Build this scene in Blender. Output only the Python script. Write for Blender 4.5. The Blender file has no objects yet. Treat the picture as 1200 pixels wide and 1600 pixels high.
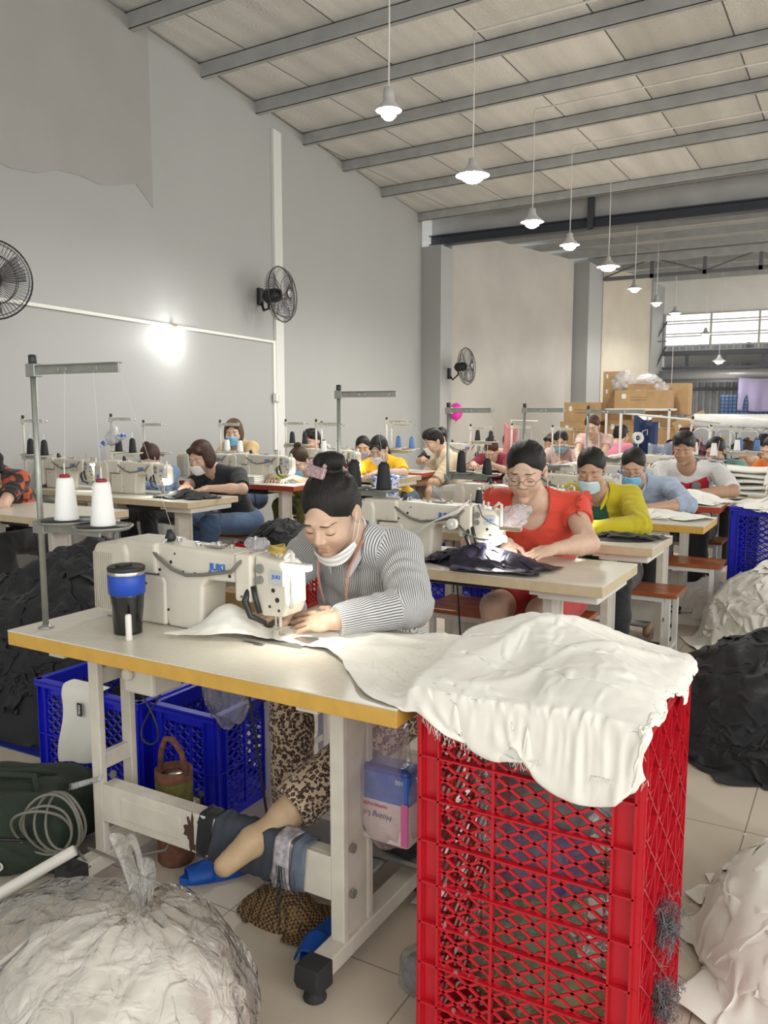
import bpy, math, random
import numpy as np
from mathutils import Vector, Matrix
R = math.radians
PI = math.pi
rng = np.random.default_rng(7)
random.seed(7)
SC = bpy.context.scene
COL = SC.collection
# ---------------------------------------------------------------- camera
cd = bpy.data.cameras.new('camera'); cam = bpy.data.objects.new('camera', cd); COL.objects.link(cam)
cd.sensor_fit = 'HORIZONTAL'; cd.sensor_width = 36.0; cd.lens = 39.0; cd.clip_start = 0.05; cd.clip_end = 200
cam.location = (0, 0, 1.40); cam.rotation_euler = (R(90 - 7.02), 0, R(30))
SC.camera = cam
# ---------------------------------------------------------------- view and world
SC.view_settings.view_transform = 'Standard'; SC.view_settings.look = 'None'
SC.view_settings.gamma = 1.0; SC.view_settings.use_curve_mapping = False
SC.view_settings.exposure = 0.45
W = bpy.data.worlds.new('world'); SC.world = W; W.use_nodes = True
wn = W.node_tree.nodes; wl = W.node_tree.links
bg = wn['Background']; bg.inputs[0].default_value = (0.985, 1.0, 0.98, 1); bg.inputs[1].default_value = 1.2
# daylight through the open side of the hall (right), plus an added rear fill : large soft area lights
def area(name, loc, rot, sx, sy, power, col=(1, 1, 1)):
    l = bpy.data.lights.new(name, 'AREA'); l.shape = 'RECTANGLE'; l.size = sx; l.size_y = sy; l.energy = power; l.color = col
    o = bpy.data.objects.new(name, l); COL.objects.link(o); o.location = loc; o.rotation_euler = rot
    return o
area('rear_side_fill', (6.2, 17.5, 2.9), (R(84), 0, R(90)), 9, 3.4, 330, (1.0, 0.99, 0.96))  # added unseen light that brightens the rear of the hall
area('doorway_daylight', (6.5, -1.5, 3.6), (R(62), 0, R(62)), 6, 3.5, 220, (1.0, 0.98, 0.95))
# ---------------------------------------------------------------- materials
MATS = {}
def mat(name, col, rough=0.6, metal=0.0, var=0.0, vscale=8.0, bump=0.0, bscale=60.0, spec=0.5, emit=None, estr=0.0,
        sheen=0.0, sub=0.0, attr=None, bdist=0.002):
    if name in MATS: return MATS[name]
    m = bpy.data.materials.new(name); m.use_nodes = True; nt = m.node_tree; n = nt.nodes; l = nt.links
    b = n['Principled BSDF']
    b.inputs['Base Color'].default_value = (*col, 1); b.inputs['Roughness'].default_value = rough
    b.inputs['Metallic'].default_value = metal; b.inputs['Specular IOR Level'].default_value = spec
    if sheen: b.inputs['Sheen Weight'].default_value = sheen
    if sub:
        b.inputs['Subsurface Weight'].default_value = sub; b.inputs['Subsurface Radius'].default_value = (0.012, 0.005, 0.003)
        b.inputs['Subsurface Scale'].default_value = 1.0
    if emit:
        b.inputs['Emission Color'].default_value = (*emit, 1); b.inputs['Emission Strength'].default_value = estr
    tc = n.new('ShaderNodeTexCoord')
    src = None
    if attr:
        a = n.new('ShaderNodeAttribute'); a.attribute_name = attr; src = a.outputs['Color']
        l.new(src, b.inputs['Base Color'])
    if var:
        t = n.new('ShaderNodeTexNoise'); t.inputs['Scale'].default_value = vscale; t.inputs['Detail'].default_value = 5
        l.new(tc.outputs['Object'], t.inputs['Vector'])
        mr = n.new('ShaderNodeMapRange'); mr.inputs['To Min'].default_value = 1 - var; mr.inputs['To Max'].default_value = 1 + var * .6
        mr.inputs['From Min'].default_value = .3; mr.inputs['From Max'].default_value = .7
        l.new(t.outputs['Fac'], mr.inputs['Value'])
        vm = n.new('ShaderNodeVectorMath'); vm.operation = 'SCALE'
        if src: l.new(src, vm.inputs[0])
        else: vm.inputs[0].default_value = col
        l.new(mr.outputs[0], vm.inputs['Scale']); l.new(vm.outputs[0], b.inputs['Base Color'])
    if bump:
        t = n.new('ShaderNodeTexNoise'); t.inputs['Scale'].default_value = bscale; t.inputs['Detail'].default_value = 4
        l.new(tc.outputs['Object'], t.inputs['Vector'])
        bp = n.new('ShaderNodeBump'); bp.inputs['Strength'].default_value = bump; bp.inputs['Distance'].default_value = bdist
        l.new(t.outputs['Fac'], bp.inputs['Height']); l.new(bp.outputs[0], b.inputs['Normal'])
    MATS[name] = m
    return m
def film(name, alpha=0.3, tint=(0.9, 0.9, 0.9), wr=26.0, gl=0.28, bd=0.006):
    """thin clear plastic sheet: see-through, a little milky, shiny wrinkles"""
    if name in MATS: return MATS[name]
    m = bpy.data.materials.new(name); m.use_nodes = True; nt = m.node_tree; n = nt.nodes; l = nt.links
    out = n['Material Output']; n.remove(n['Principled BSDF'])
    tr = n.new('ShaderNodeBsdfTransparent'); df = n.new('ShaderNodeBsdfDiffuse'); df.inputs[0].default_value = (*tint, 1)
    g = n.new('ShaderNodeBsdfGlossy'); g.inputs['Roughness'].default_value = .16
    m1 = n.new('ShaderNodeMixShader'); m1.inputs[0].default_value = alpha
    m2 = n.new('ShaderNodeMixShader'); lw = n.new('ShaderNodeLayerWeight'); lw.inputs[0].default_value = gl
    tc = n.new('ShaderNodeTexCoord'); t = n.new('ShaderNodeTexNoise'); t.inputs['Scale'].default_value = wr; t.inputs['Detail'].default_value = 3
    t.inputs['Distortion'].default_value = 1.4
    bp = n.new('ShaderNodeBump'); bp.inputs['Strength'].default_value = 1; bp.inputs['Distance'].default_value = bd
    l.new(tc.outputs['Object'], t.inputs['Vector']); l.new(t.outputs['Fac'], bp.inputs['Height'])
    for s in (df, g, lw): l.new(bp.outputs[0], s.inputs['Normal'])
    l.new(tr.outputs[0], m1.inputs[1]); l.new(df.outputs[0], m1.inputs[2])
    l.new(lw.outputs['Facing'], m2.inputs[0]); l.new(m1.outputs[0], m2.inputs[1]); l.new(g.outputs[0], m2.inputs[2])
    l.new(m2.outputs[0], out.inputs[0])
    MATS[name] = m
    return m
# ---------------------------------------------------------------- mesh helpers
def mkmesh(name, V, F, smooth=False):
    me = bpy.data.meshes.new(name); me.from_pydata([tuple(map(float, v)) for v in V], [], [tuple(map(int, f)) for f in F])
    if smooth: me.polygons.foreach_set('use_smooth', [True] * len(me.polygons))
    me.update(); return me
def fastmesh(name, V, Q, smooth=True):
    V = np.asarray(V, np.float32); Q = np.asarray(Q, np.int32)
    me = bpy.data.meshes.new(name); me.vertices.add(len(V)); me.vertices.foreach_set('co', V.ravel())
    k = Q.shape[1]; me.loops.add(Q.size); me.loops.foreach_set('vertex_index', Q.ravel())
    me.polygons.add(len(Q)); me.polygons.foreach_set('loop_start', np.arange(0, Q.size, k, dtype=np.int32))
    me.polygons.foreach_set('use_smooth', np.full(len(Q), smooth)); me.update(calc_edges=True); me.validate()
    return me
def fr(d):
    """frame whose third axis is d"""
    d = np.asarray(d, float); d = d / (np.linalg.norm(d) + 1e-9)
    a = np.array([0, 0, 1.]) if abs(d[2]) < .9 else np.array([1., 0, 0])
    x = np.cross(a, d); x /= np.linalg.norm(x); y = np.cross(d, x)
    return x, y, d
class MB:
    def __init__(s): s.V = []; s.F = []; s.M = []; s.mi = 0
    def add(s, V, F):
        o = len(s.V); s.V += [tuple(v) for v in V]; s.F += [tuple(i + o for i in f) for f in F]; s.M += [s.mi] * len(F); return s
    def box(s, lo, hi):
        x0, y0, z0 = lo; x1, y1, z1 = hi
        return s.add([(x0, y0, z0), (x1, y0, z0), (x1, y1, z0), (x0, y1, z0), (x0, y0, z1), (x1, y0, z1), (x1, y1, z1), (x0, y1, z1)],
                     [(0, 3, 2, 1), (4, 5, 6, 7), (0, 1, 5, 4), (1, 2, 6, 5), (2, 3, 7, 6), (3, 0, 4, 7)])
    def obox(s, c, size, rot=(0, 0, 0)):
        from mathutils import Euler
        m = Euler(rot).to_matrix(); o = len(s.V); h = [k / 2 for k in size]
        V = [Vector(c) + m @ Vector((a * h[0], b * h[1], d * h[2])) for a, b, d in
             ((-1, -1, -1), (1, -1, -1), (1, 1, -1), (-1, 1, -1), (-1, -1, 1), (1, -1, 1), (1, 1, 1), (-1, 1, 1))]
        return s.add(V, [(0, 3, 2, 1), (4, 5, 6, 7), (0, 1, 5, 4), (1, 2, 6, 5), (2, 3, 7, 6), (3, 0, 4, 7)])
    def bar(s, a, b, w, t, up=(0, 0, 1)):
        a = np.array(a, float); b = np.array(b, float); d = b - a; d /= np.linalg.norm(d)
        u = np.array(up, float); x = np.cross(d, u); x /= np.linalg.norm(x) + 1e-9; u = np.cross(x, d)
        V = [p + i * x * w / 2 + j * u * t / 2 for p in (a, b) for i, j in ((-1, -1), (1, -1), (1, 1), (-1, 1))]
        return s.add(V, [(3, 2, 1, 0), (4, 5, 6, 7), (0, 1, 5, 4), (1, 2, 6, 5), (2, 3, 7, 6), (3, 0, 4, 7)])
    def tube(s, pts, r, n=8, cap=True):
        pts = [np.array(p, float) for p in pts]; m = len(pts); rs = r if isinstance(r, (list, tuple, np.ndarray)) else [r] * m
        V = []; x = None
        for i, p in enumerate(pts):
            d = pts[min(i + 1, m - 1)] - pts[max(i - 1, 0)]
            if x is None: x, y, d = fr(d)
            else:
                d = d / (np.linalg.norm(d) + 1e-9); x = x - d * (x @ d); x /= np.linalg.norm(x) + 1e-9; y = np.cross(d, x)
            for k in range(n):
                a = 2 * PI * k / n; V.append(p + rs[i] * (math.cos(a) * x + math.sin(a) * y))
        F = [(i * n + k, i * n + (k + 1) % n, (i + 1) * n + (k + 1) % n, (i + 1) * n + k) for i in range(m - 1) for k in range(n)]
        if cap: F += [tuple(range(n - 1, -1, -1)), tuple((m - 1) * n + k for k in range(n))]
        return s.add(V, F)
    def cyl(s, a, b, r, n=16, r2=None): return s.tube([a, b], [r, r if r2 is None else r2], n)
    def lathe(s, prof, c=(0, 0, 0), n=24, axis=(0, 0, 1), cap=True):
        """prof: list of (radius, height) along axis"""
        x, y, d = fr(axis); c = np.array(c, float); V = []; m = len(prof)
        for r, h in prof:
            for k in range(n):
                a = 2 * PI * k / n; V.append(c + d * h + r * (math.cos(a) * x + math.sin(a) * y))
        F = [(i * n + k, i * n + (k + 1) % n, (i + 1) * n + (k + 1) % n, (i + 1) * n + k) for i in range(m - 1) for k in range(n)]
        if cap: F += [tuple(range(n - 1, -1, -1)), tuple((m - 1) * n + k for k in range(n))]
        return s.add(V, F)
    def prism(s, poly, a, b, ax=1):
        """2-d polygon extruded along axis ax from a to b"""
        n = len(poly)
        def P(p, t):
            q = list(p); q.insert(ax, t); return tuple(q)
        V = [P(p, a) for p in poly] + [P(p, b) for p in poly]
        F = [tuple(range(n)), tuple(range(2 * n - 1, n - 1, -1))] + [(i, i + n, (i + 1) % n + n, (i + 1) % n) for i in range(n)]
        return s.add(V, F)
    def ell(s, c, r, n=12, m=8, rot=None):
        V = [(0, 0, -1)]
        for i in range(1, m):
            t = -PI / 2 + PI * i / m
            for k in range(n):
                a = 2 * PI * k / n; V.append((math.cos(t) * math.cos(a), math.cos(t) * math.sin(a), math.sin(t)))
        V.append((0, 0, 1)); V = np.array(V) * np.array(r)
        if rot is not None: V = V @ np.array(rot).T
        V = V + np.array(c)
        F = [(0, 1 + (k + 1) % n, 1 + k) for k in range(n)]
        for i in range(m - 2):
            for k in range(n): F.append((1 + i * n + k, 1 + i * n + (k + 1) % n, 1 + (i + 1) * n + (k + 1) % n, 1 + (i + 1) * n + k))
        L = len(V) - 1; F += [(L, 1 + (m - 2) * n + k, 1 + (m - 2) * n + (k + 1) % n) for k in range(n)]
        return s.add(V, F)
    def build(s, name, m, parent=None, smooth=False, bev=0.0, seg=2, sub=0, solid=0):
        me = mkmesh(name, s.V, s.F, smooth)
        ms = m if isinstance(m, (list, tuple)) else [m]
        for k in ms: me.materials.append(k)
        if len(ms) > 1: me.polygons.foreach_set('material_index', s.M)
        return link(name, me, parent, bev, seg, sub, solid)
def link(name, me, parent=None, bev=0.0, seg=2, sub=0, solid=0):
    o = bpy.data.objects.new(name, me); COL.objects.link(o)
    if parent: o.parent = parent
    if solid:
        q = o.modifiers.new('t', 'SOLIDIFY'); q.thickness = solid; q.offset = 0
    if bev:
        q = o.modifiers.new('b', 'BEVEL'); q.width = bev; q.segments = seg; q.limit_method = 'ANGLE'; q.angle_limit = R(35)
    if sub:
        q = o.modifiers.new('s', 'SUBSURF'); q.levels = sub; q.render_levels = sub
    return o
def tag(o, label, cat, group=None, kind=None):
    if label: o['label'] = label
    if cat: o['category'] = cat
    if group: o['group'] = group
    if kind: o['kind'] = kind
    return o
def thing(name, label, cat, loc=(0, 0, 0), rotz=0, group=None):
    o = bpy.data.objects.new(name, None); COL.objects.link(o); o.location = loc; o.rotation_euler = (0, 0, rotz)
    o.empty_display_size = .05
    return tag(o, label, cat, group)
def struct(o): o['kind'] = 'structure'; return o
def dup(root, loc, rotz, label=None, group=None, skip=()):
    r = root.copy(); COL.objects.link(r); r.location = loc
    if rotz is not None: r.rotation_euler = (0, 0, rotz)
    if label: r['label'] = label
    if group: r['group'] = group
    for ch in list(root.children):
        if ch.name.split('.')[0] in skip: continue
        c = ch.copy(); COL.objects.link(c); c.parent = r
        for g in ch.children:
            d = g.copy(); COL.objects.link(d); d.parent = c
    return r
def text_mesh(name, s, size, m, parent, loc, rot, depth=0.0004, shear=0.0, xs=1.0, bold=0.0, align='CENTER', label=None):
    cu = bpy.data.curves.new(name, 'FONT'); cu.body = s; cu.size = size; cu.extrude = depth; cu.align_x = align; cu.align_y = 'CENTER'
    cu.shear = shear; cu.offset = bold
    t = bpy.data.objects.new('tmp', cu); COL.objects.link(t); dg = bpy.context.evaluated_depsgraph_get()
    me = bpy.data.meshes.new_from_object(t.evaluated_get(dg)); bpy.data.objects.remove(t)
    me.materials.clear(); me.materials.append(m)
    o = bpy.data.objects.new(name, me); COL.objects.link(o); o.parent = parent; o.location = loc; o.rotation_euler = rot; o.scale = (xs, 1, 1)
    if label: o['label'] = label
    return o
def vnoise(P, seed=0):
    """smooth value noise, P (...,3) -> (...) in -1..1"""
    P = np.asarray(P, float); i = np.floor(P).astype(np.int64); f = P - i; f = f * f * (3 - 2 * f)
    def h(a, b, c):
        n = (a * 374761393 + b * 668265263 + c * 2147483647 + seed * 974634777) & 0x7fffffff
        n = ((n ^ (n >> 13)) * 1274126177) & 0x7fffffff
        return ((n ^ (n >> 16)) & 0xffff) / 32767.5 - 1
    r = 0
    for a in (0, 1):
        for b in (0, 1):
            for c in (0, 1):
                w = (f[..., 0] if a else 1 - f[..., 0]) * (f[..., 1] if b else 1 - f[..., 1]) * (f[..., 2] if c else 1 - f[..., 2])
                r = r + w * h(i[..., 0] + a, i[..., 1] + b, i[..., 2] + c)
    return r
# common materials
M = dict(
    paint=mat('painted_cream_metal', (.62, .58, .50), .42, 0, .10, 14), white_metal=mat('white_enamel', (.72, .70, .65), .4, 0, .06),
    mach=mat('machine_enamel', (.66, .62, .53), .38, 0, .07, 9), machd=mat('machine_dark_grey', (.30, .29, .27), .5),  # machd is a plain dark grey
    steel=mat('bright_steel', (.62, .61, .58), .25, 1), dull=mat('dull_steel', (.34, .35, .32), .42, .7, .12, 30),
    black=mat('black_plastic', (.018, .018, .02), .45), rubber=mat('black_rubber', (.02, .02, .022), .75, bump=.3, bscale=200),
    amber=mat('amber_edge_band', (.58, .34, .065), .45, 0, .10, 20), beige=mat('beige_edge_band', (.56, .45, .29), .5, 0, .1, 20),
    rededge=mat('red_edge_band', (.40, .05, .02), .5, 0, .12, 20), lam=mat('cream_laminate', (.66, .615, .52), .32, 0, .05, 60, spec=.6),
    wood=mat('varnished_red_wood', (.36, .10, .03), .3, 0, .25, 12), logo=mat('blue_logo_ink', (.04, .17, .55), .4),
    redp=mat('red_plastic', (.50, .008, .02), .32, 0, .06), bluep=mat('blue_plastic', (.01, .015, .50), .34, 0, .05),
    cone_w=mat('white_thread', (.80, .80, .78), .8, bump=.5, bscale=150), cone_k=mat('black_thread', (.015, .016, .02), .7, bump=.5, bscale=150),
    cone_b=mat('blue_thread', (.10, .2, .45), .8), cone_r=mat('red_cone_tip', (.25, .01, .015), .4),
    blackcl=mat('black_fabric', (.0095, .010, .013), .7, 0, .35, 10, sheen=.06, bump=.3, bscale=90),
    whitecl=mat('off_white_cotton', (.82, .80, .73), .85, 0, .03, 5, bump=.15, bscale=500, sheen=.1),
    led=mat('lit_led', (1, 1, 1), .5, emit=(1, .97, .88), estr=24), card=mat('brown_cardboard', (.42, .27, .13), .8, 0, .12, 6),
    cable=mat('grey_cable', (.16, .155, .13), .5), wire=mat('white_wire', (.65, .63, .58), .5), thread=mat('thin_thread', (.55, .55, .52), .8),
)
# ================================================================= THE HALL
def wall_mat():
    m = bpy.data.materials.new('painted_plaster'); m.use_nodes = True; nt = m.node_tree; n = nt.nodes; l = nt.links; b = n['Principled BSDF']
    b.inputs['Roughness'].default_value = .55
    tc = n.new('ShaderNodeTexCoord')
    a = n.new('ShaderNodeTexNoise'); a.inputs['Scale'].default_value = .35; a.inputs['Detail'].default_value = 6; a.inputs['Roughness'].default_value = .55
    mp = n.new('ShaderNodeMapping'); mp.inputs['Scale'].default_value = (1, 1, .6)
    l.new(tc.outputs['Object'], mp.inputs[0]); l.new(mp.outputs[0], a.inputs['Vector'])
    r = n.new('ShaderNodeValToRGB'); r.color_ramp.elements[0].position = .3; r.color_ramp.elements[0].color = (.335, .335, .322, 1)
    r.color_ramp.elements[1].position = .7; r.color_ramp.elements[1].color = (.37, .372, .362, 1)
    l.new(a.outputs['Fac'], r.inputs[0]); l.new(r.outputs[0], b.inputs['Base Color'])
    t = n.new('ShaderNodeTexNoise'); t.inputs['Scale'].default_value = 120; bp = n.new('ShaderNodeBump'); bp.inputs['Strength'].default_value = .12; bp.inputs['Distance'].default_value = .003
    l.new(tc.outputs['Object'], t.inputs['Vector']); l.new(t.outputs['Fac'], bp.inputs['Height']); l.new(bp.outputs[0], b.inputs['Normal'])
    return m
WALL = wall_mat()
RAW = mat('raw_grey_render', (.43, .405, .365), .85, 0, .10, 1.2, bump=.25, bscale=60)
TRIM = mat('pale_trim_paint', (.62, .62, .59), .5)
def floor_mat():
    m = bpy.data.materials.new('beige_floor_tiles'); m.use_nodes = True; nt = m.node_tree; n = nt.nodes; l = nt.links; b = n['Principled BSDF']
    b.inputs['Roughness'].default_value = .28
    tc = n.new('ShaderNodeTexCoord'); mp = n.new('ShaderNodeMapping'); mp.inputs['Location'].default_value = (.27, .12, 0)
    br = n.new('ShaderNodeTexBrick'); br.offset = 0; br.inputs['Scale'].default_value = 1; br.inputs['Mortar Size'].default_value = .0022
    br.inputs['Brick Width'].default_value = .6; br.inputs['Row Height'].default_value = .6; br.inputs['Mortar Smooth'].default_value = .2
    br.inputs['Color1'].default_value = (.60, .53, .43, 1); br.inputs['Color2'].default_value = (.62, .545, .445, 1); br.inputs['Mortar'].default_value = (.24, .21, .17, 1)
    l.new(tc.outputs['Object'], mp.inputs[0]); l.new(mp.outputs[0], br.inputs['Vector'])
    a = n.new('ShaderNodeTexNoise'); a.inputs['Scale'].default_value = 3; a.inputs['Detail'].default_value = 8; l.new(tc.outputs['Object'], a.inputs['Vector'])
    mr = n.new('ShaderNodeMapRange'); mr.inputs['To Min'].default_value = .86; mr.inputs['To Max'].default_value = 1.1
    l.new(a.outputs['Fac'], mr.inputs['Value'])
    vm = n.new('ShaderNodeVectorMath'); vm.operation = 'SCALE'; l.new(br.outputs['Color'], vm.inputs[0]); l.new(mr.outputs[0], vm.inputs['Scale'])
    l.new(vm.outputs[0], b.inputs['Base Color'])
    rr = n.new('ShaderNodeMapRange'); rr.inputs['To Min'].default_value = .2; rr.inputs['To Max'].default_value = .42; l.new(a.outputs['Fac'], rr.inputs['Value']); l.new(rr.outputs[0], b.inputs['Roughness'])
    return m
H = 4.9                                   # roof height above the left wall
f = MB().box((-9, -4, -.1), (8, 26, 0)).build('floor', floor_mat()); struct(f)
# left wall in plan: skewed a little from the benches
WL = [(-4.15, -4.0), (-5.6, 3.55), (-6.38, 8.42), (-7.25, 13.95)]
def wallseg(name, a, b, z0=0, z1=H, th=.2, m=None, side=1):
    a = np.array(a, float); b = np.array(b, float); d = b - a; d /= np.linalg.norm(d); nrm = np.array([-d[1], d[0]]) * side
    P = [a, b, b + nrm * th, a + nrm * th]
    mb = MB(); V = [(*p, z0) for p in P] + [(*p, z1) for p in P]
    mb.add(V, [(0, 3, 2, 1), (4, 5, 6, 7), (0, 1, 5, 4), (1, 2, 6, 5), (2, 3, 7, 6), (3, 0, 4, 7)])
    return struct(mb.build(name, m or WALL))
wdir = np.array([-.1555, .9878]); wn0 = np.array([.9878, .1555])      # along the wall, and into the room
WB = np.array([-7.25, 13.95])
def wp(s, off=0, z=0):
    """point s metres before the far end of the left wall, off metres into the room"""
    q = WB - wdir * s + wn0 * off; return (float(q[0]), float(q[1]), z)
wallseg('wall_left', wp(19)[:2], wp(0)[:2])
# darker, earlier coat of paint high on the near part of the wall
pa = MB(); c0 = []
pts = [(0, 2.92), (0, H)]
n_ = 24
for i in range(n_ + 1):
    s = 8.05 + 6 * i / n_; zz = 3.46 - .13 * (s - 8.05) + .035 * math.sin(i * 1.7)
    if i == 0: zz = 3.30
    c0.append((s, zz))
V = []; 
for s, zz in c0: V += [wp(s, .004, zz), wp(s, .004, H)]
pa.add(V, [(2 * i, 2 * i + 1, 2 * i + 3, 2 * i + 2) for i in range(n_)])
o = struct(pa.build('wall_left_repainted_area', mat('older_grey_paint', (.31, .303, .285), .6, 0, .05, 2), solid=.006)); o.name = 'trim_8'
# pilaster strip, corner column
def wbox(name, s0, s1, z0, z1, d0, d1, m):
    mb = MB(); V = [wp(s0, d0, z0), wp(s1, d0, z0), wp(s1, d1, z0), wp(s0, d1, z0), wp(s0, d0, z1), wp(s1, d0, z1), wp(s1, d1, z1), wp(s0, d1, z1)]
    mb.add(V, [(0, 1, 2, 3), (7, 6, 5, 4), (4, 5, 1, 0), (5, 6, 2, 1), (6, 7, 3, 2), (7, 4, 0, 3)])
    return mb.build(name, m)
struct(wbox('trim_1', 5.70, 5.50, 0, 4.72, 0, .035, TRIM))
# second wall: from the corner column on, turned more towards the camera
c1 = (-7.25, 13.95)
struct(MB().box((-7.6, 13.95, 0), (-6.86, 14.45, 4.35)).build('trim_2', WALL))
wallseg('wall_left_rear', (-6.95, 14.6), (-5.95, 18.9), 0, 4.75, .2, RAW).name = 'wall_back_left'
wallseg('wall_left_end', (-5.60, 20.1), (-5.05, 22.6), 0, 4.75, .2, mat('warm_plaster', (.52, .47, .38), .7, 0, .08, 2)).name = 'wall_back_right'  # warmer, paler plaster than the left wall
struct(MB().box((-6.15, 19.0, 0), (-5.62, 20.1, 4.7)).build('trim_3', WALL))
struct(MB().box((-5.25, 22.6, 0), (-5.0, 24.0, 4.7)).build('trim_4', WALL))
# far gable: wall above, wall beside, louvred window, open roller-shutter door
GY = 24.0
fw = MB(); fw.box((-5.3, GY, 3.98), (6.5, GY + .2, 5.3)); fw.box((-5.3, GY, 0), (-4.98, GY + .2, 3.98)); fw.box((-.2, GY, 0), (6.5, GY + .2, 3.98))
struct(fw.build('wall_far', mat('window_lit_gable', (.72, .71, .67), .6, 0, .05, 2)))  # window light on the far wall is put into its lighter colour
wi = MB()
for k in range(5): wi.box((-4.98 + k * 1.19, GY - .04, 3.0), (-4.93 + k * 1.19, GY + .04, 3.98))
for z in (2.98, 3.10, 3.36, 3.43, 3.70, 3.77, 3.95): wi.box((-4.98, GY - .03, z), (-.2, GY + .03, z + .025))
struct(wi.build('window_1', mat('louvre_steel', (.45, .43, .40), .5)))
lv = MB()
for k in range(3): lv.obox((-2.6, GY + .02, 3.18 + .27 * k), (4.7, .03, .006), (R(10), 0, 0))
o = lv.build('louvre_blades', mat('frosted_louvre_glass', (.85, .86, .84), .3)); o.parent = bpy.data.objects['window_1']
gl = mat('grey_steelwork', (.10, .105, .12), .55, .3)
dk = MB(); dk.box((-5.0, GY - .05, 2.86), (-.2, GY + .15, 2.98))
for k in range(6): dk.box((-4.4 + k * .95, GY + .02, 2.5), (-4.32 + k * .95, GY + .1, 2.88))
dk.box((-5.0, GY - .02, 2.48), (-.2, GY + .12, 2.56)); struct(dk.build('trim_5', gl))
# roller shutter (rolled up) on two brackets
t = thing('roller_shutter', 'rolled-up grey steel shutter above the far doorway', 'shutter', (-2.6, GY - .25, 2.32))
MB().lathe([(.11, -2.45), (.13, -2.44), (.13, 2.44), (.11, 2.45)], (0, 0, 0), 24, (1, 0, 0)).build('shutter_roll', mat('galvanised_shutter', (.34, .34, .35), .4, .5), t, True)
MB().box((-2.5, -.02, -.2), (2.45, .02, -.1)).build('bottom_rail', gl, t)
for s in (-1, 1): MB().box((s * 2.48 - .03, -.16, -.18), (s * 2.48 + .03, .16, .18)).build('bracket', gl, t, bev=.01)
# yard behind the doorway : corrugated fence with rails, tarps
t = thing('corrugated_fence', 'grey corrugated metal fence seen through the far doorway', 'fence', (-2.5, 26.2, 0))
cg = MB(); nx = 170; V = []
for i in range(nx): V += [(-4 + 8 * i / nx, .03 * (1 if (i // 2) % 2 else -1), 0), (-4 + 8 * i / nx, .03 * (1 if (i // 2) % 2 else -1), 3.3)]
cg.add(V, [(2 * i, 2 * i + 1, 2 * i + 3, 2 * i + 2) for i in range(nx - 1)])
cg.build('corrugated_panel', mat('weathered_zinc', (.36, .365, .38), .5, .4, .2, 3), t, solid=.01)
for z in (.9, 1.95, 2.9): MB().box((-4, -.14, z), (4, -.06, z + .09)).build('rail', gl, t)
for x in (-3.2, -.6, 2.2): MB().box((x, -.2, 0), (x + .1, -.1, 3.3)).build('post', gl, t)
struct(MB().add([(-7, 24.3, 2.95), (6, 24.3, 2.95), (6, 27, 2.6), (-7, 27, 2.6)], [(0, 1, 2, 3)]).build('trim_6', mat('canopy_sheet', (.32, .33, .34), .5, .3), solid=.03))
def sheet(name, label, cat, P, m, group=None, amp=.03, fx=9, n=24, k=14, solid=.004):
    """hanging cloth between two top points, P = (a, b, drop)"""
    a, b, drop = P; a = np.array(a, float); b = np.array(b, float); d = b - a; L = np.linalg.norm(d); d /= L; nr = np.array([d[1], -d[0], 0])
    V = []; F = []
    for j in range(k + 1):
        for i in range(n + 1):
            u = i / n; v = j / k; V.append(a + d * L * u + nr * amp * (math.sin(u * fx * 2 + v) * (.4 + v)) + np.array([0, 0, -drop * v - .03 * math.sin(u * PI) * 1]))
    for j in range(k):
        for i in range(n): q = j * (n + 1) + i; F.append((q, q + 1, q + n + 2, q + n + 1))
    o = link(name, mkmesh(name, V, F, True), None, solid=solid); o.data.materials.append(m); return tag(o, label, cat, group)
def check_mat():
    m = bpy.data.materials.new('blue_check_cloth'); m.use_nodes = True; nt = m.node_tree; n = nt.nodes; l = nt.links; b = n['Principled BSDF']
    b.inputs['Roughness'].default_value = .8; tc = n.new('ShaderNodeTexCoord'); br = n.new('ShaderNodeTexBrick'); br.offset = 0
    mp = n.new('ShaderNodeMapping'); mp.inputs['Rotation'].default_value = (R(90), 0, 0); l.new(tc.outputs['Object'], mp.inputs[0]); l.new(mp.outputs[0], br.inputs['Vector'])
    br.inputs['Scale'].default_value = 1; br.inputs['Brick Width'].default_value = .09; br.inputs['Row Height'].default_value = .09; br.inputs['Mortar Size'].default_value = .013
    br.inputs['Color1'].default_value = (.05, .10, .20, 1); br.inputs['Color2'].default_value = (.04, .08, .17, 1); br.inputs['Mortar'].default_value = (.012, .022, .05, 1)
    l.new(br.outputs['Color'], b.inputs['Base Color']); return m
sheet('hanging_cloth', 'dark blue checked cloth hung across the far doorway', 'cloth', ((-3.35, 23.3, 1.78), (-1.9, 23.9, 1.85), .85), check_mat())
sheet('hanging_cloth', 'pale lilac sheet hanging high at the right of the far doorway', 'cloth', ((-2.95, 23.5, 2.22), (-1.9, 23.6, 2.22), .85), mat('lilac_cloth', (.24, .21, .33), .8))
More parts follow.
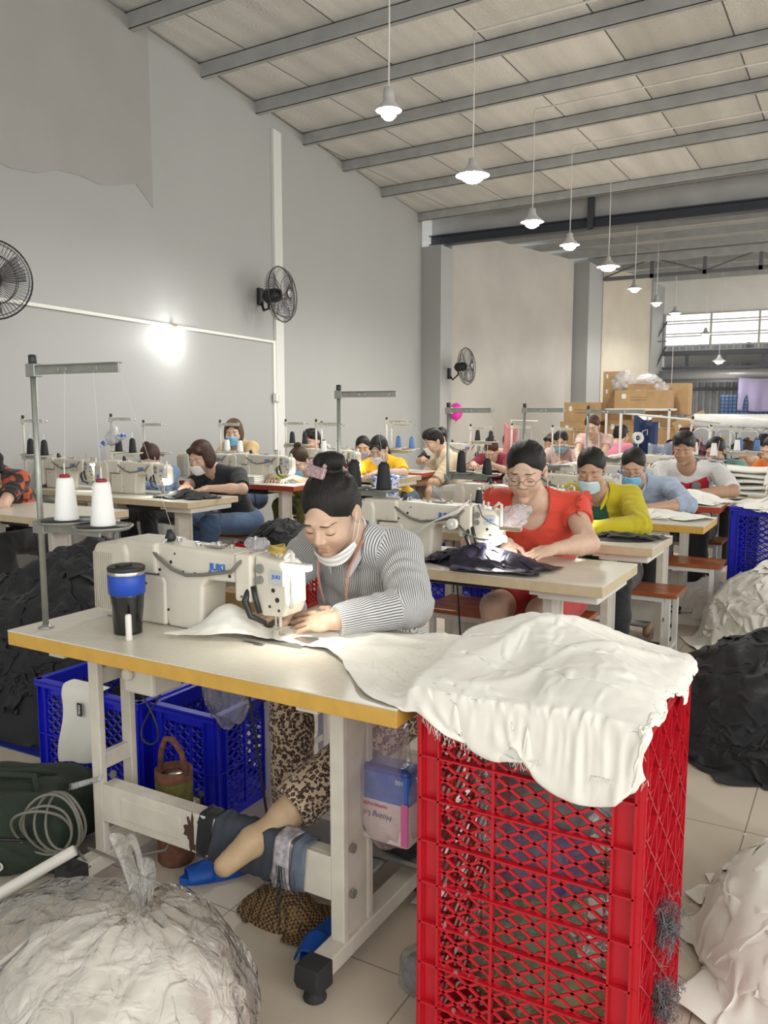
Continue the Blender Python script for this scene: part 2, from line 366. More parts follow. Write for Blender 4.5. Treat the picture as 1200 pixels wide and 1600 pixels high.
# ---- roof: foil-faced panels on purlins
def foil():
    m = bpy.data.materials.new('foil_roof_insulation'); m.use_nodes = True; nt = m.node_tree; n = nt.nodes; l = nt.links; b = n['Principled BSDF']
    b.inputs['Metallic'].default_value = .45; b.inputs['Roughness'].default_value = .5; b.inputs['Base Color'].default_value = (.5, .5, .48, 1)
    tc = n.new('ShaderNodeTexCoord'); br = n.new('ShaderNodeTexBrick'); br.offset = 0; br.inputs['Scale'].default_value = 1
    br.inputs['Brick Width'].default_value = 1.05; br.inputs['Row Height'].default_value = 40; br.inputs['Mortar Size'].default_value = .008
    br.inputs['Color1'].default_value = (.68, .67, .64, 1); br.inputs['Color2'].default_value = (.86, .85, .82, 1); br.inputs['Mortar'].default_value = (.12, .12, .12, 1)
    mp = n.new('ShaderNodeMapping'); mp.inputs['Location'].default_value = (.3, 20, 0); l.new(tc.outputs['Object'], mp.inputs[0]); l.new(mp.outputs[0], br.inputs['Vector'])
    a = n.new('ShaderNodeTexNoise'); a.inputs['Scale'].default_value = 1.0; a.inputs['Detail'].default_value = 3
    mp2 = n.new('ShaderNodeMapping'); mp2.inputs['Scale'].default_value = (3.2, .15, 1); l.new(tc.outputs['Object'], mp2.inputs[0]); l.new(mp2.outputs[0], a.inputs['Vector'])
    mr = n.new('ShaderNodeMapRange'); mr.inputs['To Min'].default_value = .62; mr.inputs['To Max'].default_value = 1.3; l.new(a.outputs['Fac'], mr.inputs['Value'])
    vm = n.new('ShaderNodeVectorMath'); vm.operation = 'SCALE'; l.new(br.outputs['Color'], vm.inputs[0]); l.new(mr.outputs[0], vm.inputs['Scale']); l.new(vm.outputs[0], b.inputs['Base Color'])
    vo = n.new('ShaderNodeTexVoronoi'); vo.inputs['Scale'].default_value = 42; bp = n.new('ShaderNodeBump'); bp.inputs['Strength'].default_value = .7; bp.inputs['Distance'].default_value = .009
    l.new(tc.outputs['Object'], vo.inputs['Vector']); l.new(vo.outputs['Distance'], bp.inputs['Height']); l.new(bp.outputs[0], b.inputs['Normal'])
    return m
def rz(x): return 4.93 + .019 * (x + 6.5)
ce = MB(); ce.add([(-9, -4, rz(-9)), (8, -4, rz(8)), (8, 14.35, rz(8)), (-9, 14.35, rz(-9))], [(0, 1, 2, 3)]); struct(ce.build('ceiling', foil(), solid=.02))
ce = MB(); ce.add([(-9, 14.35, 4.93), (8, 14.35, 5.1), (8, 24.2, 5.1), (-9, 24.2, 4.93)], [(0, 1, 2, 3)])
struct(ce.build('ceiling_rear', mat('rear_roof_sheet', (.36, .36, .35), .6, .2, .1, 2), solid=.02))
PUR = mat('galvanised_purlin', (.42, .43, .43), .42, .35, .14, 5)
pys = [-2, -.8, .4, 1.55, 2.6, 3.6, 4.65, 5.75, 6.9, 8.0, 9.2, 10.45, 11.95, 13.75]
for i, y in enumerate(pys):
    x0 = -7.25 - (y - 13.95) * -.1574 - .1
    x0 = WB[0] + (WB[1] - y) * .1574 - .05
    p = MB(); z0, z1 = rz(x0) - .16, rz(7.5) - .16
    def ch(a, b, c, d): p.add([(x0, a, z0 + c), (7.5, a, z1 + c), (7.5, b, z1 + c), (x0, b, z0 + c), (x0, a, z0 + d), (7.5, a, z1 + d), (7.5, b, z1 + d), (x0, b, z0 + d)],
                             [(0, 3, 2, 1), (4, 5, 6, 7), (0, 1, 5, 4), (1, 2, 6, 5), (2, 3, 7, 6), (3, 0, 4, 7)])
    ch(y - .03, y + .03, 0, .008); ch(y - .03, y - .024, 0, .15); ch(y - .03, y + .03, .142, .15); ch(y + .024, y + .03, 0, .022)
    struct(p.build('trim_%d' % (20 + i), PUR))
for i in range(8):
    y = 15.3 + i * 1.12; struct(MB().box((-7.6, y - .03, 4.74), (7.5, y + .03, 4.89)).build('trim_%d' % (40 + i), PUR))
BEAM = mat('dark_grey_steel_beam', (.055, .06, .075), .5, .3)
b = MB(); b.box((-7.3, 14.32, 4.44), (7.5, 14.52, 4.46)); b.box((-7.3, 14.41, 4.46), (7.5, 14.43, 4.60)); b.box((-7.3, 14.32, 4.60), (7.5, 14.52, 4.62))
for x in (-4.3, 0.6): b.box((x, 14.30, 4.44), (x + .1, 14.40, 4.95))
struct(b.build('trim_9', BEAM))
struct(MB().box((-7.3, 14.45, 4.62), (7.5, 14.55, 5.2)).build('wall_lintel', mat('lintel_render', (.42, .42, .42), .8, 0, .14, 2)))
tb = MB(); tz = 4.42
tb.box((-6.0, 20.1, tz), (7, 20.2, tz + .08)); tb.box((-6.0, 20.1, tz + .42), (7, 20.2, tz + .50))
for i in range(11):
    x = -5.65 + i * 1.15; tb.box((x - .04, 20.1, tz), (x + .04, 20.2, tz + .5))
    tb.bar((x + .04 if i % 2 == 0 else x + 1.11, 20.15, tz + .08), (x + 1.11 if i % 2 == 0 else x + .04, 20.15, tz + .42), .03, .03)
struct(tb.build('trim_10', mat('truss_grey_steel', (.16, .165, .175), .5, .3)))
struct(MB().box((-7.3, -4, 4.80), (-7.2, -3.9, 4.81)).build('trim_11', PUR)) if False else None
# steel braces by the far wall
br_ = MB(); 
for a, c in (((-5.05, 23.2, 0), (-5.05, 23.2, 3.2)), ((-5.05, 23.2, 3.2), (-4.9, 23.9, 3.75)), ((-5.05, 23.2, 3.2), (-4.9, 23.9, 3.25)), ((-5.05, 23.2, 2.4), (-4.9, 23.9, 3.1)), ((-5.05, 23.2, 2.4), (-4.9, 23.9, 2.2))): br_.bar(a, c, .035, .035)
struct(br_.build('trim_12', gl))
# ---- hanging lamps
LAMPM = mat('lamp_shade_grey', (.55, .55, .55), .4, .3); GLOW = mat('glowing_bulb', (1, 1, 1), .4, emit=(1, .98, .94), estr=30)
CON = mat('white_conduit', (.72, .70, .66), .5)
def lamp(name, x, y, z, r, label, top=None, side=True, bulb=45):
    t = thing(name, label, 'lamp', (x, y, z), 0, 'pendant lamps in a row down the hall')
    MB().lathe([(.02, .16), (.035, .155), (.045, .10), (r * .42, .065), (r * .97, .0), (r, -.006), (r * .95, -.002), (r * .4, .055), (.02, .09)], n=28).build('lamp_shade', LAMPM, t, True)
    MB().lathe([(.005, .05), (r * .35, .04), (r * .62, .0), (r * .55, -.04), (r * .3, -.065), (.004, -.072)], n=20).build('bulb', GLOW, t, True)
    tz_ = (top if top else rz(x) - .1) - z
    MB().tube([(0, 0, .15), (0.004, 0, tz_ * .5), (0, 0, tz_)], .006, 6).build('cord', CON, t, True)
    if side: MB().tube([(0, 0, tz_), (.02, -.01, tz_ + .02), (7 - x if x < 7 else .1, -.01, tz_ + .02 + .019 * (7 - x))], .011, 6).build('conduit', CON, t, True)
    if bulb:
        l = bpy.data.lights.new('lamp_light', 'SPOT'); l.spot_size = R(168); l.spot_blend = .6; l.energy = bulb * 2.6; l.shadow_soft_size = .07; l.color = (1, .98, .93)
        o = bpy.data.objects.new('lamp_light', l); COL.objects.link(o); o.parent = t; o.location = (0, 0, -.14)
    return t
lamp('pendant_lamp', -3.21, 5.63, 3.60, .10, 'nearest pendant lamp, small shade, hanging on a cord that leaves the picture top', None, False)
lamp('pendant_lamp', -3.41, 7.60, 3.62, .17, 'second pendant lamp, largest bright cone shade in the row')
lamp('pendant_lamp', -3.62, 9.82, 3.63, .145, 'third pendant lamp, small bright disc above the dark beam')
lamp('pendant_lamp', -3.65, 11.37, 3.62, .14, 'fourth pendant lamp, just in front of the dark beam')
lamp('pendant_lamp', -3.71, 13.55, 3.65, .19, 'fifth pendant lamp, broad lit cone just beyond the dark beam', 4.972, False)
lamp('pendant_lamp', -3.89, 16.05, 3.63, .13, 'sixth pendant lamp, grey cone in front of the pale rear wall', 4.972, False, 25)
lamp('pendant_lamp', -4.02, 18.5, 3.64, .13, 'seventh pendant lamp, grey cone left of the louvred window', 4.972, False, 25)
lamp('pendant_lamp', -4.02, 20.5, 3.62, .15, 'eighth pendant lamp, at the top left corner of the louvred window', 4.972, False, 25)
lamp('pendant_lamp', -3.62, 22.3, 3.26, .15, 'small pendant lamp hanging in front of the louvred window', 4.972, False, 0)
lamp('pendant_lamp', -3.35, 22.8, 2.62, .17, 'low pendant lamp in front of the rolled shutter', 4.972, False, 20)
lamp('pendant_lamp', -4.45, 22.6, 1.55, .12, 'lowest lamp, a bright point in front of the corrugated fence', 4.972, False, 20)
# ---- wall fans
FANM = mat('fan_black_metal', (.02, .02, .024), .4, .3)
def fan(loc, r, mount, label, nrm):
    t = thing('wall_fan', label, 'fan', loc, 0, None); n = np.array(nrm, float); n /= np.linalg.norm(n); x, y, n = fr(n)
    def P(a, rr, h): return x * rr * math.cos(a) + y * rr * math.sin(a) + n * h
    g = MB()
    for k in range(60):
        a = 2 * PI * k / 60; g.tube([P(a, r * .16, .10), P(a + .10, r * .6, .095), P(a + .16, r * .95, .04), P(a + .17, r, 0)], .0016, 4, False)
        g.tube([P(a, r, 0), P(a, r * .9, -.07), P(a, r * .3, -.12)], .0016, 4, False)
    for rr, h, w in ((r, 0, .006), (r * .62, .094, .003), (r * .16, .10, .006), (r * .65, -.095, .003), (r*.9,.055,.003)):
        g.tube([P(2 * PI * k / 40, rr, h) for k in range(41)], w, 6, False)
    g.build('guard', FANM, t)
    b = MB()
    for k in range(3):
        a0 = 2 * PI * k / 3 + .4; V = []
        for i in range(7):
            for j in range(5):
                rr = r * (.12 + .74 * i / 6); a = a0 + (j / 4 - .5) * (1.15 - .35 * i / 6); V.append(P(a, rr, .02 + .035 * (j / 4 - .5) * 2))
        b.add(V, [(i * 5 + j, i * 5 + j + 1, (i + 1) * 5 + j + 1, (i + 1) * 5 + j) for i in range(6) for j in range(4)])
    b.build('blades', film('fan_blade_smoke', .42, (.06, .06, .07), 3, .15, .0001), t, True, solid=.003)
    MB().lathe([(.0, .11), (r * .15, .108), (r * .17, .09)], (0, 0, 0), 20, n).build('hub_badge', mat('fan_hub_silver', (.35, .35, .36), .4, .5), t, True)
    MB().lathe([(.02, .0), (.07, -.03), (.085, -.08), (.08, -.2), (.03, -.24)], (0, 0, 0), 20, n).build('motor', FANM, t, True)
    m = np.array(mount) - np.array(loc); s = n * -.17
    MB().tube([s, s + np.array([0, 0, -.14]), m * .6 + s * .4 + np.array([0, 0, -.16]), m + np.array([0, 0, -.03])], .016, 8).build('arm', FANM, t, True)
    w = np.array([wn0[0], wn0[1], 0]); MB().bar(m + np.array([0, 0, -.1]), m + np.array([0, 0, .1]), .1, .05, w).build('wall_bracket', FANM, t, bev=.01)
    return t

fan((-5.29, 3.74, 2.29), .27, wp(10.1, .02, 2.32), 'black wall fan cut off by the left picture edge', (.85, -.5, -.12))
fan((-5.95, 7.94, 2.72), .315, wp(6.05, .02, 2.72), 'black wall fan in the middle, beside the white pilaster strip', (.985, .16, .06))
fan((-6.44, 14.2, 2.19), .34, (-6.84, 14.3, 2.07), 'small black wall fan furthest down the hall', (.99, .06, .06))
t = thing('wall_conduit', 'white cable duct running along the left wall at fan height', 'conduit', wp(9, 0, 2.22))
L0 = np.array(wp(9, 0, 2.22))
c = MB(); c.bar(np.array(wp(14, .012, 2.22)) - L0, np.array(wp(5.74, .012, 2.22)) - L0, .025, .03); c.bar(np.array(wp(5.72, .012, 2.235)) - L0, np.array(wp(5.72, .012, 0.9)) - L0, .05, .025, (1, 0, 0))
c.build('duct', CON, t, bev=.003)
t = thing('wall_switch', 'white switch box on the pilaster strip', 'switch', wp(5.72, .03, 1.55))
MB().obox((0.01, 0, 0), (.05, .11, .1), (0, 0, R(9))).build('box', mat('ivory_switch', (.66, .65, .6), .4), t, bev=.006)
g = MB(); g.obox((.037, -.02, 0), (.006, .025, .05), (0, 0, R(9))); g.obox((.037, .02, 0), (.006, .025, .05), (0, 0, R(9))); g.build('switch_rocker', CON, t)
w = wp(7.81, 0, 2.17)
t = thing('wall_bulb', 'bare bright bulb in a holder on the left wall', 'lamp', w)
MB().tube([(0, 0, .06), (.06, 0, .05), (.09, 0, .01)], .02, 10).build('bulb_holder', mat('peach_holder', (.5, .35, .25), .5), t, True)
MB().ell((.10, 0, -.05), (.045, .045, .06), 16, 12).build('bulb', GLOW, t, True)
l = bpy.data.lights.new('bulb_light', 'POINT'); l.energy = 5; l.shadow_soft_size = .06; l.color = (.97, 1, .97); o = bpy.data.objects.new('bulb_light', l); COL.objects.link(o); o.parent = t; o.location = (.22, 0, -.08)
t = thing('balloon', 'bright pink balloon half hidden behind the corner column', 'balloon', (-6.80, 14.6, 1.36))
MB().ell((.06, -.2, 0), (.13, .13, .165), 20, 14).build('balloon_skin', mat('pink_balloon', (.75, .04, .38), .2), t, True)
MB().cyl((.06, -.2, -.16), (.06, -.2, -.19), .012, 8, .02).build('knot', MATS['pink_balloon'], t)
# ================================================================= WORKSTATIONS
def make_table(loc, w, d, edge, label, top=None, h=.78, leg=None, group='sewing tables', motor=True, tray=False, cutout=True):
    """loc = front left corner on the floor"""
    t = thing('sewing_table', label, 'table', loc, 0, group); leg = leg or M['paint']; th = .042
    MB().box((0, 0, h - .004), (w, d, h)).build('laminate_sheet', top or M['lam'], t)
    MB().box((0, 0, h - th), (w, d, h - .0045)).build('edge_band', edge, t, bev=.002)
    lx = (.165, w - .25)
    for k, x in enumerate(lx):
        p = MB(); y0 = .15; y1 = .29
        p.box((x - .02, y0, .06), (x + .02, y0 + .022, h - th)); p.box((x - .02, y1 - .022, .06), (x + .02, y1, h - th)); p.box((x - .012, y0 + .02, .06), (x + .012, y1 - .02, h - th)) if k else [p.box((x - .012, y0 + .02, zz), (x + .012, y1 - .02, zz + .05)) for zz in (.09, .34, .60)]
        p.build('upright', leg, t, bev=.003)
        MB().box((x - .028, .07, .045), (x + .028, d + .03, .09)).build('foot', leg, t, bev=.004)
        for y in (.05, d + .04):
            q = MB(); q.prism([(y - .03, .035), (y + .03, .03), (y + .03, .095), (y - .035, .098), (y - .042, .06)], x - .033, x + .033, 0); q.lathe([(.026, 0), (.03, .006), (.024, .02), (.014, .036)], (x, y, 0), 14)
            q.build('rubber_foot', M['rubber'], t, bev=.004)
        for z in (.20, .32): MB().cyl((x + .02, .19, z), (x + .026, .19, z), .012, 10).build('bolt', M['dull'], t)
        MB().box((x - .03, .03, h - th - .02), (x + .03, d - .04, h - th)).build('top_bracket', leg, t)
    MB().box((lx[0] + .02, .15, .19), (lx[1] - .02, .165, .305)).box((lx[0] + .02, .165, .29), (lx[1] - .02, .2, .305)).box((lx[0] + .02, .165, .19), (lx[1] - .02, .2, .205)).box((lx[0] + .10, .1475, .215), (lx[0] + .33, .151, .28)).box((lx[0] + .38, .1475, .215), (lx[1] - .42, .151, .28)).build('crossbar', leg, t, bev=.003)
    if motor:
        m = MB(); m.box((lx[0] + .07, .2, h - .2), (lx[0] + .19, .32, h - th - .01)); m.cyl((lx[0] + .1, .18, h - .14), (lx[0] + .1, .2, h - .14), .02, 12); m.cyl((lx[0] + .15, .18, h - .1), (lx[0] + .15, .2, h - .1), .014, 12)
        m.build('control_box', M['mach'], t, bev=.01)
        MB().tube([(lx[0] + .12 + .05 * math.sin(a * 2.2), .22 + .02 * a, h - .2 - .17 * math.sin(a)) for a in np.linspace(0, PI, 16)], .0028, 6).build('hanging_cable', M['black'], t, True)
        o = MB(); o.box((.42, .22, h - .11), (.80, .42, h - th - .005)); o.build('oil_pan', M['black'], t, bev=.02)
        MB().box((.55, d - .12, .10), (.95, d + .06, .115)).build('pedal', mat('cast_grey', (.35, .35, .34), .5, .5, bump=.6, bscale=80), t, bev=.006)
        MB().cyl((.56, d - .09, .11), (.54, .38, h - .1), .004, 8).build('pedal_rod', M['black'], t)
    if tray: MB().box((w - .26, .06, h - .082), (w - .03, d - .04, h - th)).build('drawer', M['white_metal'], t, bev=.006)
    return t
# ---- the lockstitch machine, origin under the needle on the table top, arm running to -X
def make_machine(label):
    t = thing('sewing_machine', label, 'sewing machine', (0, 0, 0), 0, 'lockstitch sewing machines')
    mm = M['mach']
    MB().box((-.62, -.05, .0), (.10, .085, .004)).build('bed_plate', mat('polished_bed', (.5, .5, .48), .2, .8, .1, 30), t, bev=.002)
    b = MB(); b.prism([(-.365, 0), (-.235, 0), (-.228, .13), (-.215, .150), (-.11, .152), (-.11, .232), (-.40, .240), (-.40, .1)], -.052, .052, 1)
    b.build('arm', mm, t, bev=.011, seg=3)
    b = MB(); b.prism([(-.485, .003), (-.368, .003), (-.366, .13), (-.375, .145), (-.485, .145)], -.058, .06, 1); b.build('lower_housing', mm, t, bev=.008, seg=3)
    b = MB(); b.prism([(-.615, .012), (-.50, .02), (-.495, .2), (-.505, .232), (-.54, .236), (-.63, .225), (-.643, .2), (-.64, .07)], -.075, .08, 1)
    b.build('motor_cover', mm, t, bev=.013, seg=3)
    b = MB(); b.box((-.555, -.066, .150), (-.39, .07, .243)); b.build('motor_lid', mm, t, bev=.012, seg=3)
    r = MB()
    for k in range(10): r.box((-.636 + k * .0085, -.0775, .03), (-.632 + k * .0085, -.074, .2))
    for k in range(14): r.box((-.6455, -.06 + k * .0095, .05), (-.6405, -.056 + k * .0095, .2))
    r.build('vent_ribs', mat('rib_cream', (.56, .52, .44), .5), t)
    b = MB(); b.box((-.11, -.058, .105), (-.052, .055, .236)); b.build('arm_end_block', mm, t, bev=.009, seg=3)
    b = MB(); b.prism([(-.05, .235), (.035, .222), (.058, .200), (.060, .11), (.045, .075), (-.028, .070), (-.05, .10)], -.045, .042, 1); b.build('head', mm, t, bev=.009, seg=3)
    b = MB(); b.box((.001, -.0475, .16), (.046, -.0455, .2)); b.build('name_plate', mat('name_plate_silver', (.6, .61, .63), .35, .4), t)
    k = MB()
    for x, z, r_ in ((-.345, .19, .005), (-.385, .165, .004), (-.30, .165, .004), (-.255, .165, .004), (-.33, .215, .003), (-.13, .17, .005), (-.085, .12, .003), (.012, .145, .006), (.025, .12, .007), (.03, .092, .004), (.0, .1, .004), (-.36, .05, .004), (-.44, .12, .004)):
        y = -.0462 if x > -.05 else (-.0592 if x < -.366 or (-.11 < x < -.05) else -.0532)
        MB().cyl((x, y, z), (x, y + .003, z), r_, 10).build('screw', M['black'], t)
    k = MB()
    for x, y, h_ in ((-.36, 0, .02), (-.30, .01, .012), (-.27, -.015, .012), (-.24, .01, .014), (-.21, 0, .02), (-.175, .015, .012), (-.08, 0, .045), (-.03, .01, .02), (.0, -.01, .018)):
        MB().cyl((x, y, .232), (x, y, .232 + h_), .004 if h_ > .03 else .007, 8).build('thread_post', M['steel'], t)
    k.box((-.25, -.02, .238), (-.19, .015, .244)); k.build('top_plate', M['steel'], t)
    k = MB(); k.lathe([(.013, 0), (.017, .01), (.012, .02), (.01, .032), (.0, .034)], (-.385, -.01, .242), 12); k.build('oil_cap', M['black'], t, True)
    n = MB(); n.cyl((0, 0, .07), (0, 0, .035), .005, 10); n.cyl((0, 0, .035), (0, 0, .004), .0014, 6); n.cyl((-.014, .0, .09), (-.014, 0, .03), .004, 8)
    n.box((-.02, -.006, .024), (.004, .006, .036)); n.box((-.022, -.006, .006), (.002, .018, .010)); n.box((-.018, -.004, .008), (-.008, .004, .026)); n.box((-.005, -.03, .012), (-.002, -.0, .03))
    n.build('needle_assembly', M['steel'], t)
    l = MB(); l.tube([(-.065, -.05, .14), (-.07, -.062, .11), (-.055, -.06, .07), (-.02, -.035, .05)], [.009, .010, .008, .006], 8); l.tube([(-.052, -.05, .15), (-.04, -.055, .12), (-.03, -.05, .08)], .007, 8)
    l.build('knee_lever_linkage', M['black'], t, True)
    l = MB(); l.cyl((-.03, -.046, .2), (-.03, -.052, .2), .013, 14); l.cyl((-.03, -.046, .17), (-.03, -.056, .17), .011, 14); l.build('tension_discs', M['dull'], t)
    c = MB(); c.tube([(-.41, -.06, .22), (-.38, -.064, .2), (-.33, -.064, .172), (-.28, -.062, .160), (-.22, -.06, .166), (-.17, -.062, .176), (-.115, -.064, .186), (-.09, -.064, .21), (-.07, -.03, .235)], .0052, 8)
    c.build('cable', M['cable'], t, True)
    c = MB(); c.tube([(-.38, -.03, .25), (-.40, -.06, .22), (-.425, -.063, .19), (-.44, -.064, .16)], .003, 6); c.build('white_wire', M['wire'], t, True)
    l = MB(); l.tube([(.02, -.01, .225), (.05, -.02, .25), (.066, -.03, .245), (.068, -.032, .16), (.060, -.032, .1)], .006, 8); l.build('lamp_stem', M['white_metal'], t, True)
    return t
def machine_light(parent, x0=.062, x1=.115, z=.225, y=-.03, power=1.4, col=(1, .97, .85)):
    MB().box((x0 - .01, y - .010, z + .006), (x1 + .004, y + .008, z + .012)).build('lamp_housing', M['white_metal'], parent, bev=.003)
    MB().box((x0 - .004, y - .012, z - .006), (x1, y + .010, z + .006)).build('lamp_strip', M['led'], parent, bev=.002)
    l = bpy.data.lights.new('machine_lamp_light', 'AREA'); l.shape = 'RECTANGLE'; l.size = .05; l.size_y = .016; l.energy = power; l.color = col
    o = bpy.data.objects.new('machine_lamp_light', l); COL.objects.link(o); o.parent = parent; o.location = ((x0 + x1) / 2, y, z - .009); o.rotation_euler = (0, R(25), 0)
def logos(parent, big=True):
    text_mesh('logo', 'JUKI', .026, M['logo'], parent, (-.172, -.0540, .190), (R(90), 0, 0), bold=.0012, xs=1.15)
    text_mesh('logo', 'JUKI', .013, M['logo'], parent, (.024, -.0478, .182), (R(90), 0, 0), bold=.0005, xs=1.1)
# ---- thread stand
def make_stand(label, h=.76, arm=.29, loc=(0, 0, 0), m=None, tz=.325, group='thread stands'):
    t = thing('thread_stand', label, 'thread stand', loc, 0, group); m = m or M['dull']
    MB().cyl((0, 0, 0), (0, 0, h), .0085, 12).build('pole', m, t, True)
    MB().lathe([(.02, 0), (.022, .003), (.012, .006), (.01, .01)], (0, 0, 0), 16).build('base_flange', m, t, True)
    MB().lathe([(.0095, h - .018), (.011, h - .016), (.011, h + .006), (.007, h + .008), (0, h + .008)], (0, 0, 0), 12).build('end_cap', M['black'], t, True)
    a = MB(); z = h - .035; a.box((-.014, -.014, z - .018), (.022, .014, z + .018)); a.box((.02, -.003, z - .012), (arm, .003, z + .014)); a.box((.02, -.012, z + .011), (arm, .012, z + .014))
    a.build('guide_arm', m, t, bev=.002)
    for x in (.11, .14, .26): MB().cyl((x, -.006, z), (x, .006, z), .006, 8).build('thread_guide', M['steel'], t)
    a = MB(); z = tz; a.box((-.016, -.016, z - .05), (.03, .016, z - .015)); a.box((.02, -.004, z - .045), (.24, .004, z - .018)); a.box((.02, -.014, z - .02), (.24, .014, z - .017))
    a.build('tray_bracket', m, t, bev=.003)
    for x, dz in ((.085, 0), (.235, -.006)):
        d = MB(); d.lathe([(.0, z - .016 + dz), (.068, z - .014 + dz), (.078, z - .006 + dz), (.078, z - .003 + dz), (.07, z - .008 + dz), (0, z - .008 + dz)], (x, -.01, 0), 28, cap=False); o = d.build('spool_tray', M['white_metal'] if m != M['dull'] else m, t, True)
        e = MB(); e.lathe([(.066, z - .0075 + dz), (.066, z - .003 + dz), (.0, z - .002 + dz)], (x, -.01, 0), 28); e.build('tray_pad', M['black'], o, True)
        MB().cyl((x, -.01, z + dz), (x, -.01, z + .15 + dz), .002, 6).build('spindle', M['steel'], o)
    return t
def make_cone(label, m, loc, r=.035, h=.12, tip=None, group=None, r2=None):
    t = thing('thread_cone', label, 'thread cone', loc, 0, group); r2 = r2 or r * .68
    MB().lathe([(r * .9, 0), (r, .004), (r * .98, .01), (r2 * 1.03, h - .008), (r2 * .9, h)], (0, 0, 0), 24).build('wound_thread', m, t, True)
    MB().lathe([(r2 * .62, h), (r2 * .66, h + .006), (r2 * .55, h + .009), (r2 * .3, h + .008), (r2 * .3, h + .002)], (0, 0, 0), 16).build('cone_tip', tip or M['black'], t, True)
    return t
def threads(label, pts, parent=None):
    o = MB()
    for p in pts: o.tube(p, .0006, 4)
    q = o.build('sewing_thread', M['thread'], parent)
    return tag(q, label, 'thread') if not parent else q
# ---- stools and benches
def make_bench(label, loc, w, d, h, rot=0, slats=4, m=None, group='wooden slat benches'):
    t = thing('slat_bench', label, 'bench', loc, rot, group)
    for k in range(slats):
        y = -d / 2 + d * k / slats; MB().box((-w / 2, y + .003, h - .022), (w / 2, y + d / slats - .003, h)).build('seat_slat', m or M['wood'], t, bev=.003)
    for sx in (-1, 1):
        for sy in (-1, 1):
            x = sx * (w / 2 - .05); y = sy * (d / 2 - .03); MB().box((x - .014, y - .014, .0), (x + .014, y + .014, h - .022)).build('leg', M['white_metal'], t, bev=.002)
        MB().box((sx * (w / 2 - .05) - .01, -d / 2 + .03, .1), (sx * (w / 2 - .05) + .01, d / 2 - .03, .125)).build('leg_rail', M['white_metal'], t)
    MB().box((-w / 2 + .05, -d / 2 + .02, h - .05), (w / 2 - .05, -d / 2 + .04, h - .022)).build('seat_rail', M['white_metal'], t)
    MB().box((-w / 2 + .05, d / 2 - .04, h - .05), (w / 2 - .05, d / 2 - .02, h - .022)).build('seat_rail', M['white_metal'], t)
    return t
# ---- plastic crates
def lattice(P, w, h, a, b, t, mb, sx=.05, sz=.035, bw=.007):
    """diamond lattice of bars between (a..) in panel coords; P(u,v,n)->world"""
    def bar(u0, v0, u1, v1):
        d = np.array([u1 - u0, v1 - v0]); L = np.linalg.norm(d)
        if L < .01: return
        d /= L; n = np.array([-d[1], d[0]]) * bw / 2
        q = [(u0 + n[0], v0 + n[1]), (u1 + n[0], v1 + n[1]), (u1 - n[0], v1 - n[1]), (u0 - n[0], v0 - n[1])]
        mb.add([P(*k, -t / 2) for k in q] + [P(*k, t / 2) for k in q], [(0, 1, 2, 3), (7, 6, 5, 4), (0, 4, 5, 1), (1, 5, 6, 2), (2, 6, 7, 3), (3, 7, 4, 0)])
    sl = sz / sx
    for sgn in (1, -1):
        k0 = -int(h / sz) - 2; k1 = int((w * sl + h) / sz) + 3
        for k in range(k0, k1):
            # line v = sgn*sl*u + c
            c = k * sz if sgn < 0 else k * sz - w * sl
            us = [0, w]
            for v in (0, h): us.append((v - c) / (sgn * sl))
            us = sorted(u for u in us if -1e-6 <= u <= w + 1e-6 and -1e-6 <= sgn * sl * u + c <= h + 1e-6)
            if len(us) >= 2: bar(us[0] + a, sgn * sl * us[0] + c + b, us[-1] + a, sgn * sl * us[-1] + c + b)
def panel_fn(o, ux, nx):
    o = np.array(o, float); ux = np.array(ux, float); nx = np.array(nx, float)
    return lambda u, v, n: tuple(o + ux * u + np.array([0, 0, v]) + nx * n)
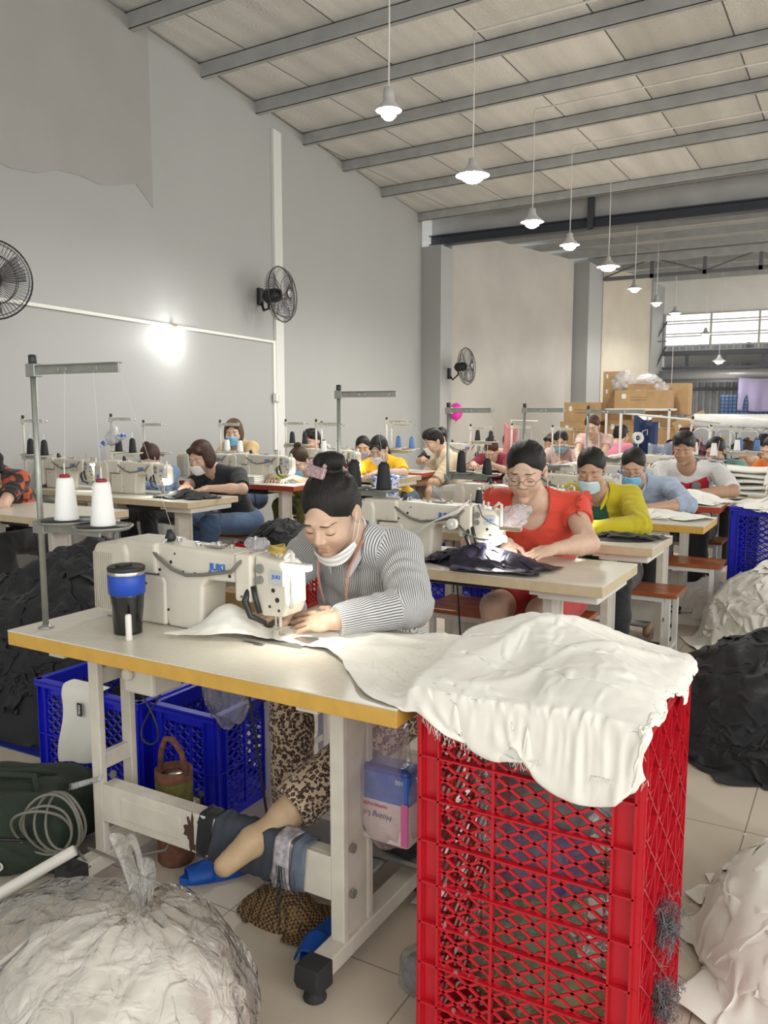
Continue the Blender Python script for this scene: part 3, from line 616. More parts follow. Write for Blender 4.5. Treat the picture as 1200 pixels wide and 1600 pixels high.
def make_crate(label, loc, w, d, h, m, rot=0, cat='crate', group=None, bands=3, sx=.05, sz=.035, taper=0.0, bw=.007):
    """loc = centre of the base"""
    t = thing('plastic_crate', label, cat, loc, rot, group)
    X, Y = w / 2, d / 2; cw = .045
    sides = (((-X, -Y), (1, 0, 0), (0, 1, 0), w), ((X, -Y), (0, 1, 0), (-1, 0, 0), d), ((X, Y), (-1, 0, 0), (0, -1, 0), w), ((-X, Y), (0, -1, 0), (1, 0, 0), d))
    for (o, ux, nx, L) in sides:
        P = panel_fn((*o, 0), ux, nx); mb = MB()
        def slab(u0, u1, v0, v1, t0, t1): 
            q = [(u0, v0), (u1, v0), (u1, v1), (u0, v1)]
            mb.add([P(*k, t0) for k in q] + [P(*k, t1) for k in q], [(0, 1, 2, 3), (7, 6, 5, 4), (0, 4, 5, 1), (1, 5, 6, 2), (2, 6, 7, 3), (3, 7, 4, 0)])
        slab(0, cw, .02, h, .004, .009); slab(L - cw, L, .02, h, .004, .009); slab(0, L, h - .05, h, .003, .008); slab(0, L, 0, .03, .003, .008)
        lattice(P, L - 2 * cw, h - .08, cw, .03, .004, mb, sx, sz, bw)
        for k in range(1, bands): v = .03 + (h - .08) * k / bands; slab(0, L, v - .002, v + .002, -.010, .006)
        for u in (0.001, cw - .003, L - cw - .001, L - .005): slab(u, u + .004, .0, h, -.010, .004)
        for k in range(1, 3): u = cw + (L - 2 * cw) * k / 3; slab(u - .003, u + .003, .03, h - .05, -.006, .006)
        mb.build('side_panel', m, t)
        mb = MB(); 
        def slab2(u0, u1, v0, v1, t0, t1):
            q = [(u0, v0), (u1, v0), (u1, v1), (u0, v1)]
            mb.add([P(*k, t0) for k in q] + [P(*k, t1) for k in q], [(0, 1, 2, 3), (7, 6, 5, 4), (0, 4, 5, 1), (1, 5, 6, 2), (2, 6, 7, 3), (3, 7, 4, 0)])
        slab2(-.008, L + .008, h - .006, h + .004, -.014, .014); slab2(-.008, L + .008, h - .02, h - .004, -.014, -.010); mb.build('rim', m, t)
    MB().box((-X + .01, -Y + .01, .004), (X - .01, Y - .01, .010)).build('crate_floor', m, t)
    return t
# ================================================================= THE ROWS
LW = 1.262
def cp(o): return o
T = {}
T['T1'] = make_table((-2.073, 1.457, 0), LW, .55, M['amber'], 'sewing table nearest the camera, cream top with thick amber edge')
T['T2'] = make_table((-2.05, 2.87, 0), 1.28, .52, M['beige'], 'cream sewing table with beige edge, where the woman in red works', tray=True)
T['T3'] = make_table((-2.05, 3.80, 0), 1.25, .45, M['beige'], 'cream sewing table behind the red-blouse table, black panels at its right end', tray=True)
T['T4'] = make_table((-2.02, 4.66, 0), 1.30, .46, M['amber'], 'cream sewing table with amber edge in front of the man in the striped jersey')
T['T5'] = make_table((-2.05, 5.65, 0), 1.27, .5, M['rededge'], 'sewing table with a dark red edge beside the far blue crate')
T['T6'] = make_table((-2.05, 7.14, 0), 1.25, .42, M['beige'], 'furthest sewing table of the right row, where the woman in teal works', motor=False)
T['L0'] = make_table((-5.2, 3.12, 0), 1.25, .54, M['beige'], 'cream sewing table at the left picture edge', tray=True)
T['L1'] = make_table((-5.15, 4.13, 0), 1.25, .52, M['beige'], 'cream sewing table of the person in the black T-shirt', tray=True)
T['L2'] = make_table((-5.25, 5.46, 0), 1.25, .5, M['rededge'], 'sewing table with bright red edge, in front of the woman in lime green')
T['L3'] = make_table((-4.95, 6.5, 0), 1.32, .5, M['beige'], 'cream sewing table of the woman in the yellow T-shirt', tray=True)
# ================================================================= FIGURES: bodies grown as one smooth surface
def nrm(v): v = np.asarray(v, float); return v / (np.linalg.norm(v) + 1e-9)
def rotm(yaw=0, pitch=0, roll=0):
    """columns = local x (person's left), y (backwards), z (up); pitch>0 nods down, roll tilts to the person's left"""
    cy, sy = math.cos(yaw), math.sin(yaw); Rz = np.array([[cy, -sy, 0], [sy, cy, 0], [0, 0, 1]])
    cp_, sp = math.cos(pitch), math.sin(pitch); Rx = np.array([[1, 0, 0], [0, cp_, -sp], [0, sp, cp_]])
    cr, sr = math.cos(roll), math.sin(roll); Ry = np.array([[cr, 0, sr], [0, 1, 0], [-sr, 0, cr]])
    return Rz @ Rx @ Ry
class Field:
    def __init__(s, lo, hi, h):
        s.h = h; s.lo = np.array(lo, float); n = np.ceil((np.array(hi) - s.lo) / h).astype(int) + 1; s.n = n
        s.D = np.full(n, .06, np.float32)
        s.ax = [s.lo[i] + h * np.arange(n[i]) for i in range(3)]
    def region(s, lo, hi, m=.03):
        a = np.maximum(0, np.floor((np.array(lo) - m - s.lo) / s.h).astype(int)); b = np.minimum(s.n, np.ceil((np.array(hi) + m - s.lo) / s.h).astype(int) + 1)
        if np.any(a >= b): return None, None
        sl = tuple(slice(a[i], b[i]) for i in range(3))
        G = np.stack(np.meshgrid(*[s.ax[i][sl[i]] for i in range(3)], indexing='ij'), -1)
        return sl, G
    def prim(s, p, grow=0.0):
        t = p[0]; k = p[-1]['k'] if isinstance(p[-1], dict) and 'k' in p[-1] else .015
        op = p[-1].get('op', '+') if isinstance(p[-1], dict) else '+'
        if t == 'cap':
            a, b, ra, rb = np.array(p[1], float), np.array(p[2], float), p[3] + grow, p[4] + grow; r = max(ra, rb)
            sl, G = s.region(np.minimum(a, b) - r, np.maximum(a, b) + r)
            if sl is None: return
            d = b - a; q = G - a; u = np.clip(q @ d / (d @ d + 1e-9), 0, 1); e = np.linalg.norm(q - u[..., None] * d, axis=-1) - (ra + (rb - ra) * u)
        elif t == 'ell':
            c, r = np.array(p[1], float), np.array(p[2], float) + grow; Rm = np.array(p[3]) if len(p) > 3 and not isinstance(p[3], dict) else np.eye(3)
            ext = np.abs(Rm) @ r; sl, G = s.region(c - ext, c + ext)
            if sl is None: return
            q = (G - c) @ Rm; k0 = np.linalg.norm(q / r, axis=-1); k1 = np.linalg.norm(q / r ** 2, axis=-1); e = k0 * (k0 - 1) / (k1 + 1e-9)
        D = s.D[sl]
        if op == '+': hh = np.clip(.5 + .5 * (D - e) / k, 0, 1); s.D[sl] = D * (1 - hh) + e * hh - k * hh * (1 - hh)
        else: hh = np.clip(.5 - .5 * (D + e) / k, 0, 1); s.D[sl] = D * (1 - hh) - e * hh + k * hh * (1 - hh)
    def cut(s, P, n):
        """remove the side the normal points to"""
        n = nrm(n); G0 = [(s.ax[i] - P[i]) * n[i] for i in range(3)]
        d = G0[0][:, None, None] + G0[1][None, :, None] + G0[2][None, None, :]
        s.D = np.maximum(s.D, d.astype(np.float32))
    def mesh(s):
        D = s.D.copy(); D[0] = D[-1] = .05; D[:, 0] = D[:, -1] = .05; D[:, :, 0] = D[:, :, -1] = .05
        I = D < 0; nx, ny, nz = D.shape
        c = I[:-1, :-1, :-1].astype(np.int8)
        for a in (0, 1):
            for b in (0, 1):
                for e in (0, 1):
                    if a or b or e: c = c + I[a:nx - 1 + a, b:ny - 1 + b, e:nz - 1 + e]
        act = (c > 0) & (c < 8); idx = np.full(act.shape, -1, np.int64); cells = np.argwhere(act); idx[act] = np.arange(len(cells))
        S = np.zeros((len(cells), 3)); N = np.zeros(len(cells)); x, y, z = cells.T
        def edge(o0, o1):
            d0 = D[x + o0[0], y + o0[1], z + o0[2]]; d1 = D[x + o1[0], y + o1[1], z + o1[2]]; m = (d0 < 0) != (d1 < 0)
            t = np.where(m, d0 / np.where(m, d0 - d1, 1), 0)
            S[m] += (np.array(o0) + t[m, None] * (np.array(o1) - np.array(o0))); N[m] += 1
        for a in (0, 1):
            for b in (0, 1): edge((0, a, b), (1, a, b)); edge((a, 0, b), (a, 1, b)); edge((a, b, 0), (a, b, 1))
        V = s.lo + s.h * (cells + S / N[:, None]); Q = []
        for ax in range(3):
            u, v = [(1, 2), (2, 0), (0, 1)][ax]
            sl0 = [slice(None)] * 3; sl1 = [slice(None)] * 3; sl0[ax] = slice(0, -1); sl1[ax] = slice(1, None)
            A, B = I[tuple(sl0)], I[tuple(sl1)]
            for m, flip in ((A & ~B, 0), (~A & B, 1)):
                E = np.argwhere(m)
                if not len(E): continue
                ok = (E[:, u] > 0) & (E[:, v] > 0) & (E[:, u] < D.shape[u] - 1) & (E[:, v] < D.shape[v] - 1); E = E[ok]
                def g(du, dv): q = E.copy(); q[:, u] -= du; q[:, v] -= dv; return idx[q[:, 0], q[:, 1], q[:, 2]]
                f = np.stack([g(1, 1), g(0, 1), g(0, 0), g(1, 0)], 1)
                if flip: f = f[:, ::-1]
                Q.append(f)
        return V, np.concatenate(Q)
def smooth_verts(V, Q, it=2, lam=.5):
    e = np.concatenate([Q[:, [0, 1]], Q[:, [1, 2]], Q[:, [2, 3]], Q[:, [3, 0]]]); cnt = np.bincount(e.ravel(), minlength=len(V))[:, None]
    for i in range(it):
        for l in (lam, -lam * 1.04):
            A = np.zeros_like(V)
            for c in range(3): A[:, c] = np.bincount(e[:, 0], V[e[:, 1], c], len(V)) + np.bincount(e[:, 1], V[e[:, 0], c], len(V))
            V = V + l * (A / np.maximum(cnt, 1) - V)
    return V
def normals(V, Q):
    a = np.cross(V[Q[:, 2]] - V[Q[:, 0]], V[Q[:, 3]] - V[Q[:, 1]]); n = np.zeros_like(V)
    for i in range(4):
        for c in range(3): n[:, c] += np.bincount(Q[:, i], a[:, c], len(V))
    return n / (np.linalg.norm(n, axis=1)[:, None] + 1e-9)
def grow_mesh(prims, h, grow=0.0, cuts=(), subs=(), pad=.03, sm=2):
    P = []
    for p in prims:
        if p[0] == 'cap': r = max(p[3], p[4]) + grow; P += [np.array(p[1]) - r, np.array(p[1]) + r, np.array(p[2]) - r, np.array(p[2]) + r]
        else:
            if p[-1] == 1 or (isinstance(p[-1], dict) and p[-1].get('op') == '-'): continue
            r = max(p[2]) + grow; P += [np.array(p[1]) - r, np.array(p[1]) + r]
    P = np.array(P); F = Field(P.min(0) - pad, P.max(0) + pad, h)
    for p in prims: F.prim(p, grow if not (isinstance(p[-1], dict) and p[-1].get('op') == '-') else 0)
    for c in cuts: F.cut(*c)
    for p in subs:
        q = list(p)
        if isinstance(q[-1], dict): q[-1] = {**q[-1], 'op': '-'}
        else: q.append({'op': '-', 'k': .004})
        F.prim(q)
    V, Q = F.mesh(); V = smooth_verts(V, Q, sm); return V, Q
def colattr(me, name, C):
    a = me.color_attributes.new(name, 'FLOAT_COLOR', 'POINT'); C = np.asarray(C, np.float32)
    if C.shape[1] == 3: C = np.concatenate([C, np.ones((len(C), 1), np.float32)], 1)
    a.data.foreach_set('color', C.ravel())
# ---- head in its own frame (x = person's left, y = back, z = up), metres, chin to crown .23
def head_prims(fem=True):
    j = .9 if fem else 1.04
    P = [('ell', (0, .014, .038), (.074, .092, .080)), ('ell', (0, -.028, -.018), (.063 * (1 + (j - 1) * .4), .066, .082), {'k': .02}),
         ('ell', (0, -.030, -.066), (.050 * j, .050, .042), {'k': .02}), ('ell', (0, -.072, -.097), (.020, .017, .014), {'k': .02}),
         ('cap', (-.026, -.080, .026), (.026, -.080, .026), .014, .014, {'k': .012})]
    for s in (-1, 1):
        P += [('ell', (s * .037, -.060, -.030), (.024, .024, .024), {'k': .022}),
              ('ell', (s * .031, -.100, .003), (.019, .018, .013), {'k': .012, 'op': '-'}), ('ell', (s * .031, -.0775, .001), (.0155, .012, .0115), {'k': .004}),
              ('ell', (s * .0755, .012, -.004), (.007, .017, .030), rotm(s * -.35, -.15), {'k': .005}), ('ell', (s * .0835, .008, -.002), (.004, .010, .018), {'k': .003, 'op': '-'})]
    P += [('cap', (0, -.087, .014), (0, -.104, -.022), .0065, .0105, {'k': .009})]
    for s in (-1, 1): P += [('ell', (s * .0115, -.097, -.028), (.0080, .0085, .0068), {'k': .005})]
    P += [('cap', (-.014, -.0865, -.054), (.014, -.0865, -.054), .0060, .0060, {'k': .004}), ('cap', (-.012, -.0855, -.0655), (.012, -.0855, -.0655), .0070, .0070, {'k': .004}),
          ('cap', (-.022, -.0945, -.0598), (.022, -.0945, -.0598), .0022, .0022, {'k': .003, 'op': '-'})]
    return P
def xf(prims, o, Rm, s=1.0):
    out = []
    for p in prims:
        ex = p[-1] if isinstance(p[-1], dict) else {}
        if 'k' in ex: ex = {**ex, 'k': ex['k'] * s}
        if p[0] == 'cap': out.append(('cap', o + Rm @ (np.array(p[1]) * s), o + Rm @ (np.array(p[2]) * s), p[3] * s, p[4] * s, ex))
        else:
            R2 = np.array(p[3]) if len(p) > 3 and not isinstance(p[3], dict) else np.eye(3)
            out.append(('ell', o + Rm @ (np.array(p[1]) * s), np.array(p[2]) * s, Rm @ R2, ex))
    return out
def hand_prims(w, d, n, s=1.0, side=1, curl=.5, spread=.12):
    """w wrist, d direction of the fingers, n back-of-hand normal; side=+1 thumb towards +x' = d x n"""
    d = nrm(d); n = nrm(n - d * np.dot(n, d)); t = np.cross(d, n) * side; w = np.array(w, float); P = []
    Rm = np.stack([t, d, n], 1)
    P.append(('ell', w + d * .045 * s, np.array([.038, .050, .0145]) * s, Rm, {'k': .01})); P.append(('cap', w, w + d * .03 * s, .021 * s, .022 * s, {'k': .01}))
    L = [(.040, .026, .022), (.045, .029, .023), (.041, .027, .022), (.032, .021, .019)]; R_ = [.0086, .0088, .0083, .0074]
    for i in range(4):
        b = w + d * (.082 - .004 * (i == 3) - .002 * (i == 0)) * s + t * (.027 - .018 * i) * s + n * (.002) * s
        dd = nrm(d + t * spread * (1.2 - i)); a = .15 + curl * .15
        for k in range(3):
            v = nrm(dd * math.cos(a) - n * math.sin(a)); e = b + v * L[i][k] * s
            P.append(('cap', b, e, R_[i] * (1 - .1 * k) * s, R_[i] * (.92 - .1 * k) * s, {'k': .0028})); b = e; a += curl * (.75 if k == 0 else .6)
    b = w + t * .024 * s + d * .022 * s - n * .002 * s
    for k, (l, r0, r1) in enumerate(((.040, .0135, .0105), (.032, .0100, .0088))):
        v = nrm(t * (.75 - .4 * k) + d * (.75 + .3 * k) - n * .22); e = b + v * l * s; P.append(('cap', b, e, r0 * s, r1 * s, {'k': .005})); b = e
    return P
def ik(a, b, l1, l2, pole):
    a = np.array(a, float); b = np.array(b, float); d = b - a; L = min(np.linalg.norm(d), (l1 + l2) * .995); d = nrm(d)
    x = (l1 * l1 - l2 * l2 + L * L) / (2 * L); y = math.sqrt(max(l1 * l1 - x * x, 0)); p = np.array(pole, float); p = nrm(p - d * np.dot(p, d)); return a + d * x + p * y
SKIN = {}
def skin_mat(c):
    return mat('skin_%02d%02d%02d' % tuple(int(v * 99) for v in c), c, .52, 0, .07, 45, bump=.12, bscale=260, attr='tint', sub=.12)
def hairm(c=(.012, .010, .009)):
    k = 'hair_%02d%02d' % (int(c[0] * 999), int(c[1] * 999))
    if k in MATS: return MATS[k]
    m = mat(k, c, .5, 0, .35, 30, spec=.28)
    nt = m.node_tree; n = nt.nodes; l = nt.links; tc = n.new('ShaderNodeTexCoord'); mp = n.new('ShaderNodeMapping'); mp.inputs['Scale'].default_value = (260, 260, 26)
    t = n.new('ShaderNodeTexNoise'); t.inputs['Scale'].default_value = 1; t.inputs['Detail'].default_value = 3; bp = n.new('ShaderNodeBump'); bp.inputs['Strength'].default_value = .7; bp.inputs['Distance'].default_value = .004
    l.new(tc.outputs['Object'], mp.inputs[0]); l.new(mp.outputs[0], t.inputs['Vector']); l.new(t.outputs['Fac'], bp.inputs['Height']); l.new(bp.outputs[0], n['Principled BSDF'].inputs['Normal'])
    return m
LIMB = {}
def folds(V, Q, amp, segs, seed=0, sc=18.0):
    """cloth creases: noise stretched round the limbs, strongest at the bends"""
    N = normals(V, Q); f = np.zeros(len(V))
    n1 = vnoise(V * np.array([sc * .7, sc * .7, sc * 1.5]) + vnoise(V * 7, seed + 3)[:, None] * .8, seed)
    r = 1 - np.abs(n1) * 2; n2 = vnoise(V * sc * 2.2, seed + 9)
    f = (r * .7 + n2 * .3) * .6
    for (a, b, w) in segs:
        a = np.array(a); b = np.array(b); d = nrm(b - a); t = (V - a) @ d; rad = np.linalg.norm(V - (a + b) / 2, axis=1)
        g = np.exp(-(rad / w) ** 2); ph = t * 150 + vnoise(V * 14, seed + 5) * 3.2; f = f * (1 - .5 * g) + g * np.sin(ph) * 1.1
    return V + N * (f * amp)[:, None]
def closest_param(V, segs):
    """(segment, along, around) of the nearest bone for every vertex"""
    best = np.full(len(V), 9e9); A = np.zeros(len(V)); T_ = np.zeros(len(V)); S_ = np.zeros(len(V), int)
    for i, (a, b, r) in enumerate(segs):
        a = np.array(a, float); b = np.array(b, float); d = b - a; L2 = d @ d; q = V - a; u = np.clip(q @ d / L2, 0, 1); e = q - u[:, None] * d; dist = np.linalg.norm(e, axis=1) - r
        x, y, _ = fr(d); ang = np.arctan2(e @ y, e @ x) * r; m = dist < best; best[m] = dist[m]; A[m] = ang[m]; T_[m] = (u * math.sqrt(L2))[m]; S_[m] = i
    return S_, T_, A
def sd_eval(prims, X, grow=0.0, kmul=1.0, skip_minus=False):
    X = np.asarray(X, float); D = np.full(X.shape[:-1], .08)
    for p in prims:
        ex = p[-1] if isinstance(p[-1], dict) else {}; k = ex.get('k', .015) * kmul; op = ex.get('op', '+')
        if op == '-' and skip_minus: continue
        if p[0] == 'cap':
            a, b = np.array(p[1], float), np.array(p[2], float); d = b - a; q = X - a; u = np.clip(q @ d / (d @ d + 1e-9), 0, 1); e = np.linalg.norm(q - u[..., None] * d, axis=-1) - (p[3] + (p[4] - p[3]) * u)
        else:
            Rm = np.array(p[3]) if len(p) > 3 and not isinstance(p[3], dict) else np.eye(3); q = (X - np.array(p[1])) @ Rm; r = np.array(p[2], float)
            k0 = np.linalg.norm(q / r, axis=-1); k1 = np.linalg.norm(q / r ** 2, axis=-1); e = k0 * (k0 - 1) / (k1 + 1e-9)
        if op == '+': h = np.clip(.5 + .5 * (D - e) / k, 0, 1); D = D * (1 - h) + e * h - k * h * (1 - h)
        else: h = np.clip(.5 - .5 * (D + e) / k, 0, 1); D = D * (1 - h) - e * h + k * h * (1 - h)
    return D - grow
def on_face(HP, xz, off=.0005, grow=0.0, kmul=1.0, sm=False, fan=0.0):
    """points of the head surface in front of (x,z) head coordinates; fan spreads the rays round the head"""
    xz = np.asarray(xz, float); O = np.stack([xz[:, 0] * (1 + fan), np.full(len(xz), -.17), xz[:, 1]], 1); T_ = np.stack([xz[:, 0] * (1 - fan), np.full(len(xz), .02), xz[:, 1]], 1)
    d = T_ - O; d /= np.linalg.norm(d, axis=1)[:, None]; t = np.zeros(len(xz))
    for i in range(60): t = np.minimum(t + .8 * (sd_eval(HP, O + d * t[:, None], grow, kmul, sm) - off), .19)
    return O + d * t[:, None]
def ribbon(mb, P, w, th=None):
    """flat tapered stroke along points"""
    mb.tube(P, w, 6)
def person(label, head, yaw=0.0, pitch=.5, roll=0.0, hs=1.0, byaw=0.0, fem=True, h=.007, skin=(.58, .36, .24), sh=None, hip=None, elb=None, wri=None, hd=None,
           legs=None, hair=dict(style='updo'), top=None, bottom=None, mask=None, glasses=False, group=None, curl=.5, cat='person', feet=True, shoes=None, lip=(.42, .13, .11), wide=1.0, name='person', neck=None):
    """every point is given in the hall's own coordinates (metres)"""
    head = np.array(head, float); Rh = rotm(yaw, pitch, roll); B = rotm(byaw); left = B[:, 0]; back = B[:, 1]; up = np.array([0, 0, 1.])
    nb = np.array(neck, float) if neck is not None else head + Rh @ np.array([0, .045, -.085]) * hs + back * .05 + up * -.025
    if sh is None: sh = (nb - left * .155 * wide - up * .048 + back * .015, nb + left * .155 * wide - up * .048 + back * .015)          # right, left
    sh = [np.array(s, float) for s in sh]; sm = (sh[0] + sh[1]) / 2
    if hip is None: hip = np.array([sm[0], sm[1], .52]) + back * .16
    hip = np.array(hip, float); z = nrm(sm - hip); x = nrm(left - z * np.dot(left, z)); y = np.cross(z, x); TR = np.stack([x, y, z], 1); L = np.linalg.norm(sm - hip)
    if wri is None: wri = (nb - back * .36 - left * .10 + up * 0, nb - back * .36 + left * .10); wri = [np.array([w[0], w[1], .82]) for w in wri]
    wri = [np.array(w, float) for w in wri]
    if hd is None: hd = (nrm(-back + left * .5 - up * .2), nrm(-back - left * .5 - up * .2))
    if elb is None: elb = [ik(sh[i], wri[i], .27, .24, left * (-1, 1)[i] * .8 - up * .6 + back * .2) for i in (0, 1)]
    elb = [np.array(e, float) for e in elb]
    w = wide * (1.0 if fem else 1.1)
    P = xf(head_prims(fem), head, Rh, hs)
    P.append(('cap', head + Rh @ np.array([0, .022, -.05]) * hs, nb, .050 * hs * (1 if fem else 1.1), .052 * w, {'k': .02}))
    torso = [('ell', hip + z * L * .80 - y * .01, (.145 * w, .095 * w, .15), TR, {'k': .04}), ('ell', hip + z * L * .42 - y * .01, (.128 * w, .098 * w, .15), TR, {'k': .04}), ('ell', hip + z * .02, (.17 * w, .125 * w, .12), TR, {'k': .04}),
             ('ell', nb - up * .02, (.075 * w, .055, .05), TR, {'k': .03})]
    for i in (0, 1): torso.append(('cap', nb - up * .03, sh[i], .045 * w, .05 * w, {'k': .03}))
    if fem:
        for s in (-1, 1): torso.append(('ell', hip + z * L * .68 + x * s * .068 - y * .082, (.055, .045, .055), TR, {'k': .03}))
    P += torso; arms = []
    for i in (0, 1): arms += [('cap', sh[i], elb[i], .046 * w, .037 * w, {'k': .02}), ('cap', elb[i], elb[i] + (wri[i] - elb[i]) * .35, .038 * w, .037 * w, {'k': .02}), ('cap', elb[i] + (wri[i] - elb[i]) * .3, wri[i], .037 * w, .0235 * w, {'k': .02})]
    P += arms; hands = []
    for i in (0, 1):
        hn = hd[i][1] if isinstance(hd[i], tuple) else up; dd = hd[i][0] if isinstance(hd[i], tuple) else hd[i]
        hands += hand_prims(wri[i], dd, hn, 1.0 if fem else 1.08, (-1, 1)[i], curl)
    P += hands; lg = []
    if legs is None: legs = [dict(knee=hip - back * .42 + left * s * .12 + up * .03, ankle=hip - back * .36 + left * s * .12 - up * (hip[2] - .09)) for s in (-1, 1)]
    hipj = [hip - x * .085, hip + x * .085]
    for i in (0, 1):
        q = legs[i]; k = np.array(q['knee'], float); a = np.array(q['ankle'], float); lg += [('cap', hipj[i], k, .083 * w, .056 * w, {'k': .03}), ('cap', k, k + (a - k) * .35, .054 * w, .053 * w, {'k': .02}), ('cap', k + (a - k) * .3, a, .053 * w, .036 * w, {'k': .02})]
    P += lg; ft = []
    for i in (0, 1):
        a = np.array(legs[i]['ankle'], float); t = np.array(legs[i].get('toe', a - back * .15 - up * .055 * 1), float)
        hl = a + nrm(a - t) * .03 - up * .02
        ft += [('cap', hl, a * .5 + t * .5, .032, .034, {'k': .02}), ('cap', a * .45 + t * .55, t, .034, .024, {'k': .015})]
    P += ft
    V, Q = grow_mesh(P, h)
    base = np.array([hip[0], hip[1], 0.0])
    root = thing(name, label, cat, tuple(base), 0, group)
    Hl = ((V - head) @ Rh) / hs; C = np.tile(np.array(skin), (len(V), 1)); inh = np.linalg.norm(Hl - np.array([0, -.02, -.01]), axis=1) < .135
    lipm = np.exp(-((Hl[:, 0] / .019) ** 4 + ((Hl[:, 2] + .0595) / .0095) ** 4)) * inh * (Hl[:, 1] < -.07); C = C * (1 - .5 * lipm[:, None]) + np.array(lip) * .5 * lipm[:, None]
    for s in (-1, 1):
        ck = np.exp(-(((Hl[:, 0] - s * .04) / .022) ** 2 + ((Hl[:, 2] + .03) / .022) ** 2)) * inh; C = C * (1 - ck[:, None] * np.array([0.0, .05, .05]))
    me = fastmesh('body', V - base, Q); colattr(me, 'tint', C); me.materials.append(skin_mat(tuple(skin))); link('body', me, root)
    HP = head_prims(fem)
    def H(p): return (head + (np.asarray(p) * hs) @ Rh.T) - base
    DK = mat('brow_black', (.02, .015, .012), .6)
    lowres = h > .0062
    for s in (-1, 1):
        b = MB(); e = MB()
        n_ = 4 if lowres else 9
        u = np.linspace(0, 1, n_); xz = np.stack([s * (.0135 + .036 * u), .0275 + .0045 * np.sin(u * 2.6) - .0105 * u], 1); b.tube(H(on_face(HP, xz, .0)), [(.0011 + .0012 * math.sin(PI * min(1, q * 1.1 + .15))) * hs for q in u], 5)
        xz = np.stack([s * (.0175 + .028 * u), -.0045 - .0035 * np.sin(u * PI)], 1); e.tube(H(on_face(HP, xz, .0)), [(.0009 + .0009 * math.sin(PI * q)) * hs * (1.5 if lowres else 1.1) for q in u], 5)
        b.build('eyebrow', DK, root, True); e.build('eyelashes', DK, root, True)
    # --- hair
    if hair:
        st = hair.get('style', 'updo'); hp = [('ell', (0, .0175, .042), (.0785, .0965, .084)), ('ell', (0, .055, -.005), (.068, .056, .062), {'k': .02})]
        if st in ('bob', 'long', 'short'):
            if st != 'short':
                for s in (-1, 1): hp += [('ell', (s * .066, .0, -.02), (.022, .055, .075), {'k': .02})]
                hp += [('ell', (0, .06, -.03), (.078, .045, .085), {'k': .03})]
            hp += [('ell', (0, -.065, .075), (.06, .035, .030), {'k': .02})]
        if st in ('short',): hp += [('ell', (0, -.01, .105), (.07, .08, .034), {'k': .02})]
        if st == 'bangs' or hair.get('bangs'): hp += [('ell', (0, -.078, .046), (.058, .020, .032), {'k': .015})]
        if hair.get('bun'):
            c = np.array(hair['bun']); r = hair.get('bunr', .036); hp += [('ell', c, (r, r, r), {'k': .008}), ('ell', c + (r * .5, 0, r * .3), (r * .75, r * .8, r * .7), {'k': .004}), ('ell', c + (-r * .6, -.005, r * .1), (r * .6, r * .8, r * .8), {'k': .004})]
        if hair.get('tail'):
            T0 = [np.array(t) for t in hair['tail']]
            for i in range(len(T0) - 1): hp.append(('cap', T0[i], T0[i + 1], .026 - .003 * i, .024 - .004 * i, {'k': .015}))
        sub = [('ell', (0, -.112, -.018), (.061, .076, .108 if hair.get('high') else .098)), ('ell', (0, -.05, -.10), (.075, .075, .075))]
        if st in ('updo', 'short'): sub += [('ell', (.078, -.022, -.06), (.03, .055, .058)), ('ell', (-.078, -.022, -.06), (.03, .055, .058))]
        sb = [(*p, {'k': .003, 'op': '-'}) for p in sub]
        V2, Q2 = grow_mesh(xf(hp, head, Rh, hs) + xf(sb, head, Rh, hs), min(h, .006))
        hl2 = ((V2 - head) @ Rh) / hs
        N2 = normals(V2, Q2); V2 = V2 + N2 * (.0012 * np.sin(np.arctan2(hl2[:, 0], hl2[:, 2] + .02) * 26 + vnoise(V2 * 30) * 2) * (1 if h < .006 else 0) * np.clip((hl2[:, 1] + .035) * 30, 0, 1))[:, None]
        me = fastmesh('hair', V2 - base, Q2); me.materials.append(hairm(hair.get('col', (.012, .010, .009)))); ho = link('hair', me, root)
        if hair.get('clip'): 
            c = H(hair['clip']); q = MB(); q.obox((0, 0, 0), (.066, .012, .034)); q.obox((-.025, 0, .022), (.012, .008, .012), (0, .6, 0)); q.obox((.025, 0, .022), (.012, .008, .012), (0, .6, 0))
            o = q.build('hair_clip', mat('pink_sequin_clip', (.55, .38, .40), .3, .4, .5, 160), root, bev=.003); o.location = tuple(c); o.rotation_euler = (R(-15), R(10), R(-5)); o['label'] = 'pink glittery hair clip with two ears'
        if hair.get('tie'): MB().lathe([(.022, -.008), (.026, 0), (.022, .008)], H(hair['tie']), 14, Rh @ np.array([0, .4, .9])).build('hair_tie', mat('hair_tie_' + hair.get('tiecol', 'black'), dict(black=(.02, .02, .02), lime=(.3, .5, .05), red=(.5, .05, .04))[hair.get('tiecol', 'black')], .6), root, True)
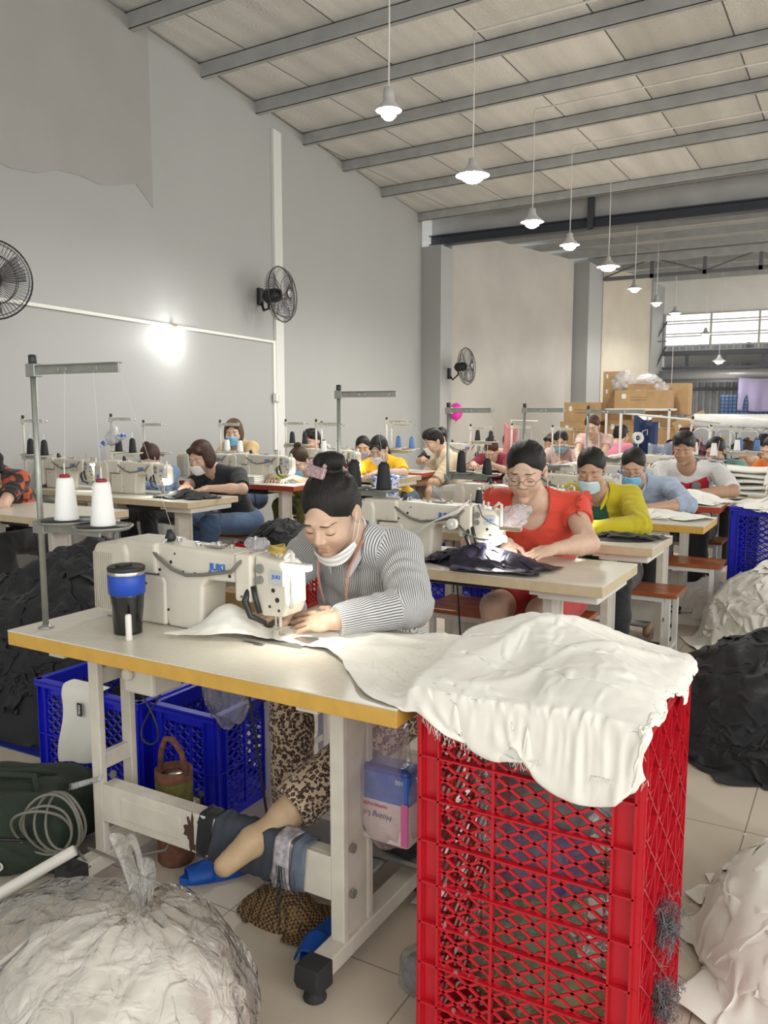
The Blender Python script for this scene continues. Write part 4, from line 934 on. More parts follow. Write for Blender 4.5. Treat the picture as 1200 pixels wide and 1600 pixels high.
    # --- mask
    if mask:
        mc = dict(white=(.78, .78, .76), blue=(.22, .52, .78), pale=(.50, .66, .76), grey=(.36, .38, .42))[mask['col']]; mm = mat('mask_' + mask['col'], mc, .75, bump=.2, bscale=120)
        if mask.get('chin'):
            V3 = []; n1, n2 = 18, 6
            for i in range(n1 + 1):
                a = -1.45 + 2.9 * i / n1; wdt = .020 + .028 * math.cos(a * .95)
                for j in range(n2 + 1):
                    v = j / n2 - .5; rr = 1.06 + .06 * math.sin(j * 2.4 + i * .6); V3.append((math.sin(a) * .062 * rr + .008, -.022 - math.cos(a) * .070 * rr - v * .01, -.088 - .014 * math.cos(a) + v * wdt + .012 * math.sin(a)))
            F3 = [(i * (n2 + 1) + j, i * (n2 + 1) + j + 1, (i + 1) * (n2 + 1) + j + 1, (i + 1) * (n2 + 1) + j) for i in range(n1) for j in range(n2)]
            mo = link('face_mask', mkmesh('face_mask', H(V3), F3, True), root, solid=.0015, sub=1); mo.data.materials.append(mm); mo['label'] = 'white mask pulled down under the chin'
        else:
            n1, n2 = 16, 10; xz = []
            for i in range(n1 + 1):
                for j in range(n2 + 1):
                    u = i / n1 * 2 - 1; v = j / n2; xz.append((u * (.062 - .012 * (1 - v) ** 3 - .010 * v * v), -.020 - .004 * u * u - .078 * v - .010 * v * (1 - u * u)))
            S = on_face(HP, xz, .0035, .003, 2.6, True, .10); S[:, 1] -= .003 * np.sin(np.array([q[1] for q in xz]) * 420) * .3 + .006 * np.array([max(0, 1 - abs(q[0]) / .05) for q in xz]) * np.array([max(0, 1 - abs(q[1] + .05) / .05) for q in xz])
            F3 = [(i * (n2 + 1) + j, i * (n2 + 1) + j + 1, (i + 1) * (n2 + 1) + j + 1, (i + 1) * (n2 + 1) + j) for i in range(n1) for j in range(n2)]
            mo = link('face_mask', mkmesh('face_mask', H(S), F3, True), root, solid=.0015); mo.data.materials.append(mm)
        for s in (-1, 1):
            q = MB()
            for z0 in (-.03, -.09): q.tube(H([(s * .060, -.052 if not mask.get('chin') else -.035, z0 if not mask.get('chin') else -.085), (s * .074, -.015, (z0 - .02) * .6), (s * .080, .012, .012 if z0 > -.05 else -.022), (s * .080, .024, -.004)]), .0011, 5)
            q.build('ear_loop', mm, mo, True)
    if glasses:
        q = MB()
        for s in (-1, 1):
            q.tube(H([(s * .033 + .0245 * math.cos(a), -.107 - .002 * abs(math.cos(a)), -.0025 + .0165 * math.sin(a) - .002 * math.cos(2 * a)) for a in np.linspace(0, 2 * PI, 21)]), .0010 * hs, 5, False)
            q.tube(H([(s * .0575, -.104, -.002), (s * .074, -.06, .0), (s * .080, .012, .008), (s * .079, .03, -.012)]), .0011 * hs, 5)
        q.tube(H([(-.009, -.108, -.002), (0, -.110, .002), (.009, -.108, -.002)]), .0011 * hs, 5); q.build('glasses', mat('thin_glasses_frame', (.05, .04, .04), .3, .5), root, True)
    # --- clothes
    if top:
        sl = top.get('sleeve', 1.0); TP = list(torso); sbs = []
        for i in (0, 1):
            if sl > 0:
                e1 = sh[i] + (elb[i] - sh[i]) * min(1, sl * 2); TP.append(('cap', sh[i], e1, .052 * w, (.046 if sl < .5 else .041) * w + top.get('flare', 0), {'k': .02}))
                if sl > .5: e1 = elb[i] + (wri[i] - elb[i]) * (sl - .5) * 2; TP.append(('cap', elb[i], e1, .042 * w, (.042 - .014 * (sl - .5) * 2) * w, {'k': .02})); dd = nrm(wri[i] - elb[i])
                else: dd = nrm(elb[i] - sh[i])
                x_, y_, d_ = fr(dd); sbs.append(('ell', e1 + dd * .075, (.075, .075, .068), np.stack([x_, y_, d_], 1)))
        nf = top.get('neck', (.05, .05)); fwd = -y
        sbs.append(('ell', nb + fwd * (.035 + nf[1] * .5) + z * .02, (.045 + nf[0] * .4, .035 + nf[1], .03 + nf[1] * 1.1), TR)); sbs.append(('cap', nb - z * .0 , nb + z * .1 - y * .02, .058 * w, .06 * w))
        gr = top.get('grow', .012); V4, Q4 = grow_mesh(TP, max(h, .0042), gr, subs=sbs, sm=3)
        sg = [(sh[i], elb[i], .07) for i in (0, 1)] + [(elb[i] - nrm(wri[i] - elb[i]) * .04, elb[i] + nrm(wri[i] - elb[i]) * .06, .06) for i in (0, 1) if sl > .5]
        V4 = folds(V4, Q4, top.get('fold', .005), sg, top.get('seed', 1))
        S_, T_, A_ = closest_param(V4, [(hip, sm, .12 * w), (sh[0], elb[0], .062), (elb[0], wri[0], .04), (sh[1], elb[1], .062), (elb[1], wri[1], .04), (sh[0], sh[1], .05)])
        Tl = (V4 - sm) @ TR
        me = fastmesh('garment', V4 - base, Q4)
        if top.get('paint'): colattr(me, 'cloth', top['paint'](V4, Tl, S_, T_, A_, L))
        stv = np.where((S_ == 0) | (S_ == 5), Tl[:, 0] * 1.0 + np.where(Tl[:, 1] > 0, 0, 0), A_)
        colattr(me, 'st', np.stack([stv, T_, S_ * 1.0], 1)); me.materials.append(top['mat']); go = link(top.get('name', 'shirt'), me, root)
        if top.get('collar'):
            q = MB(); 
            for s in (-1, 1):
                pts = [nb + z * .045 + y * .045, nb + z * .035 + x * s * .055 + y * .01, nb + z * .0 + x * s * .055 - y * .055, nb - z * .055 + x * s * .022 - y * .105]
                V5 = []; 
                for a_ in pts: o_ = nrm(a_ - nb + up * .02); V5 += [a_ + nrm(o_) * .006, a_ + nrm(o_) * .022 - z * .028]
                V5 = np.array(V5) - base
                q.add(V5, [(0, 1, 3, 2), (2, 3, 5, 4), (4, 5, 7, 6)])
            co = q.build('collar', top.get('collarmat', top['mat']), go, True, solid=.003, sub=2)
    if bottom:
        bp_ = [torso[2]]; ln = bottom.get('length', 1.0); sb2 = []
        for i in (0, 1):
            k = np.array(legs[i]['knee'], float); a = np.array(legs[i]['ankle'], float); e1 = hipj[i] + (k - hipj[i]) * min(1, ln * 2); bp_.append(('cap', hipj[i], e1, .084 * w, .062 * w, {'k': .03}))
            if ln > .5: e2 = k + (a - k) * (ln - .5) * 2; bp_.append(('cap', k, k + (e2 - k) * .4, .058 * w, .056 * w, {'k': .02})); bp_.append(('cap', k + (e2 - k) * .4, e2, .056 * w, .045 * w + bottom.get('flare', 0), {'k': .02})); dd = nrm(a - k); e1 = e2
            else: dd = nrm(k - hipj[i])
            x_, y_, d_ = fr(dd); sb2.append(('ell', e1 + dd * .09, (.085, .085, .085), np.stack([x_, y_, d_], 1)))
        V6, Q6 = grow_mesh(bp_, max(h, .005), .012, subs=sb2, sm=3); V6 = folds(V6, Q6, bottom.get('fold', .004), [(np.array(legs[i]['knee']) - .02, np.array(legs[i]['knee']) + .02, .08) for i in (0, 1)], 4)
        me = fastmesh('trousers', V6 - base, Q6); me.materials.append(bottom['mat']); link(bottom.get('name', 'trousers'), me, root)
    if shoes:
        V7, Q7 = grow_mesh(ft, max(h, .005), shoes.get('grow', .004), sm=3); 
        if shoes.get('cuff'): 
            V7, Q7 = grow_mesh(ft + [('cap', np.array(legs[i]['ankle']), np.array(legs[i]['ankle']) + (np.array(legs[i]['knee']) - np.array(legs[i]['ankle'])) * .3, .037, .042) for i in (0, 1)], max(h, .004), shoes.get('grow', .004), sm=3)
            N7 = normals(V7, Q7); V7 = V7 + N7 * (.0012 * np.sin(V7 @ nrm([1, .6, .9]) * 300) * np.clip(vnoise(V7 * 12) + .3, 0, 1))[:, None]
        me = fastmesh('socks', V7 - base, Q7); me.materials.append(shoes['mat']); link(shoes.get('name', 'socks'), me, root)
    return root
def cloth_mat(name, col, attr=None, rough=.85, bump=.15, bs=350, sheen=.15, var=.08): return mat(name, col, rough, 0, var, 9, bump=bump, bscale=bs, sheen=sheen, attr=attr)
def striped_mat():
    m = cloth_mat('pinstripe_cotton', (.6, .6, .6)); nt = m.node_tree; n = nt.nodes; l = nt.links; b = n['Principled BSDF']
    a = n.new('ShaderNodeAttribute'); a.attribute_name = 'st'; sp = n.new('ShaderNodeSeparateColor'); l.new(a.outputs['Color'], sp.inputs[0])
    mu = n.new('ShaderNodeMath'); mu.operation = 'MULTIPLY'; mu.inputs[1].default_value = 1 / .0058; l.new(sp.outputs[0], mu.inputs[0])
    f = n.new('ShaderNodeMath'); f.operation = 'PINGPONG'; f.inputs[1].default_value = .5; l.new(mu.outputs[0], f.inputs[0])
    r = n.new('ShaderNodeValToRGB'); r.color_ramp.elements[0].position = .28; r.color_ramp.elements[0].color = (.60, .60, .60, 1); r.color_ramp.elements[1].position = .36; r.color_ramp.elements[1].color = (.055, .055, .065, 1)
    l.new(f.outputs[0], r.inputs[0]); l.new(r.outputs[0], b.inputs['Base Color']); return m
def leopard_mat():
    m = cloth_mat('leopard_print', (.5, .36, .24)); nt = m.node_tree; n = nt.nodes; l = nt.links; b = n['Principled BSDF']; tc = n.new('ShaderNodeTexCoord')
    v = n.new('ShaderNodeTexVoronoi'); v.inputs['Scale'].default_value = 88; v.inputs['Randomness'].default_value = .8; nz = n.new('ShaderNodeTexNoise'); nz.inputs['Scale'].default_value = 120
    l.new(tc.outputs['Object'], nz.inputs['Vector']); vm = n.new('ShaderNodeVectorMath'); vm.operation = 'MULTIPLY_ADD'; vm.inputs[1].default_value = (.014, .014, .014); l.new(nz.outputs['Color'], vm.inputs[0]); l.new(tc.outputs['Object'], vm.inputs[2]); l.new(vm.outputs[0], v.inputs['Vector'])
    r = n.new('ShaderNodeValToRGB'); e = r.color_ramp.elements; e[0].position = .0; e[0].color = (.22, .10, .05, 1); e[1].position = .22; e[1].color = (.24, .11, .06, 1)
    for p, c in ((.27, (.02, .01, .008, 1)), (.50, (.02, .01, .008, 1)), (.56, (.52, .39, .27, 1)), (1, (.55, .42, .30, 1))): q = e.new(p); q.color = c
    l.new(v.outputs['Distance'], r.inputs[0]); l.new(r.outputs[0], b.inputs['Base Color']); return m
# ================================================================= THE PEOPLE
def V3(*a): return np.array(a, float)
hero = person('woman in a thin-striped grey and white shirt bending over the nearest sewing machine', (-1.332, 2.000, 1.102), yaw=.10, pitch=.56, roll=.04, hs=1.02, byaw=-.05, h=.0033, skin=(.57, .385, .28),
    neck=(-1.335, 2.12, 1.025), sh=((-1.50, 2.17, .965), (-1.215, 2.20, .968)), hip=(-1.39, 2.46, .53),
    elb=((-1.56, 2.02, .85), (-1.085, 2.035, .85)), wri=((-1.405, 1.905, .828), (-1.215, 1.845, .830)), hd=((nrm([-.45, -.85, -.1]), nrm([-.1, -.45, .9])), (nrm([-.97, -.05, -.12]), nrm([-.1, -.6, .8]))), curl=.28,
    legs=[dict(knee=(-1.53, 2.06, .56), ankle=(-1.505, 2.03, .12), toe=(-1.47, 1.86, .075)), dict(knee=(-1.13, 2.02, .51), ankle=(-1.284, 1.685, .326), toe=(-1.358, 1.535, .238))],
    hair=dict(style='updo', bun=(.0, .062, .128), bunr=.037, clip=(-.02, .012, .134), high=True), mask=dict(col='white', chin=True),
    top=dict(mat=striped_mat(), sleeve=.96, neck=(.06, .07), collar=True, grow=.016, fold=.008, flare=.004), bottom=dict(mat=leopard_mat(), length=.93, flare=.012, name='leopard_trousers'),
    shoes=dict(mat=mat('tan_nylon_sock', (.50, .35, .21), .6, 0, .1, 40, bump=.2, bscale=300), cuff=True))
# tape measure hung round her neck
tm = thing('tape_measure', 'pink tape measure hanging round the neck of the woman in the striped shirt', 'tape measure', (-1.33, 2.06, .82))
for s, ln in ((-1, 0), (1, .0)):
    pts = [V3(-1.335 + s * .02, 2.15, 1.06), V3(-1.335 + s * .062, 2.11, 1.05), V3(-1.335 + s * .068, 2.055, 1.0), V3(-1.345 + s * .055, 2.02, .93), V3(-1.35 + s * .045, 2.035, .86), V3(-1.35 + s * .04, 2.05, .81)]
    q = MB(); V = []
    for p in pts: V += [tuple(p - V3(-1.33, 2.06, .82) + V3(-.0055, 0, 0)), tuple(p - V3(-1.33, 2.06, .82) + V3(.0055, -.002, 0))]
    q.add(V, [(2 * i, 2 * i + 1, 2 * i + 3, 2 * i + 2) for i in range(len(pts) - 1)]); q.build('tape_end', mat('pink_tape', (.62, .33, .28), .6), tm, True, solid=.0012, sub=2)
cm = cloth_mat
red = person('woman in a red ruffle-sleeved blouse with thin glasses sewing black cloth', (-1.272, 3.439, 1.132), yaw=.18, pitch=.32, roll=0, hs=1.08, byaw=.05, h=.0048, skin=(.62, .42, .31),
    neck=(-1.27, 3.53, 1.02), sh=((-1.435, 3.56, .965), (-1.11, 3.60, .965)), wri=((-1.275, 3.25, .84), (-1.06, 3.24, .84)), hd=((nrm([.35, -.8, -.25]), nrm([0, -.4, .9])), (nrm([-.75, -.6, -.25]), nrm([0, -.4, .9]))), wide=1.12, curl=.5, elb=((-1.52, 3.42, .80), (-.98, 3.42, .84)),
    hip=(-1.27, 3.74, .52), legs=[dict(knee=(-1.35, 3.30, .55), ankle=(-1.36, 3.36, .10)), dict(knee=(-1.14, 3.30, .55), ankle=(-1.12, 3.36, .10))],
    hair=dict(style='updo', bun=(0, .11, -.02), bunr=.03), glasses=True, top=dict(mat=cm('coral_red_cotton', (.66, .065, .035)), sleeve=.13, neck=(.12, .11), grow=.017, fold=.007), bottom=dict(mat=cm('red_cotton_shorts', (.45, .03, .03)), length=.36))
fr_ = MATS['coral_red_cotton']
for s in (-1, 1):                                                # shoulder ruffles
    c = V3(-1.272 + s * .192, 3.575, .98) - V3(*red.location); n_ = 48; V = []
    for i in range(n_ + 1):
        a = -2.0 + 4.0 * i / n_
        for j, rr in enumerate((.050, .074, .098)):
            V.append(c + V3(s * (.0 + .018 * j + .004 * math.sin(i * 1.1) * j), math.sin(a) * rr * .95, math.cos(a) * rr * .8 - .012 + .003 * math.sin(i * 1.1 + 1) * j))
    q = MB(); q.add(V, [(i * 3 + j, i * 3 + j + 1, i * 3 + j + 4, i * 3 + j + 3) for i in range(n_) for j in range(2)]); q.build('ruffle', fr_, red, True, solid=.002, sub=1)
def paint_jacket(V, T, S, t, A, L):
    C = np.tile([.50, .42, .012], (len(V), 1)); w = .060 + np.clip(-T[:, 2], 0, .3) * .16; m = ((S == 0) | (S == 5)) & (T[:, 1] < -.02) & (np.abs(T[:, 0] + .01) < w); C[m] = (.015, .09, .05)
    k = m & (T[:, 2] > -.135) & (T[:, 2] < -.105); C[k] = (.6, .62, .6); k = ((S == 0)) & (T[:, 1] < 0) & (np.abs(T[:, 0] - .095) < .018) & (T[:, 2] < -.06) & (T[:, 2] > -.22) & (vnoise(V * 60) > 0); C[k] = (.45, .05, .02); return C
P_ = person('woman in a mustard-green open jacket over a dark green tee, pale blue mask', (-1.215, 4.24, 1.092), yaw=.14, pitch=.34, hs=.92, byaw=.08, h=.0058, skin=(.45, .27, .18), mask=dict(col='pale'),
    neck=(-1.215, 4.37, .985), sh=((-1.37, 4.42, .94), (-1.06, 4.42, .94)), wri=((-1.32, 3.99, .818), (-1.14, 3.98, .818)), hd=(nrm([.3, -.9, -.2]), nrm([-.8, -.5, -.2])), hip=(-1.2, 4.58, .5), elb=((-1.48, 4.2, .82), (-.95, 4.2, .825)),
    hair=dict(style='updo', tail=[(0, .09, .06), (0, .13, .0), (.02, .12, -.09), (.02, .11, -.15)], tie=(0, .10, .05), tiecol='red'), top=dict(mat=cm('mustard_jacket', (.5, .42, .01), attr='cloth'), paint=paint_jacket, neck=(.07, .06), grow=.014, fold=.008, sleeve=.97, collar=True, collarmat=cm('mustard_plain', (.50, .42, .012))), bottom=dict(mat=cm('black_trousers', (.02, .02, .022))))
person('person in a light blue shirt with round glasses and a mask below the nose', (-1.246, 5.27, 1.047), yaw=.14, pitch=.40, hs=.95, byaw=.05, h=.007, skin=(.50, .31, .21), mask=dict(col='blue'), glasses=True, neck=(-1.245, 5.40, .965), sh=((-1.41, 5.45, .915), (-1.06, 5.45, .915)),
    hip=(-1.24, 5.62, .5), elb=((-1.48, 5.25, .84), (-.90, 5.20, .83)), wri=((-1.32, 5.0, .82), (-1.10, 5.05, .82)), hair=dict(style='updo'), top=dict(mat=cm('light_blue_shirt', (.33, .40, .52)), sleeve=.62, neck=(.06, .06), collar=True, fold=.007), bottom=dict(mat=MATS['black_trousers']))
def paint_jersey(V, T, S, t, A, L):
    C = np.tile([.68, .67, .66], (len(V), 1)); tor = (S == 0) | (S == 5); top_ = -.066 + .30 * np.abs(T[:, 0])
    m = tor & (T[:, 1] < .03) & (T[:, 2] < top_ ) & (T[:, 2] > -.31) & (np.abs(T[:, 0]) < .15); C[m] = (.50, .015, .03)
    m = (np.hypot(T[:, 0], T[:, 1] + .01) < .085) & (T[:, 2] > -.045); C[m] = (.02, .02, .025)
    for a in (-.02, .0, .02):
        m = ((S == 1) | (S == 3) | (S == 5)) & (np.abs(T[:, 1] - .005 - a) < .0055) & (T[:, 2] > -.05) & (np.abs(T[:, 0]) > .075); C[m] = (.02, .02, .02)
    return C
jm = person('young man in a white football shirt with a red chest band', (-1.126, 6.27, 1.122), yaw=.0, pitch=.32, hs=.95, byaw=.0, fem=False, h=.0068, skin=(.42, .25, .16), neck=(-1.12, 6.40, 1.005), sh=((-1.31, 6.45, .965), (-.93, 6.46, .965)), wide=.98, hip=(-1.12, 6.62, .5), elb=((-1.38, 6.26, .82), (-.78, 6.24, .83)),
    wri=((-1.24, 6.0, .83), (-1.02, 6.0, .825)), hair=dict(style='short'), top=dict(mat=cm('football_shirt', (.6, .6, .6), attr='cloth'), paint=paint_jersey, sleeve=.42, neck=(.06, .06), fold=.006), bottom=dict(mat=MATS['black_trousers']))
MB().lathe([(.0, 0), (.03, .001), (.032, .004), (0, .006)], (0, 0, 0), 20, (0, -1, .1)).lathe([(.0, 0.005), (.02, .006), (.0, .008)], (0, 0, 0), 12, (0, -1, .1)).build('shirt_badge', mat('grey_badge', (.16, .15, .15), .5), jm).location = tuple(V3(-1.045, 6.345, .85) - V3(*jm.location))
person('woman in a teal top with black hair tied low, behind a pile of white cloth', (-1.121, 7.67, 1.04), yaw=-.25, pitch=.35, hs=1.0, byaw=-.2, h=.009, skin=(.48, .30, .20), hair=dict(style='updo', tail=[(0, .1, .0), (.03, .09, -.07), (.05, .03, -.13)]), top=dict(mat=cm('teal_cotton', (.17, .36, .33)), sleeve=.5, fold=.006), bottom=dict(mat=MATS['black_trousers']), wide=1.0, feet=False)
person('person in an orange top at the right picture edge', (-.62, 7.2, 1.08), yaw=-.6, pitch=.3, hs=1.0, byaw=-.3, h=.01, hair=dict(style='updo'), top=dict(mat=cm('orange_cotton', (.75, .18, .02)), sleeve=.4), bottom=dict(mat=MATS['black_trousers']))
person('person with a small top bun working behind a machine near the right edge', (-1.0, 8.9, .97), yaw=-.5, pitch=.6, h=.011, hair=dict(style='updo', bun=(0, .05, .125), bunr=.028, col=(.04, .02, .012)), top=dict(mat=MATS['black_trousers'], sleeve=.4))
person('dark-haired person in dark clothes at the far right, leaning over the work', (-.93, 9.6, 1.02), yaw=-1.2, pitch=.5, h=.011, hair=dict(style='updo'), top=dict(mat=cm('navy_cotton', (.02, .025, .05)), sleeve=.6))
person('woman in a pale pink top sitting upright above the others, looking down', (-2.46, 8.56, 1.225), yaw=.1, pitch=.35, hs=1.0, h=.009, skin=(.58, .38, .27), hip=(-2.46, 8.72, .66), wide=.9, hair=dict(style='updo', bun=(0, .09, .07), bunr=.03, col=(.06, .03, .018)), top=dict(mat=cm('pale_pink_cotton', (.62, .42, .38)), sleeve=.2, neck=(.08, .07)), bottom=dict(mat=cm('patterned_blue', (.2, .25, .4))),
    wri=((-2.5, 8.25, .88), (-2.38, 8.25, .88)))
person('person in a bright pink top seen from the back in front of the cartons', (-2.42, 9.6, 1.11), yaw=2.9, byaw=2.9, pitch=.2, h=.011, hair=dict(style='updo', bun=(0, .08, .07), bunr=.035), top=dict(mat=cm('rose_cotton', (.72, .22, .32)), sleeve=.4), bottom=dict(mat=MATS['black_trousers']))
person('person in a pale pink plaid shirt and blue mask far down the hall', (-2.95, 9.06, 1.045), yaw=.25, pitch=.25, h=.010, hair=dict(style='bangs'), mask=dict(col='blue'), top=dict(mat=cm('pink_plaid', (.55, .40, .38)), sleeve=.9), bottom=dict(mat=MATS['black_trousers']))
person('long-haired person in dark clothes beside the far pink plaid shirt', (-3.23, 9.6, 1.00), yaw=-.4, pitch=.3, h=.011, hair=dict(style='long', col=(.03, .015, .01)), top=dict(mat=MATS['black_trousers'], sleeve=.5))
YT = person('woman in a bright yellow T-shirt and white mask', (-3.948, 6.74, 1.03), yaw=.15, pitch=.45, hs=1.04, h=.0075, skin=(.60, .42, .32), byaw=.1, hair=dict(style='bangs', tail=[(0, .1, .03), (.02, .12, -.05), (.05, .1, -.13), (.06, .08, -.2)]), mask=dict(col='white'), top=dict(mat=cm('yellow_cotton', (.78, .46, .01)), sleeve=.36, fold=.007), bottom=dict(mat=cm('blue_jeans', (.05, .09, .17))), wide=1.05,
    sh=((-4.1, 6.87, .88), (-3.8, 6.87, .88)), hip=(-3.9, 7.1, .5), elb=((-4.22, 6.75, .82), (-3.66, 6.70, .82)), wri=((-4.1, 6.55, .83), (-3.86, 6.55, .83)))
person('person in a maroon top and grey mask behind the yellow T-shirt', (-4.6, 7.52, 1.0), yaw=.5, pitch=.2, hs=1.0, h=.009, hair=dict(style='updo'), mask=dict(col='grey'), top=dict(mat=cm('maroon_cotton', (.20, .012, .03)), sleeve=.4), bottom=dict(mat=MATS['black_trousers']))
BG = person('young man in a beige T-shirt, shorts and white mask sitting on a low blue stool', (-3.865, 7.72, 1.07), yaw=-.6, pitch=.35, hs=1.04, fem=False, h=.0085, skin=(.56, .37, .26), byaw=-.75, hair=dict(style='short'), mask=dict(col='white'), top=dict(mat=cm('beige_cotton', (.60, .50, .34)), sleeve=.42), bottom=dict(mat=cm('grey_shorts', (.28, .29, .30)), length=.5),
    hip=(-3.62, 7.88, .45), sh=((-3.90, 7.94, .90), (-3.62, 7.66, .90)), elb=((-3.98, 7.75, .70), (-3.70, 7.45, .68)), wri=((-4.1, 7.5, .66), (-3.9, 7.4, .66)), legs=[dict(knee=(-3.98, 7.62, .60), ankle=(-4.0, 7.5, .12)), dict(knee=(-3.74, 7.42, .58), ankle=(-3.74, 7.35, .12))])
person('person half hidden behind the man in the beige T-shirt', (-4.50, 9.2, 1.06), yaw=.3, pitch=.3, h=.011, hair=dict(style='bob'), top=dict(mat=MATS['black_trousers'], sleeve=.4))
person('woman in a maroon T-shirt with reddish hair looking down at her work', (-3.578, 8.57, .955), yaw=.2, pitch=.7, hs=1.0, h=.009, skin=(.58, .38, .28), hair=dict(style='updo', bun=(0, .07, .12), bunr=.028, col=(.07, .025, .015)), top=dict(mat=MATS['maroon_cotton'], sleeve=.4), bottom=dict(mat=MATS['maroon_cotton']))
person('person with a reddish bun behind the woman in the maroon T-shirt', (-3.82, 9.7, .99), yaw=.3, pitch=.3, h=.011, hair=dict(style='updo', bun=(0, .06, .12), bunr=.03, col=(.10, .03, .015)), top=dict(mat=MATS['pale_pink_cotton'], sleeve=.4))
person('woman in a lime green shirt with a top bun and blue mask', (-4.35, 6.02, .94), yaw=.2, pitch=.5, hs=1.06, h=.0075, skin=(.60, .42, .32), byaw=.1, hair=dict(style='updo', bun=(0, .05, .13), bunr=.027, col=(.04, .02, .015), tie=(0, .045, .112), tiecol='lime'), mask=dict(col='blue'), top=dict(mat=cm('lime_cotton', (.36, .46, .05)), sleeve=.4, collar=True), bottom=dict(mat=cm('olive_trousers', (.12, .13, .03))),
    wri=((-4.42, 5.72, .83), (-4.22, 5.75, .83)))
person('black-haired person half hidden behind the lime green shirt', (-5.10, 7.3, 1.06), yaw=.0, pitch=.15, hs=1.05, fem=False, h=.010, hair=dict(style='short'), top=dict(mat=MATS['black_trousers'], sleeve=.4))
person('woman in a straw-coloured shirt and blue mask by the left wall', (-5.24, 6.20, 1.185), yaw=.5, pitch=.2, hs=1.05, h=.0075, skin=(.60, .42, .32), hair=dict(style='long', col=(.10, .05, .03)), mask=dict(col='blue'), top=dict(mat=cm('straw_shirt', (.62, .44, .22)), sleeve=.9, collar=True), bottom=dict(mat=MATS['blue_jeans']))
person('person in a black T-shirt with short brown hair and white mask', (-4.355, 4.77, 1.045), yaw=.08, pitch=.40, hs=1.02, h=.0065, skin=(.58, .38, .28), byaw=.05, hair=dict(style='bob', col=(.05, .022, .014)), mask=dict(col='white'), top=dict(mat=cm('black_cotton', (.012, .014, .018)), sleeve=.40, neck=(.08, .07)), bottom=dict(mat=MATS['blue_jeans']),
    sh=((-4.44, 4.97, .90), (-4.13, 4.93, .90)), hip=(-4.25, 5.12, .5), elb=((-4.5, 4.8, .83), (-3.95, 4.76, .82)), wri=((-4.35, 4.60, .84), (-4.13, 4.58, .83)), legs=[dict(knee=(-4.38, 4.65, .56), ankle=(-4.4, 4.75, .1)), dict(knee=(-4.15, 4.62, .56), ankle=(-4.25, 4.7, .1))])
person('person in a slate blue top and white mask bent low over the work', (-5.12, 5.0, .99), yaw=.6, pitch=.62, hs=1.04, h=.0075, skin=(.58, .38, .28), hair=dict(style='updo', bun=(-.03, .07, .10), bunr=.022, col=(.05, .022, .014)), glasses=True, mask=dict(col='white'), top=dict(mat=cm('slate_blue_cotton', (.15, .23, .36)), sleeve=.9), bottom=dict(mat=MATS['black_trousers']))
def paint_floral(V, T, S, t, A, L):
    C = np.tile([.02, .015, .015], (len(V), 1)); C[vnoise(V * 22) > .05] = (.45, .08, .02); C[vnoise(V * 30, 4) > .42] = (.05, .02, .02); return C
person('woman in a black and orange patterned blouse at the left picture edge', (-4.99, 3.36, 1.10), yaw=-.6, pitch=.3, hs=1.0, h=.007, skin=(.58, .38, .28), byaw=0.1, hair=dict(style='updo', tail=[(0, .1, .03), (.02, .12, -.05), (.05, .1, -.13)]), mask=dict(col='white'), top=dict(mat=cm('floral_blouse', (.1, .1, .1), attr='cloth'), paint=paint_floral, sleeve=.3, neck=(.1, .1)), bottom=dict(mat=MATS['black_trousers']),
    sh=((-5.14, 3.54, .94), (-4.82, 3.54, .94)), hip=(-4.99, 3.80, .5))
# ================================================================= FABRIC
def pbd(P, LU, LV, push, steps=100, iters=8, g=.0022, damp=.96, bend=.25, fric=.6, pin=None):
    """P (...,nv,nu,3) cloth points; LU (nv,nu-1) and LV (nv-1,nu) rest lengths; push(P)->(P, contact)"""
    X = P.copy(); O = P.copy(); LD = np.sqrt(LU[:-1] ** 2 + LV[:, :-1] ** 2)
    def sat(A, B, L, k=1.0, only=False):
        d = B - A; l = np.linalg.norm(d, axis=-1, keepdims=True) + 1e-9; c = (l - L[..., None]) / l * .5 * k
        if only: c = np.minimum(c, 0)
        d = d * c; A += d; B -= d
    for s in range(steps):
        v = (X - O) * damp; O = X.copy(); S0 = X.copy(); X = X + v; X[..., 2] -= g
        for it in range(iters):
            for o in (0, 1):
                a = X[..., :, o:-1:2, :]; b = X[..., :, o + 1::2, :]; n = b.shape[-2]; sat(a[..., :n, :], b, LU[:, o::2][:, :n])
                a = X[..., o:-1:2, :, :]; b = X[..., o + 1::2, :, :]; n = b.shape[-3]; sat(a[..., :n, :, :], b, LV[o::2][:n])
                for (i0, i1) in ((slice(0, -1), slice(1, None)), (slice(1, None), slice(0, -1))):
                    a = X[..., o:-1:2, i0, :]; b = X[..., o + 1::2, i1, :]; n = b.shape[-3]; sat(a[..., :n, :, :], b, LD[o::2][:n], .35)
            if bend and it == 0:
                for o in (0, 1, 2, 3):
                    a = X[..., :, o:-2:4, :]; b = X[..., :, o + 2::4, :]; n = min(a.shape[-2], b.shape[-2]); L2 = (LU[:, :-1] + LU[:, 1:])[:, o::4][:, :n]; sat(a[..., :n, :], b[..., :n, :], L2, bend, True)
                    a = X[..., o:-2:4, :, :]; b = X[..., o + 2::4, :, :]; n = min(a.shape[-3], b.shape[-3]); L2 = (LV[:-1] + LV[1:])[o::4][:n]; sat(a[..., :n, :, :], b[..., :n, :, :], L2, bend, True)
        Y, c = push(X); X = Y; k = (fric * c)[..., None]; X[..., :2] = X[..., :2] * (1 - k) + S0[..., :2] * k; O = O + (X - O) * (.6 * c)[..., None]
        if pin is not None: X[pin[0]] = pin[1]; O[pin[0]] = pin[1]
    return X
